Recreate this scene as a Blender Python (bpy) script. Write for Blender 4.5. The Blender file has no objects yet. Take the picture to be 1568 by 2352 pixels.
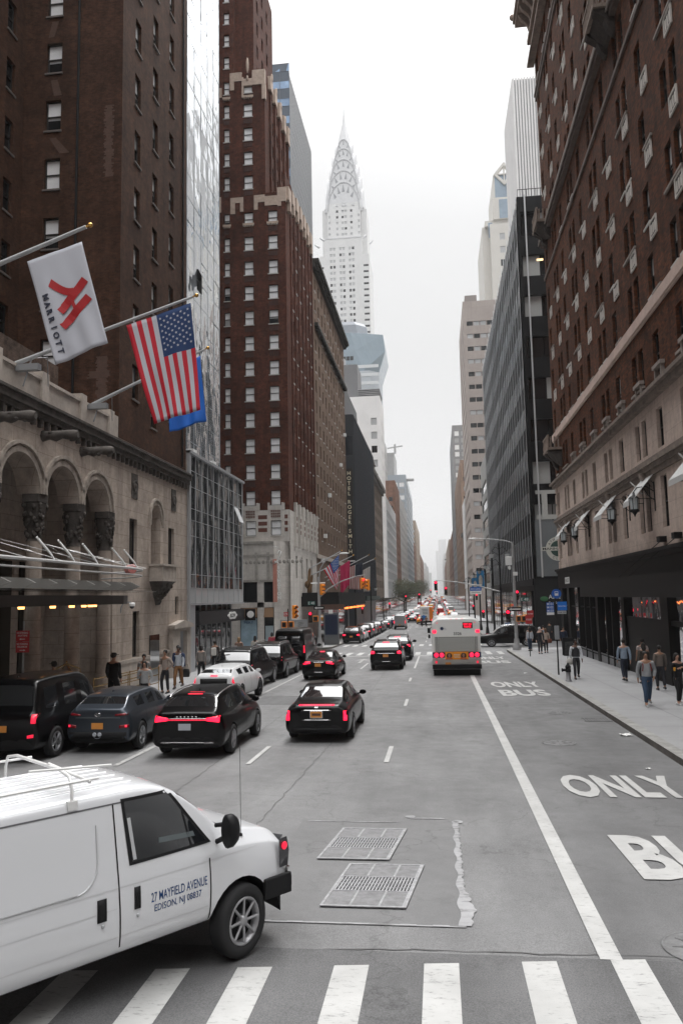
import bpy, bmesh, math, random
from mathutils import Matrix, Vector
from mathutils.bvhtree import BVHTree
R = math.radians
rnd = random.Random(7)
SC = bpy.context.scene
COL = SC.collection
PI = math.pi

cam = bpy.data.cameras.new('camera')
cam.sensor_fit = 'HORIZONTAL'; cam.sensor_width = 36.0
cam.lens = 36.0 * 1780.0 / 1568.0
cam.clip_end = 6000; cam.clip_start = 0.1
camo = bpy.data.objects.new('camera', cam); COL.objects.link(camo)
CX = Vector((0.992242, 0.122726, -0.019875)); CY = Vector((0.033103, -0.106706, 0.993739)); CZ = Vector((0.119837, -0.986687, -0.109941))
CY = CZ.cross(CX).normalized(); CX = CY.cross(CZ).normalized()
camo.matrix_world = Matrix(((CX.x, CY.x, CZ.x, 0), (CX.y, CY.y, CZ.y, 0), (CX.z, CY.z, CZ.z, 3.7), (0, 0, 0, 1)))
SC.camera = camo
SUN_EL, SUN_AZ = 62.0, 12.0
world = bpy.data.worlds.new('World'); SC.world = world; world.use_nodes = True
nt = world.node_tree; nt.nodes.clear()
sky = nt.nodes.new('ShaderNodeTexSky'); sky.sky_type = 'NISHITA'; sky.sun_disc = False
sky.sun_elevation = R(SUN_EL); sky.sun_rotation = R(SUN_AZ); sky.dust_density = 4.0; sky.air_density = 1.0
hs = nt.nodes.new('ShaderNodeHueSaturation'); hs.inputs['Saturation'].default_value = 0.05; hs.inputs['Value'].default_value = 1.0
nt.links.new(sky.outputs[0], hs.inputs['Color'])
bg1 = nt.nodes.new('ShaderNodeBackground'); bg1.inputs['Strength'].default_value = 0.05
nt.links.new(hs.outputs[0], bg1.inputs['Color'])
# cloud deck of an overcast day: paler towards the zenith
tc = nt.nodes.new('ShaderNodeTexCoord'); sp = nt.nodes.new('ShaderNodeSeparateXYZ'); nt.links.new(tc.outputs['Generated'], sp.inputs[0])
dv = nt.nodes.new('ShaderNodeVectorMath'); dv.operation = 'DOT_PRODUCT'; dv.inputs[1].default_value = (0.10, 0.0, 1.0)
nt.links.new(tc.outputs['Generated'], dv.inputs[0])
rp = nt.nodes.new('ShaderNodeValToRGB'); nt.links.new(dv.outputs['Value'], rp.inputs[0])
el = rp.color_ramp.elements
el[0].position = 0.0; el[0].color = (.084, .084, .086, 1)
el[1].position = 1.0; el[1].color = (1, 1, 1, 1)
for p, v in ((.30, .087), (.45, .10), (.60, .15), (.76, .66)):
    e = el.new(p); e.color = (v, v, v * 1.005, 1)
bg2 = nt.nodes.new('ShaderNodeBackground'); bg2.inputs['Strength'].default_value = 5.0
nt.links.new(rp.outputs[0], bg2.inputs['Color'])
ad = nt.nodes.new('ShaderNodeAddShader'); nt.links.new(bg1.outputs[0], ad.inputs[0]); nt.links.new(bg2.outputs[0], ad.inputs[1])
wo = nt.nodes.new('ShaderNodeOutputWorld'); nt.links.new(ad.outputs[0], wo.inputs[0])
sl = bpy.data.lights.new('sun', 'SUN'); sl.energy = 1.5; sl.angle = R(25); sl.color = (1, .97, .93)
so = bpy.data.objects.new('sun', sl); COL.objects.link(so)
a = R(SUN_AZ); dirv = Vector((math.sin(a) * math.cos(R(SUN_EL)), math.cos(a) * math.cos(R(SUN_EL)), math.sin(R(SUN_EL))))
so.rotation_euler = dirv.to_track_quat('Z', 'Y').to_euler(); so.location = (0, 0, 200)
SC.view_settings.view_transform = 'Standard'; SC.view_settings.look = 'None'; SC.view_settings.gamma = 1; SC.view_settings.exposure = 0.0
SC.render.engine = 'CYCLES'
SC.cycles.max_bounces = 6; SC.cycles.diffuse_bounces = 3; SC.cycles.glossy_bounces = 3; SC.cycles.transmission_bounces = 4; SC.cycles.volume_bounces = 1

def gz(y):
    pts = [(-300, 4.2), (0, 0), (110, -1.54), (200, -2), (300, -2), (900, 2.8), (3200, 2.8)]
    for (a, b), (c, d) in zip(pts, pts[1:]):
        if y <= c: return b + (d - b) * (y - a) / (c - a)
    return pts[-1][1]

def tag(o, label=None, cat=None, group=None, kind=None):
    if label: o['label'] = label
    if cat: o['category'] = cat
    if group: o['group'] = group
    if kind: o['kind'] = kind
    return o

def empty(name, loc=(0, 0, 0), rz=0, parent=None):
    o = bpy.data.objects.new(name, None); COL.objects.link(o); o.empty_display_size = .3
    o.location = loc; o.rotation_euler = (0, 0, rz)
    if parent: o.parent = parent
    return o

def thing(name, loc, label, cat, group=None, rz=0):
    return tag(empty(name, loc, rz), label, cat, group)

class MB:
    """collects shapes into one mesh"""
    def __init__(s, off=(0, 0, 0)):
        s.v = []; s.f = []; s.m = []; s.M = None; s.off = Vector(off); s.mi = 0; s.sm = []
    def add(s, vs, fs, mi=None, smooth=False):
        b = len(s.v)
        for p in vs:
            p = Vector(p)
            if s.M: p = s.M @ p
            s.v.append(p - s.off)
        for f in fs:
            s.f.append([b + i for i in f]); s.m.append(s.mi if mi is None else mi); s.sm.append(smooth)
        return s
    def box(s, x0, x1, y0, y1, z0, z1, mi=None):
        return s.add([(x0, y0, z0), (x1, y0, z0), (x1, y1, z0), (x0, y1, z0), (x0, y0, z1), (x1, y0, z1), (x1, y1, z1), (x0, y1, z1)],
            [(0, 3, 2, 1), (4, 5, 6, 7), (0, 1, 5, 4), (1, 2, 6, 5), (2, 3, 7, 6), (3, 0, 4, 7)], mi)
    def cbox(s, c, d, mi=None):
        return s.box(c[0] - d[0] / 2, c[0] + d[0] / 2, c[1] - d[1] / 2, c[1] + d[1] / 2, c[2] - d[2] / 2, c[2] + d[2] / 2, mi)
    def quad(s, a, b, c, d, mi=None): return s.add([a, b, c, d], [(0, 1, 2, 3)], mi)
    def loft(s, rings, mi=None, caps=True, closed=True, smooth=True):
        n = len(rings[0]); vs = [p for r in rings for p in r]; fs = []
        for i in range(len(rings) - 1):
            for j in range(n if closed else n - 1):
                k = (j + 1) % n
                fs.append((i * n + j, i * n + k, (i + 1) * n + k, (i + 1) * n + j))
        s.add(vs, fs, mi, smooth)
        if caps:
            s.add(rings[0], [tuple(range(n))[::-1]], mi); s.add(rings[-1], [tuple(range(n))], mi)
        return s
    def tube(s, pts, r, n=8, mi=None, caps=True):
        pts = [Vector(p) for p in pts]; rr = r if isinstance(r, (list, tuple)) else [r] * len(pts)
        rings = []; up = None
        for i, p in enumerate(pts):
            d = (pts[min(i + 1, len(pts) - 1)] - pts[max(i - 1, 0)]).normalized()
            if up is None:
                up = Vector((0, 0, 1)) if abs(d.z) < .9 else Vector((1, 0, 0))
            x = d.cross(up).normalized(); y = x.cross(d).normalized(); up = y
            rings.append([p + x * math.cos(2 * PI * k / n) * rr[i] + y * math.sin(2 * PI * k / n) * rr[i] for k in range(n)])
        return s.loft(rings, mi, caps)
    def lathe(s, prof, c=(0, 0, 0), n=16, mi=None, caps=True):
        return s.loft([[(c[0] + r * math.cos(2 * PI * k / n), c[1] + r * math.sin(2 * PI * k / n), c[2] + z) for k in range(n)] for r, z in prof], mi, caps)
    def disc(s, c, axis, r, n=16, th=.02, mi=None):
        a = Vector(axis).normalized(); c = Vector(c)
        return s.tube([c - a * th / 2, c + a * th / 2], r, n, mi)
    def prism(s, poly, a0, a1, axis='y', mi=None):
        def P(p, a):
            if axis == 'y': return (p[0], a, p[1])
            if axis == 'x': return (a, p[0], p[1])
            return (p[0], p[1], a)
        n = len(poly)
        return s.add([P(p, a0) for p in poly] + [P(p, a1) for p in poly],
            [tuple(range(n)), tuple(range(2 * n - 1, n - 1, -1))] + [(i, (i + 1) % n, n + (i + 1) % n, n + i)[::-1] for i in range(n)], mi)
    def ell(s, c, r, n=12, m=8, mi=None):
        rings = []
        for i in range(m + 1):
            t = -PI / 2 + PI * i / m
            rings.append([(c[0] + r[0] * math.cos(t) * math.cos(2 * PI * k / n), c[1] + r[1] * math.cos(t) * math.sin(2 * PI * k / n), c[2] + r[2] * math.sin(t)) for k in range(n)])
        return s.loft(rings, mi, False)
    def mesh(s, name, mats):
        me = bpy.data.meshes.new(name)
        me.from_pydata([tuple(p) for p in s.v], [], s.f)
        for m in (mats if isinstance(mats, (list, tuple)) else [mats]): me.materials.append(m)
        me.polygons.foreach_set('material_index', s.m)
        me.polygons.foreach_set('use_smooth', s.sm)
        bm = bmesh.new(); bm.from_mesh(me); bmesh.ops.recalc_face_normals(bm, faces=bm.faces)
        bm.to_mesh(me); bm.free(); me.update()
        return me
    def build(s, name, mats, parent=None, loc=(0, 0, 0), bevel=0, seg=2):
        o = bpy.data.objects.new(name, s.mesh(name, mats)); COL.objects.link(o)
        o.location = loc
        if parent: o.parent = parent
        if bevel:
            b = o.modifiers.new('bevel', 'BEVEL'); b.width = bevel; b.segments = seg; b.limit_method = 'ANGLE'; b.angle_limit = R(40)
        return o

def copy_tree(o, parent=None):
    c = o.copy(); COL.objects.link(c)
    if parent: c.parent = parent
    for ch in o.children: copy_tree(ch, c)
    return c

FONT = {}
def text_obj(txt, name, mat, parent=None, size=1.0, width=None, height=None, M=None, extrude=.004, offset=0, align='CENTER', spacing=1.0, shear=0):
    """text as a thin mesh lying in local xy, x right, y up; M places it"""
    cu = bpy.data.curves.new(name, 'FONT'); cu.body = txt; cu.size = size; cu.extrude = extrude; cu.offset = offset
    cu.align_x = align; cu.align_y = 'CENTER'; cu.space_character = spacing; cu.shear = shear; cu.resolution_u = 3
    t = bpy.data.objects.new(name, cu); COL.objects.link(t)
    dg = bpy.context.evaluated_depsgraph_get()
    me = bpy.data.meshes.new_from_object(t.evaluated_get(dg))
    bpy.data.objects.remove(t); bpy.data.curves.remove(cu)
    xs = [v.co.x for v in me.vertices]; ys = [v.co.y for v in me.vertices]
    sx = (width / (max(xs) - min(xs))) if width else 1; sy = (height / (max(ys) - min(ys))) if height else sx
    if not width: sx = sy if height else 1
    cx = (max(xs) + min(xs)) / 2; cy = (max(ys) + min(ys)) / 2
    for v in me.vertices:
        v.co.x = (v.co.x - cx) * sx; v.co.y = (v.co.y - cy) * sy
        if M: v.co = M @ v.co
    me.materials.clear(); me.materials.append(mat)
    o = bpy.data.objects.new(name, me); COL.objects.link(o)
    if parent: o.parent = parent
    return o
def frame_M(o, x, y):
    """matrix whose local x,y map to world vectors x,y at origin o"""
    x = Vector(x).normalized(); y = Vector(y).normalized(); z = x.cross(y)
    return Matrix(((x.x, y.x, z.x, o[0]), (x.y, y.y, z.y, o[1]), (x.z, y.z, z.z, o[2]), (0, 0, 0, 1)))

MATS = {}
def _bsdf(m):
    return m.node_tree.nodes['Principled BSDF']
def mat(name, col, rough=.6, metal=0, coat=0, spec=.5, emit=None, es=1, noise=0, nscale=3.0, bump=0, bscale=30, ior=None, dirt=0):
    if name in MATS: return MATS[name]
    m = bpy.data.materials.new(name); m.use_nodes = True; nt = m.node_tree; b = _bsdf(m)
    b.inputs['Base Color'].default_value = (*col, 1); b.inputs['Roughness'].default_value = rough; b.inputs['Metallic'].default_value = metal
    b.inputs['Coat Weight'].default_value = coat; b.inputs['Coat Roughness'].default_value = .03; b.inputs['Specular IOR Level'].default_value = spec
    if ior: b.inputs['IOR'].default_value = ior
    if emit: b.inputs['Emission Color'].default_value = (*emit, 1); b.inputs['Emission Strength'].default_value = es
    if noise or bump:
        geo = nt.nodes.new('ShaderNodeNewGeometry')
        n = nt.nodes.new('ShaderNodeTexNoise'); n.inputs['Scale'].default_value = nscale; n.inputs['Detail'].default_value = 6; n.inputs['Roughness'].default_value = .65
        nt.links.new(geo.outputs['Position'], n.inputs['Vector'])
        if noise:
            r = nt.nodes.new('ShaderNodeValToRGB'); r.color_ramp.elements[0].position = .3; r.color_ramp.elements[1].position = .7
            r.color_ramp.elements[0].color = (*[c * (1 - noise) for c in col], 1); r.color_ramp.elements[1].color = (*[min(1, c * (1 + noise)) for c in col], 1)
            nt.links.new(n.outputs['Fac'], r.inputs[0]); nt.links.new(r.outputs[0], b.inputs['Base Color'])
        if bump:
            n2 = nt.nodes.new('ShaderNodeTexNoise'); n2.inputs['Scale'].default_value = bscale; nt.links.new(geo.outputs['Position'], n2.inputs['Vector'])
            bp = nt.nodes.new('ShaderNodeBump'); bp.inputs['Strength'].default_value = bump; bp.inputs['Distance'].default_value = .02
            nt.links.new(n2.outputs['Fac'], bp.inputs['Height']); nt.links.new(bp.outputs[0], b.inputs['Normal'])
    MATS[name] = m; return m

def masonry(name, c1, c2, mortar, bw=.21, bh=.07, mw=.01, var=.35, stains=.3, vscale=.35, rough=.85, bump=.3):
    """brick or stone blocks mapped on upright walls of either direction"""
    if name in MATS: return MATS[name]
    m = bpy.data.materials.new(name); m.use_nodes = True; nt = m.node_tree; b = _bsdf(m); L = nt.links.new; N = nt.nodes.new
    geo = N('ShaderNodeNewGeometry'); s = N('ShaderNodeSeparateXYZ'); L(geo.outputs['Position'], s.inputs[0])
    ad = N('ShaderNodeMath'); L(s.outputs['X'], ad.inputs[0]); L(s.outputs['Y'], ad.inputs[1])
    cb = N('ShaderNodeCombineXYZ'); L(ad.outputs[0], cb.inputs['X']); L(s.outputs['Z'], cb.inputs['Y'])
    br = N('ShaderNodeTexBrick'); br.inputs['Scale'].default_value = 1; br.inputs['Brick Width'].default_value = bw; br.inputs['Row Height'].default_value = bh
    br.inputs['Mortar Size'].default_value = mw; br.inputs['Mortar Smooth'].default_value = .3
    br.inputs['Color1'].default_value = (*c1, 1); br.inputs['Color2'].default_value = (*c2, 1); br.inputs['Mortar'].default_value = (*mortar, 1)
    L(cb.outputs[0], br.inputs['Vector'])
    n1 = N('ShaderNodeTexNoise'); n1.inputs['Scale'].default_value = vscale; n1.inputs['Detail'].default_value = 7; n1.inputs['Roughness'].default_value = .7; L(geo.outputs['Position'], n1.inputs['Vector'])
    r1 = N('ShaderNodeMapRange'); r1.inputs['From Min'].default_value = .3; r1.inputs['From Max'].default_value = .7; r1.inputs['To Min'].default_value = 1 - var; r1.inputs['To Max'].default_value = 1 + var
    L(n1.outputs['Fac'], r1.inputs['Value'])
    # streaks that run down the wall
    mp = N('ShaderNodeMapping'); mp.inputs['Scale'].default_value = (1.6, 1.6, .12); L(geo.outputs['Position'], mp.inputs['Vector'])
    n2 = N('ShaderNodeTexNoise'); n2.inputs['Scale'].default_value = 1.0; n2.inputs['Detail'].default_value = 4; L(mp.outputs[0], n2.inputs['Vector'])
    r2 = N('ShaderNodeMapRange'); r2.inputs['From Min'].default_value = .48; r2.inputs['From Max'].default_value = .68; r2.inputs['To Min'].default_value = 1; r2.inputs['To Max'].default_value = 1 - stains
    L(n2.outputs['Fac'], r2.inputs['Value'])
    n3 = N('ShaderNodeTexNoise'); n3.inputs['Scale'].default_value = 2.6; n3.inputs['Detail'].default_value = 9; n3.inputs['Roughness'].default_value = .8; L(geo.outputs['Position'], n3.inputs['Vector'])
    r3 = N('ShaderNodeMapRange'); r3.inputs['From Min'].default_value = .36; r3.inputs['From Max'].default_value = .64; r3.inputs['To Min'].default_value = 1 - var * 1.3; r3.inputs['To Max'].default_value = 1 + var * 1.3; L(n3.outputs['Fac'], r3.inputs['Value'])
    m3 = N('ShaderNodeMath'); m3.operation = 'MULTIPLY'; L(r1.outputs[0], m3.inputs[0]); L(r3.outputs[0], m3.inputs[1])
    mu = N('ShaderNodeMath'); mu.operation = 'MULTIPLY'; L(m3.outputs[0], mu.inputs[0]); L(r2.outputs[0], mu.inputs[1])
    vm = N('ShaderNodeVectorMath'); vm.operation = 'SCALE'; L(br.outputs['Color'], vm.inputs[0]); L(mu.outputs[0], vm.inputs['Scale'])
    L(vm.outputs[0], b.inputs['Base Color']); b.inputs['Roughness'].default_value = rough; b.inputs['Specular IOR Level'].default_value = .12
    bp = N('ShaderNodeBump'); bp.inputs['Strength'].default_value = bump; bp.inputs['Distance'].default_value = .01; L(br.outputs['Fac'], bp.inputs['Height']); bp.invert = True
    L(bp.outputs[0], b.inputs['Normal'])
    MATS[name] = m; return m

def asphalt(name, col, patch=.18, speck=.38, wheel=True):
    m = bpy.data.materials.new(name); m.use_nodes = True; nt = m.node_tree; b = _bsdf(m); L = nt.links.new; N = nt.nodes.new
    geo = N('ShaderNodeNewGeometry')
    def noise(scale, detail=5, vec=None, rough=.6):
        n = N('ShaderNodeTexNoise'); n.inputs['Scale'].default_value = scale; n.inputs['Detail'].default_value = detail; n.inputs['Roughness'].default_value = rough
        L(vec or geo.outputs['Position'], n.inputs['Vector']); return n.outputs['Fac']
    def rng(x, a, b_, c, d):
        r = N('ShaderNodeMapRange'); r.inputs['From Min'].default_value = a; r.inputs['From Max'].default_value = b_; r.inputs['To Min'].default_value = c; r.inputs['To Max'].default_value = d
        L(x, r.inputs['Value']); return r.outputs[0]
    def mul(a, b_):
        q = N('ShaderNodeMath'); q.operation = 'MULTIPLY'; L(a, q.inputs[0]); L(b_, q.inputs[1]); return q.outputs[0]
    mp = N('ShaderNodeMapping'); mp.inputs['Scale'].default_value = (1, .16, 1); L(geo.outputs['Position'], mp.inputs['Vector'])
    f = mul(rng(noise(.35, 6), .3, .7, 1 - patch, 1 + patch), rng(noise(1.1, 5, mp.outputs[0]), .35, .7, 1 + patch * .6, 1 - patch * .8))
    f = mul(f, rng(noise(60, 3, None, .8), .3, .7, 1 - speck, 1 + speck))
    f = mul(f, rng(noise(9, 8, None, .8), .66, .70, 1, 1.35)); f = mul(f, rng(noise(.9, 9, None, .75), .56, .62, 1, .88))
    vo = N('ShaderNodeTexVoronoi'); vo.feature = 'DISTANCE_TO_EDGE'; vo.inputs['Scale'].default_value = .22
    wn = N('ShaderNodeTexNoise'); wn.inputs['Scale'].default_value = 1.5; wn.inputs['Detail'].default_value = 6; L(geo.outputs['Position'], wn.inputs['Vector'])
    va = N('ShaderNodeVectorMath'); va.operation = 'ADD'; L(geo.outputs['Position'], va.inputs[0])
    vs = N('ShaderNodeVectorMath'); vs.operation = 'SCALE'; vs.inputs['Scale'].default_value = 1.6; L(wn.outputs['Color'], vs.inputs[0]); L(vs.outputs[0], va.inputs[1])
    L(va.outputs[0], vo.inputs['Vector'])
    f = mul(f, rng(vo.outputs['Distance'], .0, .006, .72, 1))
    vm = N('ShaderNodeVectorMath'); vm.operation = 'SCALE'; vm.inputs[0].default_value = col; L(f, vm.inputs['Scale'])
    L(vm.outputs[0], b.inputs['Base Color'])
    rr = rng(noise(2.2, 4), .3, .7, .55, .8); L(rr, b.inputs['Roughness'])
    bp = N('ShaderNodeBump'); bp.inputs['Strength'].default_value = .35; bp.inputs['Distance'].default_value = .008; L(noise(90, 2), bp.inputs['Height']); L(bp.outputs[0], b.inputs['Normal'])
    MATS[name] = m; return m

def worn(name, col, under, amount=.5, scale=14, rough=.6):
    """road paint worn through to what lies under it"""
    m = bpy.data.materials.new(name); m.use_nodes = True; nt = m.node_tree; b = _bsdf(m); L = nt.links.new; N = nt.nodes.new
    geo = N('ShaderNodeNewGeometry'); n = N('ShaderNodeTexNoise'); n.inputs['Scale'].default_value = scale; n.inputs['Detail'].default_value = 8; n.inputs['Roughness'].default_value = .75
    mp = N('ShaderNodeMapping'); mp.inputs['Scale'].default_value = (.5, 1.6, 1); L(geo.outputs['Position'], mp.inputs['Vector']); L(mp.outputs[0], n.inputs['Vector'])
    r = N('ShaderNodeValToRGB'); r.color_ramp.elements[0].position = amount - .07; r.color_ramp.elements[1].position = amount + .05
    r.color_ramp.elements[0].color = (*under, 1); r.color_ramp.elements[1].color = (*col, 1); L(n.outputs['Fac'], r.inputs[0])
    n2 = N('ShaderNodeTexNoise'); n2.inputs['Scale'].default_value = 2.0; n2.inputs['Detail'].default_value = 5; L(geo.outputs['Position'], n2.inputs['Vector'])
    mr = N('ShaderNodeMapRange'); mr.inputs['From Min'].default_value = .3; mr.inputs['From Max'].default_value = .7; mr.inputs['To Min'].default_value = .85; mr.inputs['To Max'].default_value = 1.08; L(n2.outputs['Fac'], mr.inputs['Value'])
    vm = N('ShaderNodeVectorMath'); vm.operation = 'SCALE'; L(r.outputs[0], vm.inputs[0]); L(mr.outputs[0], vm.inputs['Scale'])
    L(vm.outputs[0], b.inputs['Base Color']); b.inputs['Roughness'].default_value = rough
    MATS[name] = m; return m

def wavyglass(name, col, rough=.04, strength=.15, scale=.35, metal=0.0, ior=1.6, stretch=(1, 1, .6)):
    """reflecting glazing whose panes are slightly out of true"""
    m = bpy.data.materials.new(name); m.use_nodes = True; nt = m.node_tree; b = _bsdf(m); L = nt.links.new; N = nt.nodes.new
    b.inputs['Base Color'].default_value = (*col, 1); b.inputs['Roughness'].default_value = rough; b.inputs['Metallic'].default_value = metal; b.inputs['IOR'].default_value = ior
    geo = N('ShaderNodeNewGeometry'); mp = N('ShaderNodeMapping'); mp.inputs['Scale'].default_value = stretch; L(geo.outputs['Position'], mp.inputs['Vector'])
    n = N('ShaderNodeTexNoise'); n.inputs['Scale'].default_value = scale; n.inputs['Detail'].default_value = 2; L(mp.outputs[0], n.inputs['Vector'])
    bp = N('ShaderNodeBump'); bp.inputs['Strength'].default_value = strength; bp.inputs['Distance'].default_value = 1.0; L(n.outputs['Fac'], bp.inputs['Height']); L(bp.outputs[0], b.inputs['Normal'])
    MATS[name] = m; return m

M_asph = asphalt('asphalt', (.185, .185, .187))
M_asph2 = asphalt('asphalt_patch', (.14, .14, .142))
M_walk = mat('sidewalk_concrete', (.31, .31, .315), .8, noise=.10, nscale=.6, bump=.15, bscale=60)
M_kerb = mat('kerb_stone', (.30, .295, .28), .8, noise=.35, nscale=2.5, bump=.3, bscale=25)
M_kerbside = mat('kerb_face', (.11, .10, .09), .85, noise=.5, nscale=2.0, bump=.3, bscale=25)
M_paint = worn('road_paint', (.50, .50, .49), (.22, .22, .22), .40)
M_paint_w = worn('road_paint_worn', (.46, .46, .45), (.2, .2, .2), .47)
M_black = mat('black_metal', (.008, .008, .009), .5, spec=.25)
M_dark = mat('dark_trim', (.013, .013, .014), .7, spec=.2)
M_void = mat('dark_interior', (.008, .008, .009), .9)
M_grey = mat('grey_metal', (.30, .31, .32), .45, .4)
M_steel = mat('brushed_steel', (.55, .56, .58), .3, .9)
M_white = mat('white_paint', (.78, .78, .77), .45)
M_glass = mat('window_glass', (.010, .012, .014), .06, spec=.6)
M_blind_sky = mat('window_blind_sky', (.84, .85, .86), .35, coat=.6, noise=.12, nscale=.8)  # pale panes: drawn blinds plus sky reflection put into the colour
M_blind_sky2 = mat('window_blind_sky_dim', (.40, .405, .41), .35, coat=.6, noise=.12, nscale=.8)  # dimmer blinds, also painted pale reflections on dark windows
M_blind_sky3 = mat('window_blind_sky_bright', (.88, .88, .88), .35, coat=.6)  # bright blinds, and painted slivers of reflected sky
M_frame = mat('window_frame_dark', (.016, .014, .013), .5)
M_sill = mat('window_sill_stone', (.50, .48, .45), .8)
M_red = mat('red_lamp', (.5, .01, .02), .3, emit=(1, .012, .05), es=2.6)
M_redl = mat('red_lamp_soft', (.45, .01, .02), .3, emit=(1, .02, .07), es=.9)
M_redd = mat('red_lens_dark', (.20, .006, .012), .15, coat=.5)
M_amber = mat('amber_housing', (.85, .27, .012), .45)
M_warm = mat('warm_lamp', (1, .6, .3), .4, emit=(1, .42, .12), es=5)
M_gold = mat('gold_leaf', (.65, .38, .10), .25, .9)
YB = [-300, 0, 30, 60, 110, 155, 200, 300, 450, 600, 750, 900, 1400, 3000]
def cuts(a, b, step=None):
    ys = [a] + [y for y in YB if a < y < b] + [b]
    return ys
def sheet(name, x0, x1, y0, y1, dz, m, parent=None):
    b = MB()
    ys = cuts(y0, y1)
    for p, q in zip(ys, ys[1:]): b.quad((x0, p, gz(p) + dz), (x1, p, gz(p) + dz), (x1, q, gz(q) + dz), (x0, q, gz(q) + dz))
    return b.build(name, m, parent)
g = sheet('ground', -1500, 1500, -130, 3000, -.02, M_asph2); tag(g, kind='structure')
rd = sheet('road', -10.0, 5.4, -130, 1400, -.012, M_asph); tag(rd, kind='structure')
def cross(y0, y1, label):
    o = sheet('cross_street', -300, 300, y0, y1, -.004, M_asph); tag(o, kind='structure')
KERB_R, KERB_L = 5.4, -10.0
# blocks: pavement slabs with kerbs. (y0, y1) of each block on each side
def pavement(x0, x1, y0, y1, kerb_x, corner=2.5):
    """raised slab between building line and kerb, rounded at the corners, kerb stone as its own strip"""
    s = 1 if kerb_x > x0 + .01 and kerb_x >= x1 - .01 else -1   # kerb is on the x1 side (left pavement) when s=1
    xi = x0 if s == 1 else x1
    def outline(off):
        pts = []; r = corner - off
        ys = [y for y in YB if y0 + corner < y < y1 - corner]
        kx = kerb_x - s * off
        for k in range(7):
            t = PI / 2 * k / 6; pts.append((kerb_x - s * corner + s * r * math.sin(t), y0 + corner - r * math.cos(t)))
        for y in ys: pts.append((kx, y))
        for k in range(7):
            t = PI / 2 * k / 6; pts.append((kerb_x - s * corner + s * r * math.cos(t), y1 - corner + r * math.sin(t)))
        return [(xi, y0 + off)] + pts + [(xi, y1 - off)]
    o1 = outline(0); o2 = outline(.32)
    b = MB(); n = len(o2)
    H = .15
    for i in range(n - 1):
        (x, y), (u, v) = o2[i], o2[i + 1]
        if abs(v - y) < 1e-6: continue
        b.quad((xi, y, gz(y) + H), (x, y, gz(y) + H), (u, v, gz(v) + H), (xi, v, gz(v) + H))
    pv = b.build('pavement', M_walk); tag(pv, kind='structure')
    k = MB()
    for i in range(n - 1):
        (x, y), (u, v) = o1[i], o1[i + 1]; (a, c), (d, e) = o2[i], o2[i + 1]
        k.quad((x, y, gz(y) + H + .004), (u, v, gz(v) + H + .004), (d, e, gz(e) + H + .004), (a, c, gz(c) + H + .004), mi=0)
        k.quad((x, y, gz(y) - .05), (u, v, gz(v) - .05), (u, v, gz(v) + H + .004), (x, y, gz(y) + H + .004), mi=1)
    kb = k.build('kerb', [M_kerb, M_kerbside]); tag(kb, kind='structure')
    # joints of the flags
    j = MB(); W = abs(kerb_x - xi) - .4; xa, xb = (xi, kerb_x - .32) if s == 1 else (kerb_x + .32, xi)
    y = y0 + 3
    while y < min(y1 - 3, 130):
        j.quad((xa, y, gz(y) + H + .003), (xb, y, gz(y) + H + .003), (xb, y + .02, gz(y) + H + .003), (xa, y + .02, gz(y) + H + .003)); y += 1.9
    if y0 < 100:
        for x in (xa + (xb - xa) * .33, xa + (xb - xa) * .66):
            ys = cuts(y0 + 3, min(y1 - 3, 130))
            for p, q in zip(ys, ys[1:]): j.quad((x, p, gz(p) + H + .0035), (x + .02, p, gz(p) + H + .0035), (x + .02, q, gz(q) + H + .0035), (x, q, gz(q) + H + .0035))
        jo = j.build('pavement_joints', mat('joint_dark', (.17, .17, .17), .9)); jo.parent = pv
cuts_L = [(9.5, 61.0), (71.0, 136), (156, 213), (231, 300), (318, 380), (398, 462), (480, 560), (578, 660), (678, 760), (778, 860), (878, 1400)]
cuts_R = [(9.5, 67.5), (80.0, 146), (164, 222), (240, 300), (318, 380), (398, 462), (480, 560), (578, 660), (678, 760), (778, 860), (878, 1400)]
pavement(-14.9, -11.9, 9.5, 27.0, -11.9, 1.0)
for a_, b_ in [(25.6, 61.0)] + cuts_L[1:]: pavement(-14.9, -10.0, a_, b_, -10.0)
tag(sheet('lay_by', -12.2, -10.0, -8, 28.5, -.012, M_asph), kind='structure')
for a_, b_ in cuts_R: pavement(5.4, 10.4, a_, b_, 5.4)
# strip of paving under the near corners, behind the building line
pv = sheet('pavement', -60, -14.9, 9.5, 61, .145, M_walk); tag(pv, kind='structure')
pv = sheet('pavement', 10.4, 60, 9.5, 67.5, .145, M_walk); tag(pv, kind='structure')

def mark(name, quads, m=M_paint, dz=.004):
    b = MB()
    for (x0, x1, y0, y1) in quads:
        ys = cuts(y0, y1)
        for p, q in zip(ys, ys[1:]): b.quad((x0, p, gz(p) + dz), (x1, p, gz(p) + dz), (x1, q, gz(q) + dz), (x0, q, gz(q) + dz))
    return tag(b.build(name, m), kind='structure')

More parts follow.
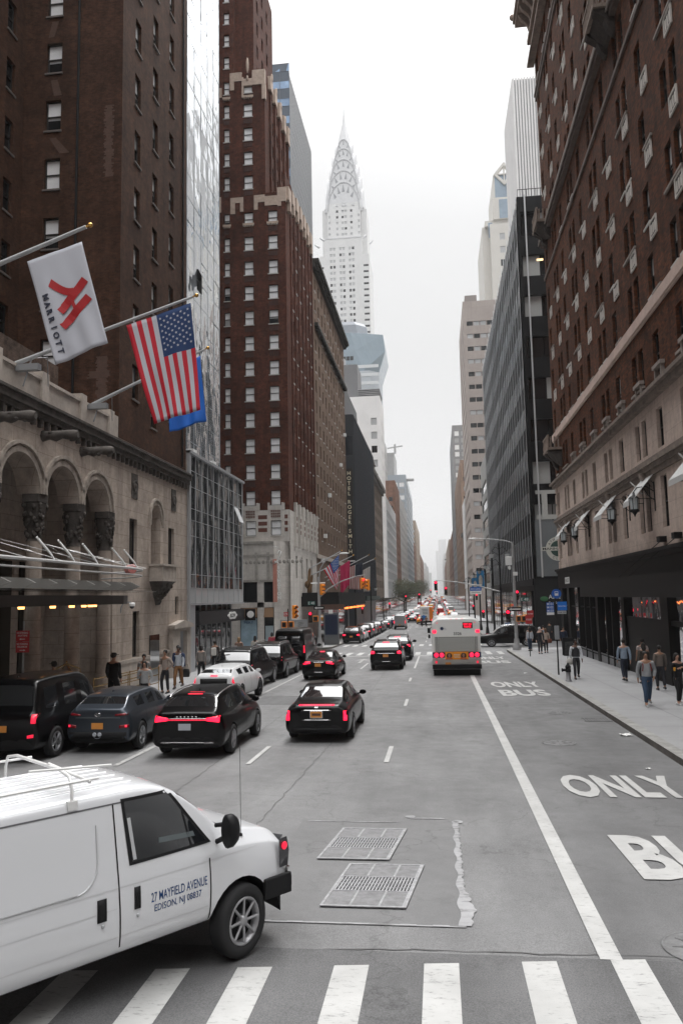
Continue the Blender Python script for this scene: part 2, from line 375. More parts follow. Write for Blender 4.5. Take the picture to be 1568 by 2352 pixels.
def bars(xs, w, y0, y1, m=M_paint, skew=0):
    b = MB()
    for x in xs: b.quad((x, y0, gz(y0) + .004), (x + w, y0 + w * skew, gz(y0) + .004), (x + w, y1 + w * skew, gz(y1) + .004), (x, y1, gz(y1) + .004))
    o = b.build('crosswalk', m); tag(o, kind='structure'); return o
b = MB()
for k, x in enumerate([-9.6, -8.6, -7.7, -6.75, -5.85, -4.9, -4.0, -3.05, -2.2, -1.2, -.27, .74, 1.66, 2.6, 3.55, 4.5]):
    y1 = 8.25 + (x + 3) * .125; b.quad((x, 5.0, gz(5) + .004), (x + .36, 5.0, gz(5) + .004), (x + .36, y1 + .04, gz(y1) + .004), (x, y1, gz(y1) + .004))
tag(b.build('crosswalk', M_paint), kind='structure')
bars([-9.4 + .93 * k for k in range(16)], .42, 61.6, 65.4)
bars([-9.4 + .93 * k for k in range(16)], .42, 75.6, 79.0)
bars([-9.4 + 1.05 * k for k in range(14)], .5, 136.8, 139.5, M_paint_w)
bars([-9.4 + 1.05 * k for k in range(14)], .5, 147, 150, M_paint_w)
bars([-9.4 + 1.05 * k for k in range(14)], .5, 214, 217, M_paint_w)
b = MB()                                                   # crosswalk over the side street on the right
for k in range(8): b.quad((6.2, 68.4 + k * 1.25, gz(70) + .006), (9.6, 68.4 + k * 1.25, gz(70) + .006), (9.6, 68.9 + k * 1.25, gz(70) + .006), (6.2, 68.9 + k * 1.25, gz(70) + .006))
tag(b.build('crosswalk', M_paint_w), kind='structure')
# lane lines
mark('lane_line', [(1.56, 1.79, 8.84, 60.4)])
mark('lane_line', [(-8.0, -7.86, y, y + 3.6) for y in (12, 18.6, 25, 31.4)] + [(-7.95, -7.82, 33.5, 60), (-7.95, -7.82, 80, 136)], M_paint_w)
mark('lane_line', [(-1.43, -1.31, y, y + 2.2) for y in (19.2, 30.0)] + [(-1.62, -1.5, 39.8, 41.8), (-1.62, -1.5, 48.2, 60.2)])
mark('lane_line', [(-4.76, -4.64, y, y + 2.4) for y in (18.9,)] + [(-4.9, -4.78, 31.5, 35.5), (-4.9, -4.78, 48.0, 53), (-4.9, -4.78, 55, 60)])
mark('lane_line', [(x, x + .13, y, y + 3) for x in (-4.8, -1.5, 1.7) for y in range(84, 134, 9)])
mark('lane_line', [(x, x + .13, y, y + 3) for x in (-4.8, -1.5, 1.7) for y in range(160, 210, 9)])
mark('stop_line', [(-7.8, 1.5, 60.4, 60.8)]); mark('stop_line', [(-7.8, 1.5, 135, 135.4)], M_paint_w)
# turn arrow in the left lane
b = MB(); b.add([(-6.0, 56, gz(56) + .004), (-5.5, 57.2, gz(57) + .004), (-5.0, 56, gz(56) + .004), (-5.4, 56, gz(56) + .004), (-5.4, 53.5, gz(54) + .004), (-5.6, 53.5, gz(54) + .004), (-5.6, 56, gz(56) + .004)], [(0, 1, 2), (3, 4, 5, 6)])
tag(b.build('turn_arrow', M_paint_w), kind='structure')
# words in the bus lane
M_word = worn('word_paint', (.50, .50, .49), (.22, .22, .22), .37, 9)
def word(txt, x0, x1, y0, y1, off=.035):
    t = text_obj(txt, 'road_lettering', M_word, size=1, width=x1 - x0, height=y1 - y0, extrude=.0005, offset=off,
                 M=Matrix.Translation(((x0 + x1) / 2, (y0 + y1) / 2, gz((y0 + y1) / 2) + .007)) @ Matrix(((1, -.03, 0, 0), (0, 1, 0, 0), (0, -.014, 1, 0), (0, 0, 0, 1))))
    return tag(t, kind='structure')
word('ONLY', 2.42, 4.72, 15.9, 17.9); word('BUS', 2.6, 4.7, 11.3, 13.4)
word('ONLY', 2.35, 4.6, 36.6, 39.2); word('BUS', 2.5, 4.5, 33.1, 35.5)
word('ONLY', 2.4, 4.6, 55.8, 58.4); word('BUS', 2.4, 4.6, 51.8, 54.2)
# transformer vault: patched asphalt with two steel gratings, its tar seam smeared pale
M_vault = asphalt('vault_patch', (.17, .17, .172), .08, .15)
tag(sheet('road_patch', -2.5, .16, 9.6, 14.1, -.006, M_vault), kind='structure')
M_seal = worn('seam_filler', (.36, .36, .37), (.18, .18, .18), .46, 5)
b = MB()
wq = lambda y: .05 + .03 * abs(math.sin(y * 7)) + .03 * abs(math.sin(y * 17.3)) + .11 * max(0, 1 - abs(y - 10.1) / .8)
for i in range(90):
    y = 9.6 + i * .05; y2 = y + .05; b.quad((.13 + .02 * math.sin(y * 9), y, gz(y) + .002), (.13 + wq(y), y, gz(y) + .002), (.13 + wq(y2), y2, gz(y) + .002), (.13 + .02 * math.sin(y2 * 9), y2, gz(y) + .002))
for x0, x1, y0 in ((-2.5, .2, 9.56), (-2.4, -.8, 13.95), (-.62, -.02, 14.22)):
    n = 14
    for i in range(n):
        x = x0 + (x1 - x0) * i / n; w = .025 + .02 * abs(math.sin(i * 1.7)); b.quad((x, y0, gz(y0) + .002), (x + (x1 - x0) / n, y0, gz(y0) + .002), (x + (x1 - x0) / n, y0 + w, gz(y0) + .002), (x, y0 + w, gz(y0) + .002))
b.lathe([(.09, gz(14.3)), (.085, gz(14.3) + .002)], (-.62, 14.35, 0), 12); b.lathe([(.1, gz(14)), (.09, gz(14) + .002)], (.2, 14.05, 0), 12)
tag(b.build('road_seam', M_seal), kind='structure')
def grating(x0, x1, y0, y1, label):
    t = thing('vault_grating', ((x0 + x1) / 2, (y0 + y1) / 2, gz(y0)), label, 'grating', 'steel vault gratings in the roadway')
    W, L = x1 - x0, y1 - y0; a, c = -W / 2, -L / 2
    mf = mat('grating_frame', (.34, .34, .35), .6, .1, noise=.3, nscale=12); mp_ = mat('grating_plate', (.21, .21, .215), .7, .0, noise=.25, nscale=9, bump=.3, bscale=80)
    S = Matrix(((1, .12, 0, 0), (0, 1, 0, 0), (0, -.014, 1, 0), (0, 0, 0, 1)))
    f = MB(); f.M = S; w = .035
    f.box(a, -a, c, c + w, 0, .012); f.box(a, -a, -c - w, -c, 0, .012); f.box(a, a + w, c + w, -c - w, 0, .012); f.box(-a - w * 1.6, -a, c + w, -c - w, 0, .012)
    for fx in (.33, .67):
        f.box(a + W * fx, a + W * fx + .03, c + w, c + L * .33, 0, .011); f.box(a + W * fx, a + W * fx + .03, c + L * .68, -c - w, 0, .011)
    f.box(a + w, -a - w, c + L * .33, c + L * .33 + .02, 0, .0115); f.box(a + w, -a - w, c + L * .66, c + L * .66 + .02, 0, .0115)
    f.build('frame', mf, t)
    p = MB(); p.M = S; p.box(a + w, -a - w, c + w, c + L * .33, -.01, .006); p.box(a + w, -a - w, c + L * .68, -c - w, -.01, .006); p.build('cover_plate', mp_, t)
    q = MB(); q.M = S; q.box(a + w, -a - w, c + L * .35, c + L * .66, -.01, .001, 1)
    n = 22
    for i in range(n):
        x = a + w + (W - 2.6 * w) * i / n; q.box(x, x + (W / n) * .5, c + L * .35, c + L * .66, .0015, .008, 0)
    for j in range(3):
        y = c + L * (.42 + .08 * j); q.box(a + w, -a - w, y, y + .012, .0035, .0095, 0)
    q.build('grille', [mf, M_void], t)
grating(-1.5, -.42, 10.05, 11.68, 'larger nearer steel vault grating set in the roadway beside the white van wheel')
grating(-1.82, -.74, 11.88, 13.5, 'farther steel vault grating in the roadway, beyond its twin')
# covers, drain, litter
def manhole(x, y, r, label):
    b = MB((x, y, gz(y))); b.lathe([(r, 0), (r, .006), (r * .93, .008), (r * .93, .004), (r * .88, .004), (r * .86, .008), (.02, .008)], (x, y, gz(y)), 28)
    for i in range(8): b.tube([(x + math.cos(i * .785) * r * .3, y + math.sin(i * .785) * r * .3, gz(y) + .009), (x + math.cos(i * .785) * r * .75, y + math.sin(i * .785) * r * .75, gz(y) + .009)], .012, 4)
    o = b.build('manhole_cover', mat('cast_iron', (.17, .17, .172), .7, .0, noise=.3, nscale=10), loc=(x, y, gz(y))); tag(o, label, 'manhole')
manhole(4.0, 28.0, .38, 'worn round manhole cover in the bus lane beyond the near ONLY lettering')
manhole(3.1, 22.0, .45, 'dark round manhole cover in the bus lane, nearest one beside the white line')
manhole(2.7, 9.2, .42, 'round manhole cover at the lower right beside the crosswalk end of the bus lane')
b = MB((4.9, 26.3, gz(26.3)))
for i in range(9): b.box(4.55 + i * .09, 4.6 + i * .09, 26.0, 26.6, gz(26.3), gz(26.3) + .012)
b.box(4.5, 5.36, 25.96, 26.0, gz(26.3), gz(26.3) + .014); b.box(4.5, 5.36, 26.6, 26.64, gz(26.3), gz(26.3) + .014)
tag(b.build('storm_drain', mat('cast_iron', (.09,) * 3), loc=(4.9, 26.3, gz(26.3))), 'grated storm drain against the right kerb', 'drain')
def litter(x, y, s, seed, dz=0, label=''):
    q = random.Random(seed); b = MB((x, y, gz(y) + dz)); n = 4
    vs = [(x + (i / n - .5) * s + q.uniform(-.1, .1) * s, y + (j / n - .5) * s * .7 + q.uniform(-.1, .1) * s, gz(y) + dz + .004 + q.random() * s * .22) for j in range(n + 1) for i in range(n + 1)]
    b.add(vs, [(j * (n + 1) + i, j * (n + 1) + i + 1, (j + 1) * (n + 1) + i + 1, (j + 1) * (n + 1) + i) for j in range(n) for i in range(n)])
    o = b.build('crumpled_paper', M_white, loc=(x, y, gz(y) + dz)); so_ = o.modifiers.new('thick', 'SOLIDIFY'); so_.thickness = .004
    tag(o, label, 'litter')
litter(5.12, 23.2, .3, 1, 0, 'flat crumpled white paper lying in the gutter by the right kerb')
litter(4.55, 18.6, .10, 2, 0, 'small white paper scrap on the bus lane above the letter Y')
litter(4.6, 44, .16, 3, 0, 'tiny white scrap near the kerb beyond the fire hydrant')

def crack(pts, w, m, name='road_crack'):
    q = random.Random(int(pts[0][0] * 10) + 50); b = MB()
    for (x0, y0), (x1, y1) in zip(pts, pts[1:]):
        n = max(2, int(math.hypot(x1 - x0, y1 - y0) / .18)); P = [(x0 + (x1 - x0) * k / n + q.uniform(-.03, .03), y0 + (y1 - y0) * k / n + q.uniform(-.03, .03), w * q.uniform(.4, 1.3)) for k in range(n + 1)]
        for (a, c, e), (d, f, g_) in zip(P, P[1:]):
            if abs(d - a) > abs(f - c): b.quad((a, c - e, gz(c) - .004), (d, f - g_, gz(f) - .004), (d, f + g_, gz(f) - .004), (a, c + e, gz(c) - .004))
            else: b.quad((a - e, c, gz(c) - .004), (a + e, c, gz(c) - .004), (d + g_, f, gz(f) - .004), (d - g_, f, gz(f) - .004))
    tag(b.build(name, m), kind='structure')
M_tar = mat('tar_dark', (.115, .115, .115), .7)
crack([(-3.2, 8.72), (-.4, 8.95), (1.5, 8.95), (2.6, 9.0), (5.3, 9.1)], .012, M_tar); crack([(-5.5, 10), (-5.6, 30), (-5.4, 60)], .012, M_tar); crack([(-3.3, 12), (-3.0, 25), (-3.3, 55)], .010, M_tar)
M_dk = asphalt('fresh_patch', (.12, .12, .122), .08, .15)
for x0, x1, y0, y1 in ((-7.6, -5.2, 30.5, 33.6), (-9.9, -7.9, 24.5, 27)): tag(sheet('road_patch', x0, x1, y0, y1, -.008, M_dk), kind='structure')

M_int = asphalt('intersection_asphalt', (.118, .118, .12), .22, .45); M_lane = asphalt('lane_asphalt', (.150, .150, .152), .2, .3)
tag(sheet('intersection', -60, 60, -8, 8.86, -.002, M_int), kind='structure'); tag(sheet('bus_lane', 1.62, 5.4, 8.9, 60, -.009, M_lane), kind='structure')
def win_meshes():
    return {}
WM = {}
def winmesh(w, h, kind):
    """frame mesh and pane mesh for one window kind; local x along wall, y inward, z up"""
    key = (round(w, 2), round(h, 2), kind)
    if key in WM: return WM[key]
    f = MB(); p = MB(); style, var = kind[0], kind[1]
    D = .16
    t = .06
    if style == 'sash':
        f.box(0, w, D, D + .05, 0, t); f.box(0, w, D, D + .05, h - t, h); f.box(0, t, D, D + .05, t, h - t); f.box(w - t, w, D, D + .05, t, h - t)
        f.box(t, w - t, D - .02, D + .05, h * .49, h * .49 + .05)
        f.box(-.06, w + .06, -.07, D - .001, -.09, -.002, 1)
        up, lo = {'a': (1, 1), 'b': (1, 0), 'c': (0, 0), 'd': (2, 0), 'e': (3, 1), 'f': (1, 2)}[var]
        p.quad((t, D + .03, h * .49 + .05), (w - t, D + .03, h * .49 + .05), (w - t, D + .03, h - t), (t, D + .03, h - t), up)
        p.quad((t, D + .045, t), (w - t, D + .045, t), (w - t, D + .045, h * .49), (t, D + .045, h * .49), lo)
        if var == 'b':   # blind drawn part way
            p.quad((t, D + .04, h * .40), (w - t, D + .04, h * .40), (w - t, D + .04, h * .49), (t, D + .04, h * .49), 2)
    elif style == 'dark':
        f.box(0, w, D, D + .05, 0, t); f.box(0, w, D, D + .05, h - t, h); f.box(0, t, D, D + .05, t, h - t); f.box(w - t, w, D, D + .05, t, h - t)
        f.box(t, w - t, D - .02, D + .05, h * .49, h * .49 + .05)
        if var != 'n': f.box(-.05, w + .05, -.06, D - .001, -.1, -.002, 1)
        z1 = {'p': .5, 'q': .72, 'r': .3, 't': .45}.get(var, 0)
        p.quad((t, D + .04, t), (w - t, D + .04, t), (w - t, D + .04, h - t), (t, D + .04, h - t), 0)
        if z1: p.quad((t, D + .035, h * z1), (w - t, D + .035, h * z1), (w - t, D + .035, h - t), (t, D + .035, h - t), 3 if var == 't' else 2)  # variant t paints a sliver of reflected sky on the pane
    elif style == 'plain':
        f.box(0, w, D, D + .04, 0, t); f.box(0, w, D, D + .04, h - t, h); f.box(0, t, D, D + .04, t, h - t); f.box(w - t, w, D, D + .04, t, h - t)
        p.quad((t, D + .03, t), (w - t, D + .03, t), (w - t, D + .03, h - t), (t, D + .03, h - t), {'0': 0, '1': 1, '2': 2, '3': 3}[var])
    r = (f, p)
    WM[key] = r; return r
WME = {}
PANES = [M_glass, M_blind_sky, M_blind_sky2, M_blind_sky3]

class Bld:
    def __init__(s, name, base, label, cat='building', group=None, cap=96, leaf=False, frame=None, sill=None):
        s.e = thing(name, base, label, cat, group); s.base = Vector(base); s.n = 0; s.cap = cap; s.over = MB(base); s.leaf = leaf
        s.frame = frame or M_frame; s.sill = sill or M_sill; s.parts = {}
    def mb(s): return MB(s.base)
    def part(s, mb, name, mats, bevel=0): return mb.build(name, mats, s.e, bevel=bevel)
    def window(s, o, u, w, h, kind):
        """o: world bottom-left at wall plane, u: unit dir along wall"""
        f, p = winmesh(w, h, kind)
        M = Matrix(((u[0], -u[1], 0, o[0]), (u[1], u[0], 0, o[1]), (0, 0, 1, o[2]), (0, 0, 0, 1)))
        if s.n < s.cap:
            s.n += 1
            key = (round(w, 2), round(h, 2), kind, s.frame.name, s.sill.name, s.leaf)
            if key not in WME:
                if s.leaf:
                    q = MB(); q.v = f.v + p.v; q.f = f.f + [[i + len(f.v) for i in g] for g in p.f]; q.m = f.m + [i + 2 for i in p.m]; q.sm = f.sm + p.sm
                    WME[key] = (q.mesh('window', [s.frame, s.sill] + PANES), None)
                else: WME[key] = (f.mesh('window', [s.frame, s.sill]), p.mesh('pane', PANES))
            fm, pm = WME[key]
            a = bpy.data.objects.new('window', fm); COL.objects.link(a); a.parent = s.e
            a.location = Vector(o) - s.base; a.rotation_euler = (0, 0, math.atan2(u[1], u[0]))
            if pm: b = bpy.data.objects.new('pane', pm); COL.objects.link(b); b.parent = a
        else:
            s.over.M = M
            s.over.add(f.v, f.f); nf = len(f.f)
            s.over.m[-nf:] = f.m
            s.over.add(p.v, p.f); nf = len(p.f)
            s.over.m[-nf:] = [i + 2 for i in p.m]
            s.over.M = None
    def wall(s, mb, p0, p1, z0, z1, wins=(), depth=.25, mi=0, place=True, holes=()):
        """p0->p1 with inside on the left; wins = (u, z, w, h, kind)"""
        L = math.hypot(p1[0] - p0[0], p1[1] - p0[1]); u = ((p1[0] - p0[0]) / L, (p1[1] - p0[1]) / L); n = (-u[1], u[0])
        H = [(a, a + w, z, z + h) for a, z, w, h, k in wins] + list(holes)
        us = sorted(set([0, L] + [round(v, 4) for h in H for v in h[:2]])); zs = sorted(set([z0, z1] + [round(v, 4) for h in H for v in h[2:]]))
        def P(a, z, d=0): return (p0[0] + u[0] * a + n[0] * d, p0[1] + u[1] * a + n[1] * d, z)
        Hs = [(round(a, 4), round(b, 4), round(c, 4), round(d, 4)) for a, b, c, d in H]
        # merge vertically per column strip
        for a, b in zip(us, us[1:]):
            cs = sorted([(h[2], h[3]) for h in Hs if h[0] <= a + 1e-6 and h[1] >= b - 1e-6])
            z = z0
            for c, d in cs:
                if c > z + 1e-6: mb.quad(P(a, z), P(b, z), P(b, c), P(a, c), mi)
                z = max(z, d)
            if z < z1 - 1e-6: mb.quad(P(a, z), P(b, z), P(b, z1), P(a, z1), mi)
        for a, b, c, d in Hs[:len(wins)]:
            mb.quad(P(a, c), P(a, c, depth), P(a, d, depth), P(a, d), mi); mb.quad(P(b, c), P(b, d), P(b, d, depth), P(b, c, depth), mi)
            mb.quad(P(a, c), P(b, c), P(b, c, depth), P(a, c, depth), mi); mb.quad(P(a, d), P(a, d, depth), P(b, d, depth), P(b, d), mi)
        if place:
            for a, z, w, h, k in wins: s.window(P(a, z), u, w, h, k)
        return P, u, n
    def finish(s):
        if s.over.v:
            o = s.over.build('windows', [s.frame, s.sill] + PANES, s.e); o['kind'] = 'stuff'
def slabroof(mb, x0, x1, y0, y1, z, th=.3, mi=0): mb.box(x0, x1, y0, y1, z - th, z, mi)

brick_brown = masonry('brick_brown', (.080, .034, .019), (.050, .023, .014), (.055, .036, .027), var=.30, stains=.25)
brick_red = masonry('brick_dark_red', (.110, .034, .020), (.070, .024, .015), (.06, .032, .025), var=.35, stains=.3, vscale=.2)
brick_patch = masonry('brick_patch', (.12, .07, .055), (.10, .06, .046), (.09, .065, .055), var=.1, stains=0)
brick_orange = masonry('brick_russet', (.130, .042, .018), (.050, .024, .014), (.06, .036, .026), bw=.3, bh=.1, var=.35, stains=.22)
brick_tan = masonry('brick_tan', (.20, .135, .10), (.165, .112, .083), (.14, .105, .085), bw=.4, bh=.12, var=.2, stains=.25)
stone_l = masonry('limestone_warm', (.48, .41, .355), (.42, .355, .305), (.28, .235, .195), bw=1.5, bh=.62, mw=.012, var=.14, stains=.22, vscale=.5, bump=.15)
stone_r = masonry('limestone_pale', (.56, .455, .395), (.50, .405, .35), (.40, .32, .27), bw=1.6, bh=.75, mw=.010, var=.12, stains=.15, vscale=.5, bump=.1)
stone_grey = masonry('limestone_grey', (.56, .53, .495), (.51, .485, .45), (.42, .395, .37), bw=1.2, bh=.6, mw=.01, var=.10, stains=.2, bump=.1)
stone_dark = mat('carved_stone_dark', (.075, .065, .058), .9, noise=.5, nscale=3, bump=.6, bscale=10)  # darker stone for carved parts, cornice and niche back
stone_trim = mat('stone_trim', (.42, .37, .325), .85, noise=.25, nscale=1.5, bump=.3, bscale=14)

XL = -14.5
B = Bld('arcade_hotel', (XL, 30, gz(30)), 'brown brick hotel tower on a weathered stone base with three tall arches', frame=M_frame, sill=mat('sill_dark', (.13, .11, .10), .8))
st = B.mb()
wins = [(35.35 - 33.5, 5.2, .95, 2.5, ('plain', '0')), (40.75 - 33.5, 5.2, .95, 2.5, ('plain', '0')), (35.85 - 33.5, 1.05, .85, 2.2, ('plain', '0')), (41.9 - 33.5, 2.95, .62, 1.0, ('plain', '0'))]
holes = [(38.15 - 33.5, 39.55 - 33.5, 5.6, 8.75), (38.0 - 33.5, 39.5 - 33.5, -.8, 2.0), (42.1 - 33.5, 43.3 - 33.5, -.8, 2.0)]
B.wall(st, (XL, 33.5), (XL, 44.0), -.8, 11.3, wins, .45, holes=holes)
def arch_fill(mb, y0, y1, zs, zt, x, depth, n=16, mi=0, both=True):
    """wall above an arch opening from y0 to y1 springing at zs, up to zt, with its soffit"""
    c, r = (y0 + y1) / 2, (y1 - y0) / 2
    P = [(c - r * math.cos(PI * k / n), zs + r * math.sin(PI * k / n)) for k in range(n + 1)]
    for (a, b_), (p, q) in zip(P, P[1:]):
        mb.quad((x, a, b_), (x, p, q), (x, p, zt), (x, a, zt), mi)
        mb.quad((x, a, b_), (x, p, q), (x - depth, p, q), (x - depth, a, b_), mi)
def arch_ring(mb, y0, y1, zs, x, w, proj, z0=None, n=20, mi=0):
    """projecting band round an arch"""
    c, r = (y0 + y1) / 2, (y1 - y0) / 2
    def ring(k, rr): return (c - rr * math.cos(PI * k / n), zs + rr * math.sin(PI * k / n))
    rings = []
    ks = ([(c - r, z0, c - r - w, z0)] if z0 is not None else []) + [(*ring(k, r), *ring(k, r + w)) for k in range(n + 1)] + ([(c + r, z0, c + r + w, z0)] if z0 is not None else [])
    for a, b_, p, q in ks: rings.append([(x, a, b_), (x + proj, a, b_), (x + proj, p, q), (x, p, q)])
    mb.loft(rings, mi, True, True, False)
# niche window above the balcony
arch_fill(st, 38.15, 39.55, 8.05, 8.7500, XL, .9)
st.quad((XL, 38.15, 5.6), (XL - .9, 38.15, 5.6), (XL - .9, 38.15, 8.05), (XL, 38.15, 8.05)); st.quad((XL, 39.55, 5.6), (XL - .9, 39.55, 5.6), (XL - .9, 39.55, 8.05), (XL, 39.55, 8.05))
# arcade wall: three arches and a half one
arches = [(20.9, 23.75), (24.2, 26.85), (27.35, 30.0), (30.5, 33.0)]
zs_ = 7.75
ys = [19.0] + [v for a in arches for v in a] + [33.5]
for i in range(0, len(ys), 2):
    st.quad((XL, ys[i], 7.75), (XL, ys[i + 1], 7.75), (XL, ys[i + 1], 11.3), (XL, ys[i], 11.3))
    st.quad((XL, ys[i], 7.75), (XL, ys[i + 1], 7.75), (XL - .8, ys[i + 1], 7.75), (XL - .8, ys[i], 7.75))
for a_, b_ in arches: arch_fill(st, a_, b_, zs_, 11.3, XL, .9, 24)
st.quad((XL - 3.2, 12, -.8), (XL - 3.2, 33.5, -.8), (XL - 3.2, 33.5, 11.3), (XL - 3.2, 12, 11.3))
st.quad((XL - 3.2, 33.5, -.8), (XL, 33.5, -.8), (XL, 33.5, 11.3), (XL - 3.2, 33.5, 11.3))
st.quad((XL, 12, 8), (XL, 19, 8), (XL, 19, 11.3), (XL, 12, 11.3))
B.part(st, 'stone_base', stone_l)
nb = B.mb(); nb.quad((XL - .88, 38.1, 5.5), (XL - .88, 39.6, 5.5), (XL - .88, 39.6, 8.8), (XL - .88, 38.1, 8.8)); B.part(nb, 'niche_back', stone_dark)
ar = B.mb()
for a_, b_ in arches:
    arch_ring(ar, a_ - .28, b_ + .28, zs_, XL, .13, .12); arch_ring(ar, a_, b_, zs_, XL, .2, .05)
arch_ring(ar, 38.15, 39.55, 8.05, XL, .12, .06, 7.9); arch_ring(ar, 37.95, 39.75, 8.05, XL, .12, .12, 7.6)
B.part(ar, 'arch_moulding', mat('arch_moulding_stone', (.38, .33, .285), .9, noise=.4, nscale=2.5, bump=.4, bscale=20))
for y in (20.6, 23.95, 27.1, 30.25, 33.25):
    c = B.mb(); q = random.Random(int(y * 10))
    c.box(XL - .62, XL + .02, y - .36, y + .36, 7.45, 7.745); c.box(XL - .5, XL - .06, y - .26, y + .26, 6.75, 7.45)
    for k in range(46):      # carved leaves of the capital
        t = q.uniform(0, 2 * PI); zz = q.uniform(6.15, 7.4); r_ = .27 + (zz - 6.15) * .12
        c.ell((XL - .3 + r_ * math.cos(t), y + r_ * math.sin(t), zz), (.08, .08, .11), 6, 4)
    c.lathe([(.30, 6.0), (.24, 6.1), (.26, 6.4), (.34, 6.9), (.42, 7.4)], (XL - .3, y, 0), 12)
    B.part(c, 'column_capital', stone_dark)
    p = B.mb(); p.lathe([(.40, -.8), (.40, -.1), (.33, .05), (.31, 1.5), (.28, 6.0)], (XL - .3, y, 0), 20); B.part(p, 'column', stone_l)
# cornice with corbels, parapet with piers, gargoyles
cn = B.mb()
cn.box(XL - .3, XL + .30, 12, 43.9, 10.72, 11.0); cn.box(XL - .3, XL + .20, 12, 43.9, 10.5, 10.718); cn.box(XL - .3, XL + .38, 12, 43.9, 11.002, 11.1)
for k in range(62):
    y = 12.3 + k * .51; cn.box(XL, XL + .17, y, y + .13, 10.2, 10.498)
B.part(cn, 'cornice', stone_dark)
pp = B.mb(); pp.box(XL - .28, XL + .02, 12, 33.0, 11.102, 12.0); pp.box(XL - .32, XL + .1, 12, 33.0, 12.002, 12.12)
for y in (20.5, 23.7, 26.9, 30.1, 32.9): pp.box(XL - .35, XL + .14, y - .25, y + .25, 11.103, 12.35)
pp.box(XL - .3, XL, 33.2, 34.2, 11.102, 12.3); pp.box(XL - .3, XL, 34.2, 35.0, 11.102, 11.8); pp.box(XL - .3, XL, 35.0, 43.9, 11.102, 11.35); pp.box(XL - .3, XL, 42.4, 43.9, 11.352, 12.0)
B.part(pp, 'parapet', stone_trim)
for y in (23.9, 27.0, 30.2):
    gq = B.mb(); q = random.Random(int(y))
    gq.loft([[(XL + d, y + r_ * math.cos(t), 9.95 + (.03 * math.sin(d * 9)) + r_ * 1.1 * math.sin(t)) for t in [2 * PI * k / 8 for k in range(8)]] for d, r_ in ((0, .2), (.3, .15), (.55, .19), (.8, .14), (1.05, .17), (1.25, .2), (1.4, .12))])
    for k in range(10): gq.ell((XL + q.uniform(.1, 1.35), y + q.uniform(-.12, .12), 9.95 + q.uniform(-.16, .14)), (.11, .08, .07), 6, 4)
    B.part(gq, 'gargoyle', stone_dark)
for y, z in ((35.9, 9.3), (41.55, 9.3)):
    m_ = B.mb(); m_.box(XL, XL + .04, y - .36, y + .36, z - .6, z + .6); m_.M = Matrix.Translation((XL + .05, y, z)) @ Matrix.Rotation(PI / 2, 4, 'Y'); m_.lathe([(.3, 0), (.3, .05), (.22, .06), (.2, .02), (.1, .05), (.05, .09)], n=18); m_.M = None
    B.part(m_, 'carved_medallion', stone_dark)
# balcony on a carved bracket
bc = B.mb(); bc.box(XL, XL + .75, 37.95, 40.0, 4.72, 4.85); bc.box(XL, XL + .78, 37.9, 40.05, 5.5, 5.6)
for y in (38.0, 38.5, 38.98, 39.46, 39.94): bc.box(XL + .62, XL + .72, y - .05, y + .05, 4.85, 5.5)
for x in (.1, .36): bc.box(XL + x, XL + x + .1, 37.97, 38.07, 4.85, 5.5); bc.box(XL + x, XL + x + .1, 39.88, 39.98, 4.85, 5.5)
bc.box(XL + .64, XL + .7, 38.0, 39.95, 4.851, 5.499); bc.box(XL, XL + .62, 37.98, 38.03, 4.851, 5.499); bc.box(XL, XL + .62, 39.92, 39.96, 4.851, 5.499)
B.part(bc, 'balcony', stone_trim)
bk = B.mb(); bk.loft([[(XL, 38.98 - w, z), (XL + d, 38.98 - w, z), (XL + d, 38.98 + w, z), (XL, 38.98 + w, z)] for z, d, w in ((3.5, .08, .12), (3.8, .22, .3), (4.1, .3, .5), (4.35, .52, .72), (4.6, .6, .9), (4.718, .72, .98))], None, True, True, False)
q = random.Random(3)
for k in range(40): z = q.uniform(3.6, 4.6); bk.ell((XL + (z - 3.4) * .5, 38.98 + q.uniform(-1, 1) * (z - 3.3) * .7, z), (.09, .1, .1), 6, 4)
B.part(bk, 'balcony_bracket', stone_dark)
# ground floor: dark entrance behind the columns, dado ledge, doors
dd = B.mb()
dd.box(XL, XL + .10, 33.6, 37.95, .85, 1.02); dd.box(XL, XL + .10, 39.55, 40.9, .95, 1.1); dd.box(XL, XL + .07, 33.55, 37.96, -.8, .849); dd.box(XL, XL + .25, 40.9, 42.1, -.8, 2.2); dd.box(XL, XL + .25, 43.3, 43.9, -.8, 2.2); dd.box(XL, XL + .25, 42.1, 43.3, 2.0, 2.2)
dd.prism([(40.75, 2.202), (44.0, 2.202), (44.0, 2.4), (42.4, 2.62), (40.75, 2.4)], XL, XL + .4, 'x')
B.part(dd, 'dado_course', stone_trim)
for y0, y1 in ((38.0, 39.5), (42.1, 43.3)):
    d = B.mb(); d.box(XL - .55, XL - .5, y0, y1, -.8, 2.0); d.box(XL - .5, XL - .47, (y0 + y1) / 2 - .02, (y0 + y1) / 2 + .02, -.8, 1.98); B.part(d, 'door', mat('door_bronze', (.02, .017, .014), .4))
d = B.mb()
for k in range(7):
    y = 18 + k * 2.2; d.box(XL - 3.18, XL - 3.1, y, y + 1.5, -.7, 5.5)
B.part(d, 'entrance_door', mat('entrance_glass', (.02, .018, .014), .15))
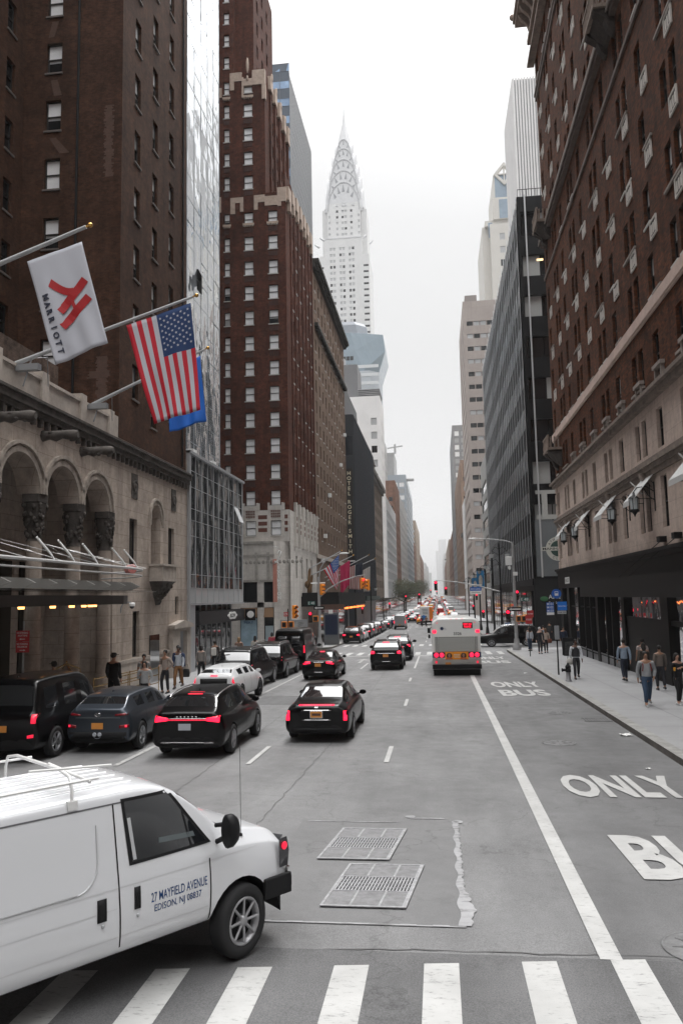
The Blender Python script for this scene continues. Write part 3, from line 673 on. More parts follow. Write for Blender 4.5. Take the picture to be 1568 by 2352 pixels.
# tower above
tw = B.mb()
cols = [35.5, 38.0, 40.6]
wl = []
for r_ in range(18):
    for ci, c in enumerate(cols):
        zz = 13.6 + 3.07 * r_ + (-.9 if ci == 1 else 0) + (.0)
        wl.append((c - 33.9, zz, .75, 1.75, ('sash', 'd' if (r_ * 3 + ci) % 4 == 0 else ('b' if (r_ + ci) % 3 else 'f'))))
B.wall(tw, (XL + .01, 33.9), (XL + .01, 43.7), 11.32, 69, wl, .2)
wl = [(-18.45 + 19.6, 11.6 + 3.05 * r_, .8, 1.6, ('sash', 'e' if r_ % 3 == 1 else 'b')) for r_ in range(18)]
B.wall(tw, (-19.6, 33.9), (XL + .01, 33.9), 11.32, 69, wl, .2)
# re-entrant wing to the left (its side faces the street)
wl = [(c - 28.6, 13.0 + 3.05 * r_, .75, 1.6, ('dark', 'a')) for r_ in range(18) for c in (29.7, 32.3)]
B.wall(tw, (-19.6, 28.6), (-19.6, 33.9), 11.32, 69, wl, .2)
wl = [(c, 13.0 + 3.05 * r_, .8, 1.6, ('dark', 'a')) for r_ in range(18) for c in (1, 4.5, 8)]
B.wall(tw, (-31, 28.6), (-19.6, 28.6), 11.32, 69, wl, .2)
tw.quad((XL + .01, 43.7, 11.3), (-40, 43.7, 11.3), (-40, 43.7, 69), (XL + .01, 43.7, 69))
tw.quad((-31, 12, -.8), (-31, 28.6, -.8), (-31, 28.6, 69), (-31, 12, 69))
B.part(tw, 'brick_tower', brick_brown)
ro = B.mb(); ro.box(-31, XL - .3, 12, 33.9, 11.0, 11.1); B.part(ro, 'terrace_roof', M_dark)
bh = B.mb(); bh.box(-17.6, -16.0, 26.5, 31.0, 11.1, 13.9); B.part(bh, 'roof_hut', masonry('brick_hut', (.13, .09, .07), (.11, .075, .06), (.09, .07, .06)))
pt = B.mb()
q = random.Random(5)
def patch(x0, x1, z0, z1, y=33.895):
    z = z0
    while z < z1:
        a, b_ = x0 + q.uniform(-.08, .08), x1 + q.uniform(-.08, .08); pt.quad((a, y, z), (b_, y, z), (b_, y, z + .07), (a, y, z + .07)); z += .07
patch(-15.35, -14.95, 24.2, 27.9); patch(-15.6, -15.1, 13.0, 14.15); patch(-16.0, -15.0, 14.2, 14.5); patch(-15.6, -15.1, 14.55, 15.2)
for k, zz in enumerate((32.6, 29.45, 26.4)):
    for j in range(12): pt.quad((-18.2 + j * .03 * (k - .5), 33.895, zz - j * .07), (-17.85 + j * .04 * (k - .5), 33.895, zz - j * .07), (-17.85 + j * .04 * (k - .5), 33.895, zz + .07 - j * .07), (-18.2 + j * .03 * (k - .5), 33.895, zz + .07 - j * .07))
B.part(pt, 'repaired_brickwork', brick_patch)
dp = B.mb(); dp.tube([(-16.75, 33.84, 11.4), (-16.75, 33.84, 68)], .06, 6); dp.tube([(XL + .07, 42.9, 11.4), (XL + .07, 42.9, 68)], .05, 6); B.part(dp, 'drainpipe', M_dark)
B.finish()

# entrance canopy of glass and steel
cp = thing('glass_canopy', (-13.2, 25.5, 4.9), 'curved glass and white steel entrance canopy hung from rods on the arcade hotel', 'canopy')
def L_(mb): mb.off = Vector((-13.2, 25.5, 4.9)); return mb
XC = -14.5
b = L_(MB()); n = 14
curve = [(-11.6 + .9 * math.cos(t * .5) - .2, y) for t, y in [(0, 0)]]
edge = [(-11.3, 14.0), (-11.3, 27.5), (-11.35, 28.6), (-11.6, 29.6), (-12.0, 30.5), (-12.6, 31.3), (-13.3, 31.9), (-14.5, 32.3)]
b.tube([(x, y, 4.95) for x, y in edge], .05, 10); b.tube([(x, y, 4.72) for x, y in edge], .03, 8); b.build('rim_beam', mat('canopy_white_steel', (.66, .66, .66), .3, .3), cp)
b = L_(MB())
for y in [14 + 1.25 * k for k in range(14)]:
    xe = -11.3 if y < 28 else -11.3 - (y - 28) * .45
    b.prism([(XC, 4.62), (xe, 4.42), (xe + .3, 4.28), (xe, 4.16), (XC, 4.25)], y, y + .05, 'y')
b.build('fin_beam', mat('canopy_fin', (.34, .335, .32), .35, .3), cp)
g1 = L_(MB()); e2 = [(x + .55, y + (.5 if y > 29 else 0)) for x, y in edge[:-1]] + [(-14.5, 32.9)]
g1.add([(x, y, 4.08) for x, y in e2] + [(XC, 14, 4.2)] + [(x, y, 4.1) for x, y in e2] + [(XC, 14, 4.22)], [tuple(range(len(e2) + 1)), tuple(range(len(e2) + 1, 2 * len(e2) + 2))[::-1]])
mg = mat('canopy_glass', (.30, .28, .26), .1); mg.node_tree.nodes['Principled BSDF'].inputs['Transmission Weight'].default_value = .85; mg.node_tree.nodes['Principled BSDF'].inputs['IOR'].default_value = 1.1
g1.build('glass_roof', mg, cp)
b = L_(MB()); e3 = [(x - .5, y - .2) for x, y in edge[:-1]] + [(-14.5, 32.0)]
b.add([(x, y, 3.62) for x, y in e3] + [(XC, 14, 3.62)] + [(x, y, 3.95) for x, y in e3] + [(XC, 14, 3.95)], [tuple(range(len(e3) + 1)), tuple(range(len(e3) + 1, 2 * len(e3) + 2))[::-1]] + [(i, i + 1, i + len(e3) + 2, i + len(e3) + 1) for i in range(len(e3) - 1)])
b.build('soffit', mat('soffit_bronze', (.035, .027, .02), .35, .3), cp)
for k, y in enumerate((22.4, 24.6, 26.2, 27.4, 28.2, 28.8)):
    b = L_(MB()); x = -12.6 - .12 * k; b.lathe([(.09, 3.54), (.10, 3.615)], (x, y, 0), 10); b.build('downlight', M_warm, cp)
for y in (22.0, 23.3, 25.0, 27.4, 28.5):
    b = L_(MB()); b.tube([(-11.35, y, 5.0), (-11.45, y - .1, 5.2), (-11.75, y - .25, 5.62)], [.022, .038, .038], 8); b.ell((-11.78, y - .26, 5.66), (.038, .038, .038), 8, 6); b.build('strut', M_white, cp)
b = L_(MB())
for ya, yb in ((17.5, 20.5), (20, 22.6), (20.0, 25.2), (27.1, 23.6), (27.1, 26.2), (27.1, 28.3), (27.1, 29.5)):
    za = 6.15 if ya != 27.1 else 5.9
    b.tube([(XC + .1, ya, za), (-11.4, yb, 5.0)], .008, 5)
    for f in (.3, .75): p = Vector((XC + .1, ya, za)).lerp(Vector((-11.4, yb, 5.0)), f); d_ = (Vector((-11.4, yb, 5.0)) - Vector((XC + .1, ya, za))).normalized() * .12; b.tube([p - d_, p, p + d_], [.012, .03, .012], 7)
b.build('tension_rod', mat('rod_steel', (.6, .6, .6), .3, .6), cp)
b = MB((-12.3, 30.3, 5.0)); b.M = Matrix.Translation((-12.2, 29.9, 5.0)) @ Matrix.Rotation(R(35), 4, 'Z') @ Matrix.Rotation(PI / 2, 4, 'X') @ Matrix.Translation((0, 0, -.3))
b.lathe([(.17, 0), (.19, .02), (.16, .04), (.15, .3), (.16, .56), (.19, .58), (.17, .6)], n=14)
tag(b.build('wrapped_spool', mat('pink_wrap', (.62, .22, .20), .6, noise=.3, nscale=14), loc=(-12.3, 30.3, 5.0)), 'faded red wrapped bundle lying on the corner of the glass canopy', 'bundle')
# dome camera on the stone
cmr = thing('dome_camera', (XL, 34.4, 3.2), 'white dome security camera on a curved arm on the stone wall by the tall window', 'security camera')
b = MB(); b.tube([(0, 0, 0), (.03, 0, .25), (.12, 0, .42), (.3, 0, .48), (.5, 0, .47)], .03, 8); b.build('arm', M_grey, cmr)
b = MB(); b.lathe([(.02, .47), (.12, .46), (.14, .36), (.135, .3)], (.55, 0, 0), 14); b.build('housing', M_white, cmr); b = MB(); b.ell((.55, 0, .29), (.11, .11, .11), 12, 8); b.build('dome', mat('dome_glass', (.03, .03, .035), .05), cmr)
alu = mat('anodised_aluminium', (.55, .56, .57), .4, .3)
gl_off = wavyglass('office_glass', (.17, .18, .185), .04, .35, .5, metal=.8)
def curtain(B, p0, p1, zs, nx, mull=.06, proj=.12, glassmat=None, spandrel=None, transom=.05, fmat=None, jitter=.006, seed=1):
    """curtain wall: one pane per cell, each slightly out of true, mullions and transoms. zs: list of (z0,z1,is_spandrel)"""
    L = math.hypot(p1[0] - p0[0], p1[1] - p0[1]); u = ((p1[0] - p0[0]) / L, (p1[1] - p0[1]) / L); n = (-u[1], u[0]); q = random.Random(seed)
    P = lambda a, z, d=0: (p0[0] + u[0] * a + n[0] * d, p0[1] + u[1] * a + n[1] * d, z)
    g = B.mb(); f = B.mb(); w = L / nx
    for z0, z1, sp_ in zs:
        for i in range(nx):
            j = [q.uniform(-jitter, jitter) for _ in range(3)]
            g.quad(P(i * w, z0, j[0]), P((i + 1) * w, z0, j[1]), P((i + 1) * w, z1, j[2]), P(i * w, z1, j[0] + j[2] - j[1]), 1 if sp_ else 0)
        a, c = P(0, z0, -proj * .5), P(L, z0, -proj * .5); e, h = P(0, z0, .0), P(L, z0, .0)
        if transom:
            f.add([(a[0], a[1], z0 - transom / 2), (c[0], c[1], z0 - transom / 2), (c[0], c[1], z0 + transom / 2), (a[0], a[1], z0 + transom / 2), (e[0], e[1], z0 - transom / 2), (h[0], h[1], z0 - transom / 2), (h[0], h[1], z0 + transom / 2), (e[0], e[1], z0 + transom / 2)],
              [(0, 1, 2, 3), (0, 1, 5, 4), (3, 2, 6, 7)])
    za, zb = zs[0][0], zs[-1][1]
    for i in range(nx + 1):
        a = i * w; c = [P(a - mull / 2, 0, -proj), P(a + mull / 2, 0, -proj), P(a + mull / 2, 0, .01), P(a - mull / 2, 0, .01)]
        f.add([(x, y, za) for x, y, _ in c] + [(x, y, zb) for x, y, _ in c], [(0, 1, 2, 3), (4, 5, 6, 7), (0, 1, 5, 4), (1, 2, 6, 5), (3, 0, 4, 7)])
    o = B.part(g, 'glazing', [glassmat, spandrel or glassmat]); o2 = B.part(f, 'mullions', fmat or alu)
    return o, o2
B = Bld('glass_office', (XL, 50, gz(50)), 'low grey glass office with a slanting metal framed curtain wall above a dark corner shop')
zs = [(3.55, 4.45, True)] + [(a, b_, False) for a, b_ in ((4.45, 5.25), (5.25, 7.55), (7.55, 8.5), (8.5, 9.2), (9.2, 10.5), (10.5, 11.5), (11.5, 12.45))]
curtain(B, (XL, 44.25), (XL, 57.0), zs, 10, .045, .05, glassmat=gl_off, transom=.025, spandrel=mat('panel_pale_grey', (.45, .46, .47), .35, coat=.3), seed=2)
curtain(B, (-40, 57.0 + 0), (XL, 57.0), [(3.55, 12.45, False)], 18, glassmat=gl_off)
s_ = B.mb(); s_.box(XL - .4, XL + .16, 43.96, 44.22, -.8, 12.6); s_.box(XL - .4, XL + .2, 43.96, 57.05, 12.45, 12.62); s_.box(-40, XL - .4, 44.3, 56.95, 12.2, 12.4); s_.box(XL - .3, XL + .1, 44.22, 57.02, 3.42, 3.52)
s_.box(XL - .5, XL + .05, 44.3, 45.4, -.8, 3.42)
B.part(s_, 'edge_frame', mat('office_frame_grey', (.42, .43, .445), .45, .3))
s_ = B.mb(); s_.box(-17.5, -16.5, 44.1 + .5, 46, 12.62, 13.2); s_.box(XL - 1.4, XL - .35, 46.2, 46.9, 12.62, 13.15); s_.box(XL - 1.4, XL - .35, 50.6, 51.3, 12.62, 13.15); B.part(s_, 'roof_unit', M_white)
curtain(B, (XL - .9, 45.5), (XL - .9, 57), [(-.75, 3.4, False)], 9, .05, .06, glassmat=mat('shop_glass', (.015, .017, .02), .03, spec=.8), seed=4)
s_ = B.mb(); s_.box(XL - .85, XL + .12, 46.0, 57.1, 2.2, 3.02); B.part(s_, 'shop_fascia', mat('fascia_black', (.010, .010, .012), .5))
# oval sign: white cartouche lettering-like marks
sg = B.mb(); pts = []
for k in range(40):
    t = 2 * PI * k / 40; r_ = 1 + .10 * math.cos(6 * t) ; pts.append((53.6 + 1.15 * r_ * math.cos(t), 2.62 + .26 * r_ * math.sin(t)))
sg.prism(pts, XL + .12, XL + .16, 'x'); B.part(sg, 'sign_plate', mat('sign_white', (.75, .75, .73), .5))
text_obj('BLZW', 'sign_lettering', M_black, B.e, width=1.3, height=.24, extrude=.004, offset=.02, M=Matrix.Translation(-B.base) @ frame_M((XL + .166, 53.6, 2.62), (0, 1, 0), (0, 0, 1)))
s_ = B.mb(); s_.box(XL + .16, XL + .95, 57.02, 57.12, 2.15, 3.0); B.part(s_, 'blade_sign', M_black); s_ = B.mb(); s_.M = Matrix.Translation((XL + .6, 57.0, 2.6)) @ Matrix.Rotation(PI / 2, 4, 'X'); s_.lathe([(.26, 0), (.26, .03)], n=20); B.part(s_, 'sign_plate', MATS['sign_white'])
# open awning windows
for y, z in ((54.6, 9.2),):
    s_ = B.mb(); s_.M = Matrix.Translation((XL - .05, y, z + 1.25)) @ Matrix.Rotation(R(-22), 4, 'Y'); s_.box(0, .05, 0, 1.15, -1.25, 0); B.part(s_, 'open_window', [mat('open_pane', (.5, .51, .52), .3, coat=.4)])
B.finish()
# tall mirrored glass tower behind it
B = Bld('mirrored_tower', (-16.3, 50, 0), 'tall mirrored glass tower rising between the brick hotels, reflecting pale sky', cap=96)
gl_m = wavyglass('mirror_glass', (.84, .87, .90), .05, .16, .6, metal=.95)
zs = [(12.7 + k * 1.72, 12.7 + (k + 1) * 1.72, False) for k in range(38)]
curtain(B, (-16.3, 44.4), (-16.3, 57.3), zs, 8, .03, .02, glassmat=gl_m, transom=.03, fmat=mat('tower_joint', (.30, .32, .34), .4), jitter=.012, seed=9)
s_ = B.mb(); s_.box(-40, -16.35, 44.3, 57.3, 12.5, 78.0); B.part(s_, 'core', mat('tower_back', (.2, .21, .22), .4))
for y, z in ((44.6, 35.3), (44.7, 25.2), (51.6, 25.8)):
    s_ = B.mb(); s_.M = Matrix.Translation((-16.28, y, z + 1.5)) @ Matrix.Rotation(R(-28), 4, 'Y'); s_.box(.02, .07, 0, 1.0, -1.5, 0); B.part(s_, 'open_window', MATS['open_pane']); s_ = B.mb(); s_.box(-16.3, -16.26, y, y + 1.0, z, z + 1.5); B.part(s_, 'opening_dark_plate', M_void)  # black plate on the wall paints the dark behind the open pane
B.finish()

Y0 = 76.0; XE = -14.5
B = Bld('setback_hotel', (XE, Y0, gz(76)), 'dark red brick setback hotel with pale stepped terracotta trim and blinds in its windows', sill=mat('sill_white', (.48, .47, .45), .8))
tr = stone_grey
wcols = [(-21.1, .62), (-18.95, .98), (-16.38, 1.0)]
def rows(z0, n, dz): return [z0 + dz * k for k in range(n)]
wst = B.mb(); q = random.Random(11)
def kindr(top=False):
    return ('sash', q.choice('aaaaebbf' if not top else 'aaaaaae'))
# main shaft, north face: to z 46.6
wl = []
for zz in rows(15.9, 13, 2.70)[:11] :
    for x, w in wcols: wl.append((x + 22.0, zz, w, 1.45, kindr()))
base_rows = rows(13.1, 12, 2.70)
wl = []
for i, zz in enumerate(base_rows):
    for j, (x, w) in enumerate(wcols): wl.append((x + 22.0, zz, w, 1.5, kindr(j == 1)))
B.wall(wst, (-22.0, Y0), (XE, Y0), 12.6, 46.3, wl, .22)
# stepped corner returning to the avenue face (ribbed with piers)
ribs = [78.6, 80.8, 83.2, 85.6, 88.0, 90.4, 92.6]
wl = []
for zz in base_rows:
    for k, y in enumerate(ribs[:-1]): wl.append((y - Y0 + .75, zz, .8, 1.5, ('dark', q.choice('pqn'))))
B.wall(wst, (XE, Y0), (XE, 93.0), 12.6, 48.5, wl, .22)
for y in ribs: wst.box(XE - .01, XE + .14, y - .28, y + .28, 12.62, 48.3)
wst.box(-22, XE, 93.0, 93.3, 12, 48)
# second tier to z 60 (set back), third above
wl = []
for i, zz in enumerate(rows(49.0 - 2.3, 5, 2.72)):
    for j, (x, w) in enumerate(wcols[:2]): wl.append((x + 22.0, zz + .2, w, 1.5, kindr(True)))
Y1 = 77.2
B.wall(wst, (-22.0, Y0 + .01), (-16.6, Y0 + .01), 46.3, 60.0, wl, .22)
wl = [(y - Y0, zz, .8, 1.5, ('dark', 'n')) for zz in rows(47.0, 5, 2.72) for y in (79.5, 82.0, 84.6, 87)]
B.wall(wst, (-16.6, Y0), (-16.6, 89.5), 46.3, 60.5, wl, .22)
for y in (78.4, 80.8, 83.4, 86.0, 88.4): wst.box(-16.61, -16.38, y - .25, y + .25, 46.35, 60.4)
wl = [(-21.1 + 22, zz, .62, 1.4, kindr(True)) for zz in rows(60.8, 5, 2.6)]
B.wall(wst, (-22.0, Y0 + .02), (-20.0, Y0 + .02), 60.0, 76, wl, .22)
B.wall(wst, (-20.0, Y0 + .9), (-17.98, Y0 + .9), 60.0, 76, [], .22); wst.quad((-20, Y0, 60), (-20, Y0 + .9, 60), (-20, Y0 + .9, 76), (-20, Y0, 76))
wl = [(y - 77.5, zz, .8, 1.5, ('dark', 'n')) for zz in rows(61.0, 5, 2.72) for y in (79.0, 81.5, 84)]
B.wall(wst, (-18.0, 76.9), (-18.0, 87), 60.0, 76, wl, .22)
# left court: side wall facing the avenue set back, light well
wl = [(1.2, zz, .5, 1.0, ('dark', 'n')) for zz in rows(13.1, 24, 2.70)]
B.wall(wst, (-22.0, 72.5), (-22.0, Y0), 0, 76, wl, .2)
B.wall(wst, (-40, 72.5), (-22.0, 72.5), 0, 76)
wst.box(-22, XE - .5, Y0 + .5, 92, 46.0, 46.2); wst.box(-22, -17, Y0 + .5, 89, 59.6, 59.9)
B.part(wst, 'brick_shaft', brick_red)
# recessed window bays are marked by carved dark brick spandrels
sp = B.mb()
for zz in base_rows:
    for x, w in wcols:
        for k in range(4): sp.box(x + w * (k + .1) / 4, x + w * (k + .9) / 4, Y0 - .03, Y0 + .02, zz - .75, zz - .25)
for zz in rows(46.9, 5, 2.72):
    for x, w in wcols[:2]:
        for k in range(4): sp.box(x + w * (k + .1) / 4, x + w * (k + .9) / 4, Y0 - .03, Y0 + .02, zz - .75, zz - .25)
B.part(sp, 'brick_spandrel', mat('spandrel_brick', (.05, .022, .018), .9, noise=.3, nscale=8))
t = B.mb()
# stepped terracotta at the top of each tier
def crown(x0, x1, z, y=Y0, h=1.0, drop=(.9, .4)):
    t.box(x0, x1, y - .06, y + .3, z - h, z)
# tier one parapet: tall over the outer bay, lower towards the tower
t.box(-15.35, -13.9 - .55, Y0 - .07, Y0 + .35, 45.2, 46.75); t.box(-16.7, -15.35, Y0 - .06, Y0 + .3, 44.85, 45.9); t.box(-15.35, -14.95, Y0 - .065, Y0 + .3, 44.7, 45.2)
t.box(-17.85, -17.45, Y0 - .06, Y0 + .02, 44.5, 46.1); t.box(-17.45, -16.7, Y0 - .06, Y0 + .02, 45.3, 46.1); t.box(-20.4, -19.9, Y0 - .06, Y0 + .02, 44.2, 46.0); t.box(-19.9, -19.0, Y0 - .06, Y0 + .02, 45.4, 46.0); t.box(-22, -21.4, Y0 - .06, Y0 + .02, 44.5, 46.2); t.box(-19.35, -19.0, Y0 - .06, Y0 + .02, 44.4, 45.4)
for y, dz in ((77.2, 46.9), (79.4, 47.6), (81.9, 48.1), (84.4, 48.4), (86.8, 48.6), (89.2, 48.8), (91.6, 48.8)):
    t.box(XE - .2, XE + .34, y - .9, y + .5, dz - 1.4, dz + .1); t.box(XE - .2, XE + .38, y - .35, y + .3, dz - 2.4, dz - 1.4)
# tier two crown
t.box(-17.95, -16.55, Y0 - .07, Y0 + .4, 58.6, 60.3); t.box(-16.9, -16.5, Y0 - .075, Y0 + .3, 56.9, 58.6); t.box(-18.9, -17.95, Y0 - .06, Y0 + .2, 58.6, 59.4); t.box(-20.4, -19.1, Y0 - .06, Y0 + .2, 59.2, 60.2); t.box(-20.4, -19.95, Y0 - .06, Y0 + .2, 58.2, 59.2); t.box(-19.1, -18.9, Y0 - .06, Y0 + .2, 57.2, 59.6); t.box(-22, -21.3, Y0 - .06, Y0 + .2, 57.5, 58.6)
for y in (78.4, 80.8, 83.4, 86.0, 88.4): t.box(-16.8, -16.28, y - .7, y + .5, 59.2, 60.7 + (y - 78) * .05); t.ell((-16.3, y, 60.9), (.14, .16, .55), 8, 6)
for k, x in enumerate((-15.9, -15.6, -15.2)): t.lathe([(.09, 0), (.12, .15), (.06, .3), (.1, .45)], (x, Y0 + .15, 45.92), 8)
t.ell((-18.45, Y0 - .1, 60.9), (.16, .15, .9), 8, 8); t.ell((-18.45, Y0 - .12, 59.4), (.12, .15, .3), 8, 8)
# arcaded corbel tables below upper windows
for zt in (42.8, 57.2):
    for x, w in (wcols if zt < 50 else wcols[:2]):
        t.box(x - .12, x + w + .12, Y0 - .08, Y0 + .02, zt + .05, zt + .28)
        for k in range(4): t.lathe([(.02, -.18), (.1, -.1), (.12, .05)], (x + w * (k + .5) / 4, Y0 - .06, zt), 8)
# patterned base storey: pale stone with brick inlays
B.part(t, 'terracotta_trim', mat('terracotta_trim', (.42, .33, .27), .8, noise=.2, nscale=2.5, bump=.2, bscale=12))
lo = B.mb(); wl = [(-18.95 + 22, 10.05, 1.05, 1.5, ('sash', 'a')), (-16.38 + 22, 10.05, 1.05, 1.5, ('sash', 'a')), (-21.2 + 22, 10.05, .7, 1.5, ('sash', 'a'))]
B.wall(lo, (-22, Y0 - .05), (XE + .02, Y0 - .05), 9.4, 12.6, wl, .24)
wl = [(y - Y0 + .7, 10.05, .85, 1.5, ('dark', 'p')) for y in ribs[:-1]]
B.wall(lo, (XE + .05, Y0), (XE + .05, 93), -1.2, 12.6, wl + [(3 + 3.2 * k, 5.8, .9, 2.3, ('dark', 'n')) for k in range(4)], .3)
for y in ribs: lo.box(XE + .04, XE + .33, y - .3, y + .3, 9.0, 13.6)
for x in (-17.75, -15.2, -20.2): lo.box(x, x + .25, Y0 - .09, Y0 + .0, 12.6, 13.3)
for x, w in wcols[1:]: lo.box(x - .3, x - .1, Y0 - .08, Y0, 12.6, 13.35); lo.box(x + w + .1, x + w + .3, Y0 - .08, Y0, 12.6, 13.35); lo.box(x - .1, x + w + .1, Y0 - .07, Y0, 12.58, 13.0)
# lower pavilion with chamfered corner
CHX = -15.9
lo.quad((-40, Y0 - 1.0, 5.4), (CHX, Y0 - 1.0, 5.4), (CHX, Y0 - 1.0, 9.4), (-40, Y0 - 1.0, 9.4)); lo.quad((CHX, Y0 - 1.0, -1.2), (XE + .05, Y0 + .6, -1.2), (XE + .05, Y0 + .6, 9.4), (CHX, Y0 - 1.0, 9.4)); lo.quad((-40, Y0 - 1, 9.4), (CHX, Y0 - 1, 9.4), (XE, Y0 + .6, 9.4), (-40, Y0 + .6, 9.4))
for x0, x1 in ((-40, -19.35), (-17.6, -16.95), (-15.95 + .0, CHX)): lo.box(min(x0, x1) - .001, max(x0, x1), Y0 - 1.0, Y0 - .7, -1.2, 5.4)
lo.box(-19.35, -16.0, Y0 - 1.0, Y0 - .7, 2.9, 3.4)
B.part(lo, 'stone_base', tr)
ib = B.mb()
for x0, x1 in ((-17.75, -16.75), (-15.05, -14.65)):
    for z in (10.4, 11.05, 11.7): ib.box(x0 + .08, x1, Y0 - .065, Y0 - .04, z, z + .4)
for x, w in wcols[1:]:
    for i in range(5):
        for j in range(3): ib.box(x + w * (i + .15) / 5, x + w * (i + .8) / 5, Y0 - .09, Y0 - .06, 11.85 + j * .27, 12.05 + j * .27)
for y in ribs:
    for z in (10.4, 11.05, 11.7): ib.box(XE + .32, XE + .345, y - .2, y + .2, z, z + .4)
B.part(ib, 'brick_inlay', mat('inlay_brick', (.12, .045, .032), .85))
cn = B.mb(); cn.box(-40, CHX + .02, Y0 - 1.12, Y0 - 1.002, 9.15, 9.4); cn.box(-40, CHX + .02, Y0 - 1.06, Y0 - 1.002, 7.9, 8.1); cn.box(-40, CHX + .02, Y0 - 1.05, Y0 - 1.002, 5.4, 5.6)
for k in range(22):   # blind arcade frieze
    x = -22 + k * .42; cn.M = Matrix.Translation((x, Y0 - 1.0, 7.35)); cn.ell((0, 0, 0), (.17, .06, .2), 10, 6); cn.M = None
for x in (-19.5, -17.8, -16.6): cn.box(x, x + .28, Y0 - 1.1, Y0 - 1.002, 5.6, 8.3)
B.part(cn, 'carved_frieze', mat('frieze_stone', (.30, .285, .26), .85, noise=.3, nscale=3))
for x0, x1, z0, z1 in ((-19.35, -17.6, 3.4, 5.38), (-16.95, -15.97, 3.4, 5.38), (-19.35, -17.6, -.2, 2.88), (-16.95, -15.97, -.2, 2.88)):
    w_ = B.mb(); w_.box(x0, x1, Y0 - .8, Y0 - .75, z0, z1); fr = B.part(w_, 'shop_window', M_glass)
for x0, x1 in ((-19.3, -17.65), (-16.9, -16.0)):
    w_ = B.mb(); w_.add([(x0, Y0 - 1.0, 2.85), (x1, Y0 - 1.0, 2.85), (x1, Y0 - 1.35, 1.95), (x0, Y0 - 1.35, 1.95), (x0, Y0 - 1.0, 1.9), (x1, Y0 - 1.0, 1.9)], [(0, 1, 2, 3), (0, 3, 4), (1, 5, 2)]); B.part(w_, 'awning', mat('awning_tan', (.20, .115, .06), .8))
w_ = B.mb(); w_.box(-19.3, -17.7, Y0 - .86, Y0 - .82, -.9, 1.85); B.part(w_, 'shop_poster', mat('poster_blue', (.30, .42, .50), .5, noise=.2, nscale=2))
text_obj('PERT', 'poster_lettering', mat('ink_blue', (.03, .12, .28), .5), B.e, width=.9, height=.22, extrude=.003, M=Matrix.Translation(-B.base) @ frame_M((-18.5, Y0 - .88, 1.45), (1, 0, 0), (0, 0, 1)))
w_ = B.mb(); w_.box(-16.85, -16.05, Y0 - .86, Y0 - .82, -.9, 1.1); B.part(w_, 'shop_door', mat('pale_door', (.35, .42, .45), .3))
# vertical lit-letter sign with script initial
w_ = B.mb(); w_.box(-15.95, -15.55, Y0 - 1.3, Y0 - 1.22, 3.4, 7.6); B.part(w_, 'sign_backing', mat('sign_salmon', (.50, .22, .17), .6, noise=.15, nscale=2))
for i, ch in enumerate('EXINGTON'):
    text_obj(ch, 'sign_letter', mat('sign_white', (.75,) * 3), B.e, height=.34, size=.5, extrude=.03, offset=.012, M=Matrix.Translation(-B.base) @ frame_M((-15.35, Y0 - 1.34, 6.75 - i * .42), (1, 0, .15), (-.15, 0, 1)))
w_ = B.mb(); w_.tube([(-15.5, Y0 - 1.34, 8.1), (-15.3, Y0 - 1.34, 8.45), (-15.1, Y0 - 1.34, 8.35), (-15.25, Y0 - 1.34, 7.9), (-15.65, Y0 - 1.34, 7.25), (-15.9, Y0 - 1.34, 7.1), (-15.75, Y0 - 1.34, 7.4), (-15.4, Y0 - 1.34, 7.2)], .05, 6)
B.part(w_, 'script_initial', MATS['sign_white'])
text_obj('The', 'sign_letter', MATS['sign_white'], B.e, width=.5, height=.3, extrude=.03, M=Matrix.Translation(-B.base) @ frame_M((-15.6, Y0 - 1.34, 8.75), (1, 0, .2), (-.2, 0, 1)))
B.finish()

B = Bld('tan_brick_hotel', (XE, 110, gz(110)), 'tan brick hotel block with a heavy dark cornice, standing beyond the red brick hotel', cap=60)
w_ = B.mb(); q = random.Random(4); wl = []
for i in range(13):
    for j in range(11): wl.append((1.6 + j * 2.95, 11.0 + i * 2.68, 1.0, 1.6, ('dark', q.choice('npq'))))
B.wall(w_, (XE, 93.3), (XE, 126.7), -1.6, 46.6, wl, .3, holes=[])
B.wall(w_, (-40, 93.3), (XE, 93.3), 30, 46.6)
w_.quad((XE, 126.7, -2), (-40, 126.7, -2), (-40, 126.7, 46.6), (XE, 126.7, 46.6)); w_.box(-40, XE - .3, 93.5, 126.5, 46.2, 46.5)
B.part(w_, 'brick_wall', brick_tan)
c = B.mb(); c.box(XE, XE + .9, 93.3, 127.2, 46.2, 46.7); c.box(XE, XE + .45, 93.3, 127, 45.6, 46.198); c.box(XE - .01, XE + .5, 94.5, 126.8, 38.3, 38.7)
for k in range(38): c.box(XE, XE + .7, 93.6 + k * .88, 93.9 + k * .88, 45.75, 46.198)
for k in range(26): c.ell((XE + .35, 95 + k * 1.22, 38.2), (.3, .35, .3), 6, 5)
B.part(c, 'cornice', mat('cornice_dark', (.035, .032, .028), .8, noise=.4, nscale=3)); 
c = B.mb(); c.box(XE - .01, XE + .12, 93.3, 126.8, 8.6, 9.1); c.box(XE, XE + .25, 93.3, 126.8, 4.0, 4.3); B.part(c, 'string_course', stone_trim)
c = B.mb()
for z, y in ((17.5, 104.5), (11.5, 99.6), (8.2, 97), (24, 118), (30, 124)): c.box(XE, XE + .4, y, y + .7, z, z + .5)
B.part(c, 'air_conditioner', M_white)
c = B.mb(); c.box(XE - .01, XE + .08, 94, 126, -1.7, 3.9); B.part(c, 'shopfront', M_glass)
B.finish()

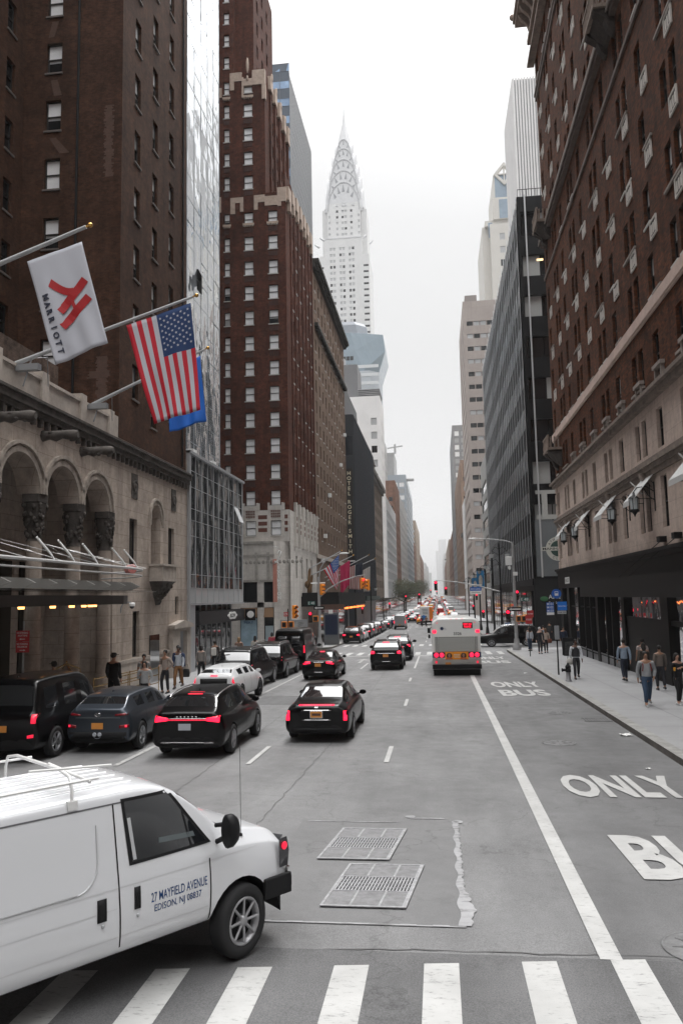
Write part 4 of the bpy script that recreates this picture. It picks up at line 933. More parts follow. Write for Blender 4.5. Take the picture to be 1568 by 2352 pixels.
XR = 10.0
B = Bld('long_brick_hotel', (XR, 50, gz(50)), 'long russet brick hotel with a pale stone base, awnings, lanterns and black shopfronts', cap=96, sill=M_sill)
w_ = B.mb(); q = random.Random(6)
colsW = [(38.2 + 7.25 * k, 'pair') for k in range(-3, 4)] + [(34.55 + 7.25 * k, 'one') for k in range(-3, 5)]
cells = []
floors = [12.95 + 3.47 * k for k in range(0, 6)] + [34.2 + 3.65 * k for k in range(0, 4)]
# z of window bottoms: first brick floor 13.2, then panels at 19.7 ...
wb = [13.35, 16.95, 20.25, 23.72, 27.2, 30.75, 34.1, 37.5, 41.2, 44.9, 48.2]
stW = []
def U(y): return 65.2 - y      # p0 = far end (u runs towards the camera)
for z in wb:
    hgt = 1.85 if z > 14 else 1.9
    for y, k in colsW:
        if y > 64.5 or y < 12.5: continue
        v = q.choice('npqnnrnt')
        if k == 'pair': cells += [(U(y + .2) - .85, z, .85, hgt, ('dark', v)), (U(y - 1.05) - .85, z, .85, hgt, ('dark', v))]
        else: cells += [(U(y) - .95, z, .95, hgt, ('dark', v))]
cells.sort(key=lambda c: (c[1] > 45) * 10000 - c[0] + c[1] * .1)
B.wall(w_, (XR, 65.2), (XR, 12.0), 12.7, 52.5, cells, .34)
wn = [(1.0 + 3.4 * k, z, .9, 1.85, ('dark', 'n')) for z in wb for k in range(5)]
w_.quad((XR, 65.2, 12.7), (XR + 30, 65.2, 12.7), (XR + 30, 65.2, 52.5), (XR, 65.2, 52.5))
w_.box(XR + .4, XR + 30, 12, 65.1, 52, 52.3)
B.part(w_, 'brick_wall', brick_orange)
# framed grilles below the windows
pf = MB()
for (p, r_, s_, t_) in ((-.48, .48, -.42, -.35), (-.48, .48, .35, .42), (-.48, -.41, -.35, .35), (.41, .48, -.35, .35)): pf.box(-.07, .02, p, r_, s_, t_)
for s_ in range(3): pf.box(-.045, -.021, -.33 + s_ * .26, -.18 + s_ * .26, -.22, .22)
pf.box(-.02, .015, -.41, .41, -.35, .35, 1)
gme = pf.mesh('grille_panel', [mat('grille_stone', (.58, .54, .50), .8), mat('grille_dark', (.06, .055, .05), .6)])
for zc in (19.7, 23.17, 26.65, 36.95, 40.65, 44.3):
    for y, k in colsW:
        if 12.5 < y < 64.5: o = bpy.data.objects.new('grille_panel', gme); COL.objects.link(o); o.parent = B.e; o.location = Vector((XR, y - .45 - (.1 if k == 'pair' else 0), zc)) - B.base
hm = B.mb()     # pale hoods over some windows
for y in [38.2 + 7.25 * k for k in range(-3, 4)]:
    for z in (27.25, 20.3, 13.4): hm.box(XR - .1, XR + .0, y - 1.1, y + 1.2, z - .16, z - .05)
for y in [34.55 + 7.25 * k for k in range(-3, 5)]:
    for z in (23.8, 17.0): hm.box(XR - .1, XR, y - 1.1, y + .2, z - .16, z - .05)
for y, z in ((30.9, 12.72), (34.7, 12.72), (38.1, 12.72), (41.8, 12.72), (45.4, 12.72), (49, 12.72), (52.8, 12.72), (56.3, 12.72)):
    hm.box(XR - .16, XR - .0, y - .75, y - .6, z, z + .75); hm.box(XR - .16, XR, y + .15, y + .3, z, z + .75); hm.box(XR - .22, XR, y - .85, y + .4, z + .75, z + .92)
B.part(hm, 'window_hood', mat('hood_stone', (.27, .235, .21), .8, noise=.2, nscale=3))
bt = B.mb(); bt.box(XR - .14, XR + .01, 12, 65.3, 16.25, 16.75); bt.box(XR - .1, XR + .01, 12, 65.3, 16.15, 16.248)
B.part(bt, 'belt_course', mat('belt_stone', (.55, .42, .36), .8, noise=.15, nscale=1.2))
bt = B.mb(); bt.box(XR - .12, XR + .01, 12, 65.3, 30.2, 30.45); bt.box(XR - .45, XR + .01, 20, 65.6, 33.5, 33.7); bt.box(XR - .3, XR + .01, 20, 65.5, 33.2, 33.498); bt.box(XR - .2, XR + .01, 12, 65.3, 47.0, 47.25); bt.box(XR - .12, XR + .01, 12, 65.3, 46.6, 46.998)
B.part(bt, 'string_course', mat('string_dark', (.12, .09, .075), .85, noise=.3, nscale=2))
bt = B.mb(); bt.box(XR - .40, XR - .2, 20, 65.55, 33.702, 33.95); bt.box(XR - .47, XR - .4, 20, 65.6, 33.45, 33.52); B.part(bt, 'ledge_rail', MATS['hood_stone'])
for y in (62.6, 39.5):    # balconies on scrolled brackets
    for zb in ((33.7, 14.9) if y > 50 else (33.7,)):
        bb = B.mb(); bb.box(XR - 1.1, XR, y - 1.3, y + 1.3, zb, zb + .2); bb.box(XR - 1.1, XR - .95, y - 1.3, y + 1.3, zb + 1.05, zb + 1.2)
        for k in range(9): bb.lathe([(.05, .2), (.09, .45), (.05, .8), (.06, 1.05)], (XR - 1.02, y - 1.2 + k * .3, zb), 8)
        for k in range(3): bb.box(XR - .9 + .3 * k, XR - .8 + .3 * k, y - 1.28, y - 1.18, zb + .2, zb + 1.05)
        B.part(bb, 'balcony', mat('balcony_stone', (.22, .17, .14), .85, noise=.3, nscale=3))
        bb = B.mb()
        for k in (-.9, .9): bb.loft([[(XR, y + k - .25, z), (XR - d, y + k - .25, z), (XR - d, y + k + .25, z), (XR, y + k + .25, z)] for z, d in ((zb - 1.3, .1), (zb - 1.0, .35), (zb - .5, .5), (zb - .15, 1.0), (zb - .002, 1.05))], None, True, True, False)
        bb.loft([[(XR, y - 1.1, z), (XR - d, y - 1.1, z), (XR - d, y + 1.1, z), (XR, y + 1.1, z)] for z, d in ((zb - .9, .15), (zb - .4, .6), (zb - .003, .9))], None, True, True, False)
        B.part(bb, 'balcony_bracket', mat('bracket_dark', (.05, .04, .035), .9, noise=.4, nscale=4))
cr = B.mb(); cr.box(XR - 1.55, XR + 30, 12, 66.7, 55.2, 55.6); cr.box(XR - 1.4, XR + .01, 12, 66.5, 54.7, 55.198); cr.box(XR - .5, XR + .01, 12, 65.7, 52.3, 52.7); cr.box(XR - .15, XR + 30, 12, 65.3, 52.7, 54.7); cr.box(XR - .6, XR + .01, 12, 65.8, 50.2, 50.45)
for k in range(46): cr.loft([[(XR - .15, 13 + k * 1.15, z), (XR - d, 13 + k * 1.15, z), (XR - d, 13.35 + k * 1.15, z), (XR - .15, 13.35 + k * 1.15, z)] for z, d in ((52.72, .3), (53.6, .55), (54.2, 1.1), (54.69, 1.3))], None, True, True, False)
cr.ell((XR - 1.6, 66.5, 55.75), (.25, .2, .3), 8, 6); cr.ell((XR - 1.6, 60.5, 55.8), (.25, .2, .3), 8, 6)
B.part(cr, 'roof_cornice', mat('cornice_brown', (.24, .18, .145), .8, noise=.3, nscale=2))
# stone base
sb = B.mb(); stw = []
for y, k in colsW:
    if y > 64 or y < 12.5: continue
    for z, h in ((10.05, 1.78), (6.5, 2.3)):
        if k == 'pair': stw += [(U(y + .35) - .8, z, .8, h, ('plain', '0')), (U(y - .85) - .8, z, .8, h, ('plain', '0'))]
        else: stw += [(U(y + .1) - .95, z, .95, h, ('dark', 'n'))]
B.wall(sb, (XR - .02, 65.2), (XR - .02, 12.0), 5.5, 12.3, stw, .45)
sb.quad((XR - .02, 65.2, -1), (XR + 30, 65.2, -1), (XR + 30, 65.2, 12.7), (XR - .02, 65.2, 12.7))
for k in range(15): sb.box(XR - .1, XR + .3, 64.55, 65.28, -.95 + k * .92, -.2 + k * .92)
B.part(sb, 'stone_base', stone_r)
mc = B.mb(); mc.box(XR - .22, XR - .02, 12, 65.4, 9.25, 9.45); mc.box(XR - .32, XR - .02, 12, 65.5, 9.452, 9.62); mc.box(XR - .12, XR - .02, 12, 65.3, 9.0, 9.248); mc.box(XR - .1, XR - .02, 12, 65.3, 9.622, 9.85)
mc.box(XR - .5, XR - .02, 12, 65.7, 12.55, 12.72); mc.box(XR - .3, XR - .02, 12, 65.5, 12.3, 12.548)
B.part(mc, 'cornice', mat('base_cornice', (.20, .16, .135), .85, noise=.35, nscale=2))
cs = B.mb()
for y in (36.0, 43.5, 50.8, 58.2): cs.loft([[(XR - .02, y + 1.75 - .14, z), (XR - d, y + 1.75 - .14, z), (XR - d, y + 1.75 + .14, z), (XR - .02, y + 1.75 + .14, z)] for z, d in ((8.2, .08), (8.5, .2), (8.9, .2), (9.0, .35), (9.24, .4))], None, True, True, False)
B.part(cs, 'console_bracket', MATS['base_cornice'])
aw = MATS.get('awn') or mat('awning_grey', (.55, .55, .54), .7)
for y in (22.6, 30.05, 37.5, 44.75, 52.2, 59.6):
    a = B.mb(); y0, y1 = y - 1.15, y + 1.0
    a.add([(XR - .05, y0, 9.1), (XR - .05, y1, 9.1), (XR - 1.0, y1, 7.95), (XR - 1.0, y0, 7.95), (XR - .05, y0, 9.07), (XR - .05, y1, 9.07), (XR - 1.0, y1, 7.92), (XR - 1.0, y0, 7.92)], [(0, 1, 2, 3), (7, 6, 5, 4), (3, 2, 6, 7)]); a.box(XR - 1.01, XR - .99, y0, y1, 7.72, 7.95)
    ao = B.part(a, 'awning', aw)
    a = B.mb(); a.tube([(XR - .05, y0 + .1, 7.9), (XR - .98, y0 + .1, 7.93)], .018, 5); a.tube([(XR - .05, y1 - .1, 7.9), (XR - .98, y1 - .1, 7.93)], .018, 5); B.part(a, 'awning_rod', M_black)
    a = B.mb(); a.M = Matrix.Translation((XR - .55, y, 8.5)) @ Matrix.Rotation(R(50.4), 4, 'Y'); a.box(-.32, .32, -.09, .09, -.012, .0); a.ell((-.36, 0, -.01), (.13, .11, .008), 10, 4); B.part(a, 'awning_motif', MATS['sign_white'])
# black shopfronts, fascia, hood
sf = B.mb()
blk = mat('shopfront_black', (.008, .0075, .0075), .55, spec=.2)
sf.box(XR - .25, XR + .3, 12, 65.15, 4.1, 5.25); sf.box(XR - .35, XR - .0, 12, 65.2, 5.252, 5.45); sf.box(XR - .45, XR, 12, 65.3, 5.452, 5.62)
sf.box(XR - .9, XR - .252, 12, 51.8, 3.45, 4.45)
for y0, y1 in ((60.6, 61.6), (56.9, 57.1), (54.6, 54.75), (52.6, 52.8), (50.2, 50.9), (47.9, 48.1), (46.3, 46.5), (43.3, 44.0), (35.3, 36.4), (28, 30.5), (63.8, 64.9)):
    sf.box(XR - .16, XR + .3, y0, y1, -1.0, 4.098)
sf.box(XR - .1, XR + .28, 50.9, 64, -1.0, -.12); sf.box(XR - .1, XR + .28, 44, 50.2, -1.0, -.05)
sf.box(XR - .05, XR + .3, 12, 43.3, 2.2, 2.42); sf.box(XR - .04, XR + .3, 36.4, 43.3, -1, 2.2); sf.box(XR - .05, XR + .3, 12, 35.3, -1, -.2)
sf.box(XR - .03, XR + .3, 50.9, 65, 2.7, 2.78)
B.part(sf, 'shopfront', blk)
sg_ = B.mb(); sg_.box(XR + .05, XR + .08, 12, 65, -.9, 4.1); B.part(sg_, 'shop_glazing', wavyglass('shop_glass_mirror', (.85, .86, .88), .02, .06, .5, metal=1.0))
sl_ = B.mb(); sl_.box(XR - .14, XR - .1, 51, 63.7, -.10, -.03); sl_.box(XR - .14, XR - .1, 44.1, 50.1, -.04, .02); sl_.box(XR - .11, XR - .101, 51, 63.7, -.85, -.2); sl_.box(XR - .11, XR - .101, 44.1, 50.1, -.75, -.13); B.part(sl_, 'shop_sill', mat('sill_granite', (.10, .10, .105), .3, noise=.3, nscale=20))
cb = B.mb()
for ya, yb in ((35.4, 41.0), (33.2, 38.9)): cb.tube([(XR - .1, ya, 6.0), (XR - .85, yb, 4.47)], .018, 5)
cb.box(XR - .35, XR - .02, 35.2, 35.6, 5.85, 6.1); cb.box(XR - .35, XR - .02, 33.0, 33.4, 5.85, 6.1); B.part(cb, 'hood_stay', M_black)
s_ = B.mb(); s_.box(XR - .29, XR - .252, 59.5, 61.4, 4.42, 4.9); B.part(s_, 'name_plate', MATS['sign_white'])
for i, tx in enumerate(('THE', 'EAST')): pass
text_obj('EAST', 'name_lettering', mat('ink_dark', (.05, .05, .05), .6), B.e, width=1.5, height=.28, extrude=.003, M=Matrix.Translation(-B.base) @ frame_M((XR - .295, 60.45, 4.66), (0, -1, 0), (0, 0, 1)))
B.finish()
# wall lanterns: each its own thing
LANT = None
def lantern(x, y, z, label):
    t = thing('wall_lantern', (x, y, z), label, 'lantern', 'lanterns on the pale stone base of the long brick hotel')
    b = MB(); b.box(-.06, 0, -.05, .05, -.6, .75); b.tube([(-.05, 0, .3), (-.4, 0, .55), (-.8, 0, .5), (-.95, 0, .3)], .025, 6); b.tube([(-.05, 0, -.1), (-.3, 0, .1), (-.5, 0, .45)], .018, 6); b.tube([(-.15, 0, .5), (-.3, 0, .7), (-.15, 0, .8), (-.05, 0, .65)], .015, 6); b.build('bracket', M_black, t)
    b = MB(); c = (-.95, 0, 0)
    b.lathe([(.02, .32), (.05, .28), (.06, .16), (.22, .05), (.25, .0)], c, 6); b.lathe([(.2, -.62), (.24, -.56), (.2, -.5)], c, 6); b.lathe([(.01, -.85), (.05, -.75), (.12, -.65), (.19, -.6)], c, 6)
    for k in range(6): a_ = 2 * PI * k / 6; b.tube([(c[0] + .2 * math.cos(a_), .2 * math.sin(a_), -.56), (c[0] + .23 * math.cos(a_), .23 * math.sin(a_), .02)], .016, 4)
    b.build('cage', M_black, t)
    b = MB(); b.lathe([(.17, -.55), (.2, 0)], c, 6, caps=False); b.build('lantern_glass', mat('lantern_glass', (.50, .55, .57), .15, coat=.5), t)
for (y, lab) in ((36.6, 'black wall lantern hanging nearest the camera on the pale stone wall'), (41.3, 'black wall lantern on the pale stone wall, second nearest, below the big awning'), (52.3, 'black wall lantern third along the pale stone wall between the small awnings'), (56.8, 'black wall lantern farthest along the pale stone wall, by the last awning')):
    lantern(XR, y, 7.95, lab)
def block(name, label, x, y0, y1, zt, wm, side='L', win=(1.3, 1.7), sp=(3.0, 3.4), z0=6, kind=('plain', '2'), cap=24, ns=(), depth=30, band=False, group=None, cornice=None, northwin=True, frame=None):
    B = Bld(name, (x, y0, gz(y0)), label, cap=cap, leaf=True, frame=frame, group=group)
    w = B.mb(); zb = -3.0; L = y1 - y0; q = random.Random(int(y0 * 7 + x))
    nr = max(1, int((zt - z0 - 1.2) / sp[1])); nc = max(1, int((L - 1) / sp[0])); nn = max(1, int((min(depth, 16) - 1) / sp[0]))
    ks = kind if isinstance(kind, list) else [kind]
    def grid(n, off, st):
        return [(off + st * c, z0 + sp[1] * r_, win[0], win[1], q.choice(ks)) for r_ in range(nr) for c in range(n)]
    side_w = grid(nc, (L - (nc - 1) * sp[0] - win[0]) / 2, sp[0])
    if band: side_w = [(1.0, z0 + sp[1] * r_, L - 2, win[1], ks[0]) for r_ in range(nr)]
    nw = grid(nn, 1.0, sp[0]) if northwin else []
    if side == 'L':
        nwx = [(depth - a - win[0], z, ww, h, k) for a, z, ww, h, k in nw]
        if northwin: B.wall(w, (x - depth, y0), (x, y0), zb, zt, nwx, .3)
        else: B.wall(w, (x - depth, y0), (x, y0), zb, zt)
        B.wall(w, (x, y0), (x, y1), zb, zt, side_w, .3); w.quad((x, y1, zb), (x - depth, y1, zb), (x - depth, y1, zt), (x, y1, zt)); w.quad((x, y0, zt), (x, y1, zt), (x - depth, y1, zt), (x - depth, y0, zt))
        w.box(x - depth, x - .01, y0 + .01, y1 - .01, zt + .001, zt + .8)
    else:
        if northwin: B.wall(w, (x, y0), (x + depth, y0), zb, zt, nw, .3)
        else: B.wall(w, (x, y0), (x + depth, y0), zb, zt)
        B.wall(w, (x, y1), (x, y0), zb, zt, side_w, .3); w.quad((x, y1, zb), (x + depth, y1, zb), (x + depth, y1, zt), (x, y1, zt)); w.quad((x, y0, zt), (x, y1, zt), (x + depth, y1, zt), (x + depth, y0, zt))
        w.box(x + .01, x + depth, y0 + .01, y1 - .01, zt + .001, zt + .8)
    B.part(w, 'wall', wm)
    if cornice:
        c = B.mb(); s = 1 if side == 'L' else -1; a, b_ = sorted((x - s * .2, x + s * 1.0)); c.box(a, b_, y0 - .6, y1 + .2, zt - .8, zt + .2); a, b_ = sorted((x - s * .2, x + s * .5)); c.box(a, b_, y0 - .3, y1, zt - 1.6, zt - .8); B.part(c, 'cornice', cornice)
    sf = B.mb(); s = 1 if side == 'L' else -1; a, b_ = sorted((x, x + s * .12)); sf.box(a, b_, y0 + .5, y1 - .5, gz(y0) + .1, 3.4); B.part(sf, 'shopfront', M_glass)
    return B
# left: dark ribbed office block with the hotel's blade sign at its corner
XD = -13.4
B = Bld('dark_office_block', (XD, 128, gz(128)), 'dark charcoal ribbed office block with a tall lettered blade sign on its corner')
curtain(B, (XD, 128), (XD, 168.5), [(3 + k * 3.5, 3 + (k + 1) * 3.5, k % 2 == 0) for k in range(9)], 34, .12, .25, glassmat=wavyglass('dark_ribbed_glass', (.05, .06, .075), .08, .15, .5, metal=.4), spandrel=mat('charcoal_panel', (.035, .04, .048), .4), fmat=mat('charcoal_rib', (.05, .055, .065), .35, .4), transom=.2)
curtain(B, (-40, 128), (XD, 128), [(3 + k * 3.5, 3 + (k + 1) * 3.5, k % 2 == 0) for k in range(9)], 14, .1, .1, glassmat=MATS['dark_ribbed_glass'], spandrel=MATS['charcoal_panel'], fmat=MATS['charcoal_rib'], transom=.2)
w = B.mb(); w.box(-40, XD - .05, 128.1, 168.4, 3, 34.6); w.box(-40, XD - .02, 128.05, 168.5, -2.5, 3.0); w.box(-40, -15.0, 127.5, 152, 34.6, 40.5); B.part(w, 'core', MATS['charcoal_panel'])
w = B.mb(); w.box(-14.75, -13.5, 127.45, 127.75, 10.2, 25.2); B.part(w, 'blade_sign', mat('sign_brown_black', (.022, .018, .015), .5))
w = B.mb(); w.box(-14.7, -13.4, 127.4, 127.45, 9.6, 9.8); B.part(w, 'sign_bar', MATS['sign_white'])
txt = 'HOTEL ROGER SMITH'; z = 24.4
for ch in txt:
    if ch != ' ': text_obj(ch, 'sign_letter', mat('letter_cream', (.90, .82, .62), .5), B.e, height=.62, size=.9, extrude=.03, offset=.01, M=Matrix.Translation(-B.base) @ frame_M((-14.1, 127.4, z), (1, 0, 0), (0, 0, 1)))
    z -= .86 if ch != ' ' else .55
w = B.mb(); w.box(XD - 1.2, XD + 1.6, 130, 160, 3.2, 3.9); B.part(w, 'awning', mat('awning_green', (.012, .03, .025), .8))
B.finish()
far = 'buildings lining the far avenue'
w_brn = masonry('stone_brown', (.13, .10, .08), (.10, .08, .065), (.09, .07, .06), bw=1, bh=.4, var=.25)
w_wht = mat('white_cladding', (.76, .75, .74), .6, noise=.06, nscale=.3)
w_pale = mat('pale_cladding', (.42, .42, .42), .6, noise=.1, nscale=.3)
w_gry = mat('grey_cladding', (.26, .26, .265), .6, noise=.1, nscale=.3)
w_brk = masonry('brick_far_brown', (.20, .105, .075), (.16, .09, .065), (.15, .11, .09), bw=.6, bh=.2, var=.2)
w_tan2 = masonry('brick_far_buff', (.34, .28, .23), (.3, .25, .2), (.25, .2, .17), bw=.6, bh=.2, var=.15)
K0, K2, K3 = ('plain', '0'), ('plain', '2'), ('plain', '3')
B = block('brown_stone_building', 'sooty brown stone building with a small pointed finial, after the dark ribbed block', XL, 169, 213, 33, w_brn, kind=[K0], win=(1.0, 1.8), sp=(2.3, 3.1), cap=20, cornice=stone_dark); c = B.mb(); c.loft([[(XL - 1 + d * a, 190 + d * b, z) for a, b in ((-1, -1), (1, -1), (1, 1), (-1, 1))] for z, d in ((33.8, .9), (36, .9), (36.1, 1.2), (36.5, 1.0), (40, .08))], None, True, True, False); B.part(c, 'finial', stone_dark); B.finish()
B = block('white_slab_building', 'tall blank white clad building with a grey plant room on its roof', XL, 214, 230, 59.5, w_wht, win=(1.6, 2.0), sp=(5.5, 4.0), kind=[K0, K2], z0=12, cap=24)
c = B.mb(); c.box(-32, -21, 218, 229, 60.3, 71); B.part(c, 'plant_room', mat('plant_grey', (.16, .16, .165), .7)); c = B.mb(); c.lathe([(2.2, 71), (2.2, 73.5), (1.9, 74)], (-27, 222, 0), 16); B.part(c, 'water_tank', w_gry); c = B.mb()
for k in range(6): c.box(-21, -15.2 + k * .1, 217, 229, 60.5 + k * .5, 60.7 + k * .5)
B.part(c, 'louvre', w_gry); B.finish()
block('bay_window_building', 'pale framed building with broad glazed bays, low block after the white slab', XL, 231, 285, 33, mat('bay_frame', (.45, .46, .47), .5), win=(2.6, 2.3), sp=(3.3, 3.1), kind=[('plain', '2'), ('plain', '0'), ('plain', '3')], cap=30).finish()
block('red_brick_building', 'plain brown brick building rising behind the glazed bays', XL, 286, 318, 46, w_brk, sp=(4.5, 3.3), win=(1.4, 1.6), kind=[K0], cap=20).finish()
block('narrow_white_building', 'slim pale building set back above the brown brick one', -19, 286.5, 316, 64, w_pale, sp=(2.8, 3.3), kind=[K2, K0], cap=20, depth=14).finish()
block('white_banded_building', 'white masonry building with dark square windows far down the left side', XL, 320, 397, 45, w_pale, sp=(3.4, 3.3), win=(1.6, 1.6), kind=[K0, K2], cap=24).finish()
B = block('glass_terrace_tower', 'pale blue glazed tower with a rooftop crane arm far down the left side', XL, 400, 500, 66, mat('pale_blue_clad', (.38, .42, .46), .3), sp=(3.4, 3.4), win=(2.7, 2.4), kind=[K2, K3, K0], cap=24); c = B.mb(); c.box(-30, XL - 6, 402, 430, 66.8, 79); c.tube([(-20, 405, 79), (-20, 405, 84)], .6, 6); c.tube([(-24, 405, 82), (-16, 405, 83)], .4, 6); c.box(-14.6, -10.5, 403, 406, 64, 65); B.part(c, 'roof_structure', w_pale); B.finish()
block('far_brick_building', 'low brown brick building after the blue glazed tower', XL, 505, 564, 38, w_brk, sp=(4, 3.6), kind=[K0], cap=12).finish()
block('far_stone_building', 'narrow buff stone building in the far distance on the left', XL, 566, 690, 58, w_tan2, sp=(5, 4), win=(2, 2), kind=[K2], cap=12).finish()
for i, (a, b_, z, m, lab) in enumerate(((700, 850, 40, w_brk, 'brick row far down the left side beyond the buff stone building'), (860, 1010, 34, w_pale, 'grey row near the end of the left side'), (1020, 1380, 46, w_pale, 'last hazy pale row on the left at the vanishing point'))):
    block('far_building', lab, XL, a, b_, z, m, sp=(7, 5), win=(3, 2.4), kind=[K2], cap=6, group=far).finish()
# blue glass office behind the red brick hotel
B = Bld('blue_glass_office', (-24, 130, 0), 'slate blue glass office tower with a dotted grey metal side, behind the red brick hotel')
zs = []; z = 40
while z < 98: zs += [(z, z + 1.9, True), (z + 1.9, z + 3.4, False)]; z += 3.4
zs += [(z, 99.3, True)]
curtain(B, (-45, 130), (-23.8, 130), zs, 12, .08, .08, glassmat=mat('pale_blue_window', (.30, .42, .60), .2, metal=.3, noise=.4, nscale=.25), spandrel=mat('slate_blue_panel', (.075, .095, .125), .3), fmat=mat('slate_mullion', (.12, .14, .17), .4))
w = B.mb(); w.box(-45, -23.85, 130.05, 155.5, 0, 99.2); B.part(w, 'metal_side', mat('side_metal_grey', (.20, .205, .215), .4, .5, noise=.08, nscale=.4))
w = B.mb(); q = random.Random(2)
for r_ in range(34):
    for c in range(22):
        y = 130.9 + c * 1.12; zz = 42 + r_ * 1.7; w.box(-23.85, -23.80, y, y + .16, zz, zz + .5)
B.part(w, 'side_studs', mat('stud_pale', (.42, .43, .45), .4))
w = B.mb(); [w.box(-23.84, -23.82, 130.4 + c * 1.12, 130.5 + c * 1.12, 40, 99) for c in range(22)]; B.part(w, 'side_joints', mat('joint_slate', (.13, .135, .145), .5)); B.finish()

# faceted tower that flares at its top
B = Bld('flared_tower', (-36, 380, 0), 'pale blue grey faceted tower whose top flares outwards, in front of the silver spire', cap=60, leaf=True)
def octo(x0, x1, y0, y1, ch, z): return [(x0, y0, z), (x1 - ch, y0, z), (x1, y0 + ch, z), (x1, y1, z), (x0, y1, z)]
w = B.mb(); lv = [(-3, -26.3, 3.5), (100, -26.3, 3.5), (117.5, -26.0, 4.5)]
w.loft([octo(-60, x, 380, 410, c, z) for z, x, c in lv], None, True, True, False); B.part(w, 'shaft', mat('tower_pale_grey', (.38, .41, .44), .5))
w = B.mb(); w.loft([[(-60, 380, 117.51), (-33.5, 380, 117.51), (-26.0, 384.5, 117.51), (-26, 410, 117.51), (-60, 410, 117.51)], [(-60, 379.5, 128), (-37.5, 379.5, 128), (-22.5, 383, 128), (-22.5, 410, 128), (-60, 410, 128)], [(-60, 379.5, 137.5), (-39.5, 379.5, 137.5), (-23.4, 382.5, 136.5), (-23.4, 410, 136.5), (-60, 410, 137.5)]], None, True, True, False); B.part(w, 'flared_crown', wavyglass('flare_glass', (.28, .35, .40), .15, .3, .3, metal=.4))
w = B.mb(); w.loft([octo(-60, -31.5, 383, 408, 5, 137.6), octo(-60, -32.2, 383, 408, 5, 143), octo(-60, -33.5, 384, 408, 5, 145)], None, True, True, False); B.part(w, 'roof_storey', mat('roof_storey_grey', (.24, .26, .29), .5))
for k in range(9):
    zz = 131.8 - 4.3 * k
    for i in range(4): B.window((-46.0 + i * 1.9 + .2, 379.42 if zz > 117 else 379.92, zz), (1, 0), 1.6, 2.1, ('plain', '0' if k < 3 else '3'))
w = B.mb()
for k in range(24): w.box(-60, -25.9, 379.85, 379.9, 20 + 4.3 * k, 21.6 + 4.3 * k)
B.part(w, 'spandrel_band', mat('band_white', (.55, .57, .58), .5)); B.finish()

# silver art deco skyscraper with a stepped sunburst crown
CXc, CYc = -53.0, 494.0
B = Bld('spired_skyscraper', (CXc, CYc, 0), 'white and silver art deco skyscraper with a stepped arched crown and needle spire', cap=96, leaf=True, frame=mat('far_frame', (.35, .36, .37), .6), sill=mat('far_sill', (.7, .7, .69), .6))
wh = mat('white_brick_far', (.60, .60, .595), .7, noise=.05, nscale=.3); silver = mat('crown_silver', (.56, .565, .575), .6)
w = B.mb(); kk = [K0, K2, K2, K2]
q = random.Random(9)
xs = [-62.3, -60.2, -56.1, -54.0, -50.0, -47.9]
wl = [(x + 66, z, 1.5, 1.9, q.choice(kk)) for z in [228 - 4.05 * k for k in range(16)] for x in xs]
B.wall(w, (-66, CYc - 16), (-41, CYc - 16), 0, 236, wl, .35)
for x0, x1 in ((-69.1, -66), (-41, -36.9)):
    wl = [(.4, z, x1 - x0 - .8, 1.4, K0) for z in [216 - 4.05 * k for k in range(16)]]
    B.wall(w, (x0, CYc - 16.05), (x1, CYc - 16.05), 0, 224.5, wl, .35)
w.box(-69.1, -36.9, CYc - 15, CYc + 16, 0, 224.4); w.box(-65.9, -41.1, CYc - 15, CYc + 14, 224.4, 235.9)
wl = [(x + 64, z, 1.5, 1.7, q.choice(kk)) for z in [255.5 - 4.0 * k for k in range(5)] for x in (-58.2, -54.6, -52.6, -48.9)] + [(x + 64, z, 1.2, 1.7, K2) for z in [252 - 4.0 * k for k in range(4)] for x in (-63.2, -43.8)] + [(1.0 + 4.7, 259.5, 1.4, 1.8, K2), (16.5, 259.5, 1.4, 1.8, K2), (9.6, 259.5, 1.5, 2.4, K2), (11.5, 259.5, 1.5, 2.4, K2)]
B.wall(w, (-64, CYc - 12.5), (-42, CYc - 12.5), 236, 262, wl, .35); w.box(-63.9, -42.1, CYc - 11.6, CYc + 12, 236, 260)
w.box(-67.6, -64, CYc - 10, CYc + 11, 224.4, 259); w.box(-42, -38.2, CYc - 10, CYc + 11, 224.4, 258); w.box(-66.5, -64, CYc - 8, CYc + 8, 259, 261); w.box(-42, -39.5, CYc - 8, CYc + 8, 258, 260)
B.part(w, 'shaft', wh)
t = B.mb(); t.box(-65, -41.5, CYc - 16.2, CYc - 12.6, 235.9, 236.6)
B.part(t, 'ledge', silver)
for x in (-66.2, -40.0, -69.5, -36.4):
    e_ = B.mb(); zz = 235.5 if abs(x - CXc) < 14 else 231; s = -1 if x < CXc else 1; e_.loft([[(x + s * d, CYc - 16 - d, zz + h + a) for a in (-r_, r_)] + [(x + s * d + r_, CYc - 16 - d, zz + h)] for d, h, r_ in ((0, 0, 1.0), (1.2, .2, .7), (2.4, .8, .3))], None, True, True, True); B.part(e_, 'eagle_gargoyle', silver)
tiers = [(10.6, 252, 276.5, 12.42), (9.8, 264, 285.2, 11.4), (8.6, 275, 294.0, 9.8), (6.8, 286, 302.8, 8.0), (4.8, 296, 310.5, 6.0)]
cr = B.mb(); tw_ = B.mb()
def arch_pts(w, zs, zt, n=20, low=None): return [(-w, low)] + [(-w * math.cos(PI * k / n), zs + (zt - zs) * math.sin(PI * k / n)) for k in range(n + 1)] + [(w, low)]
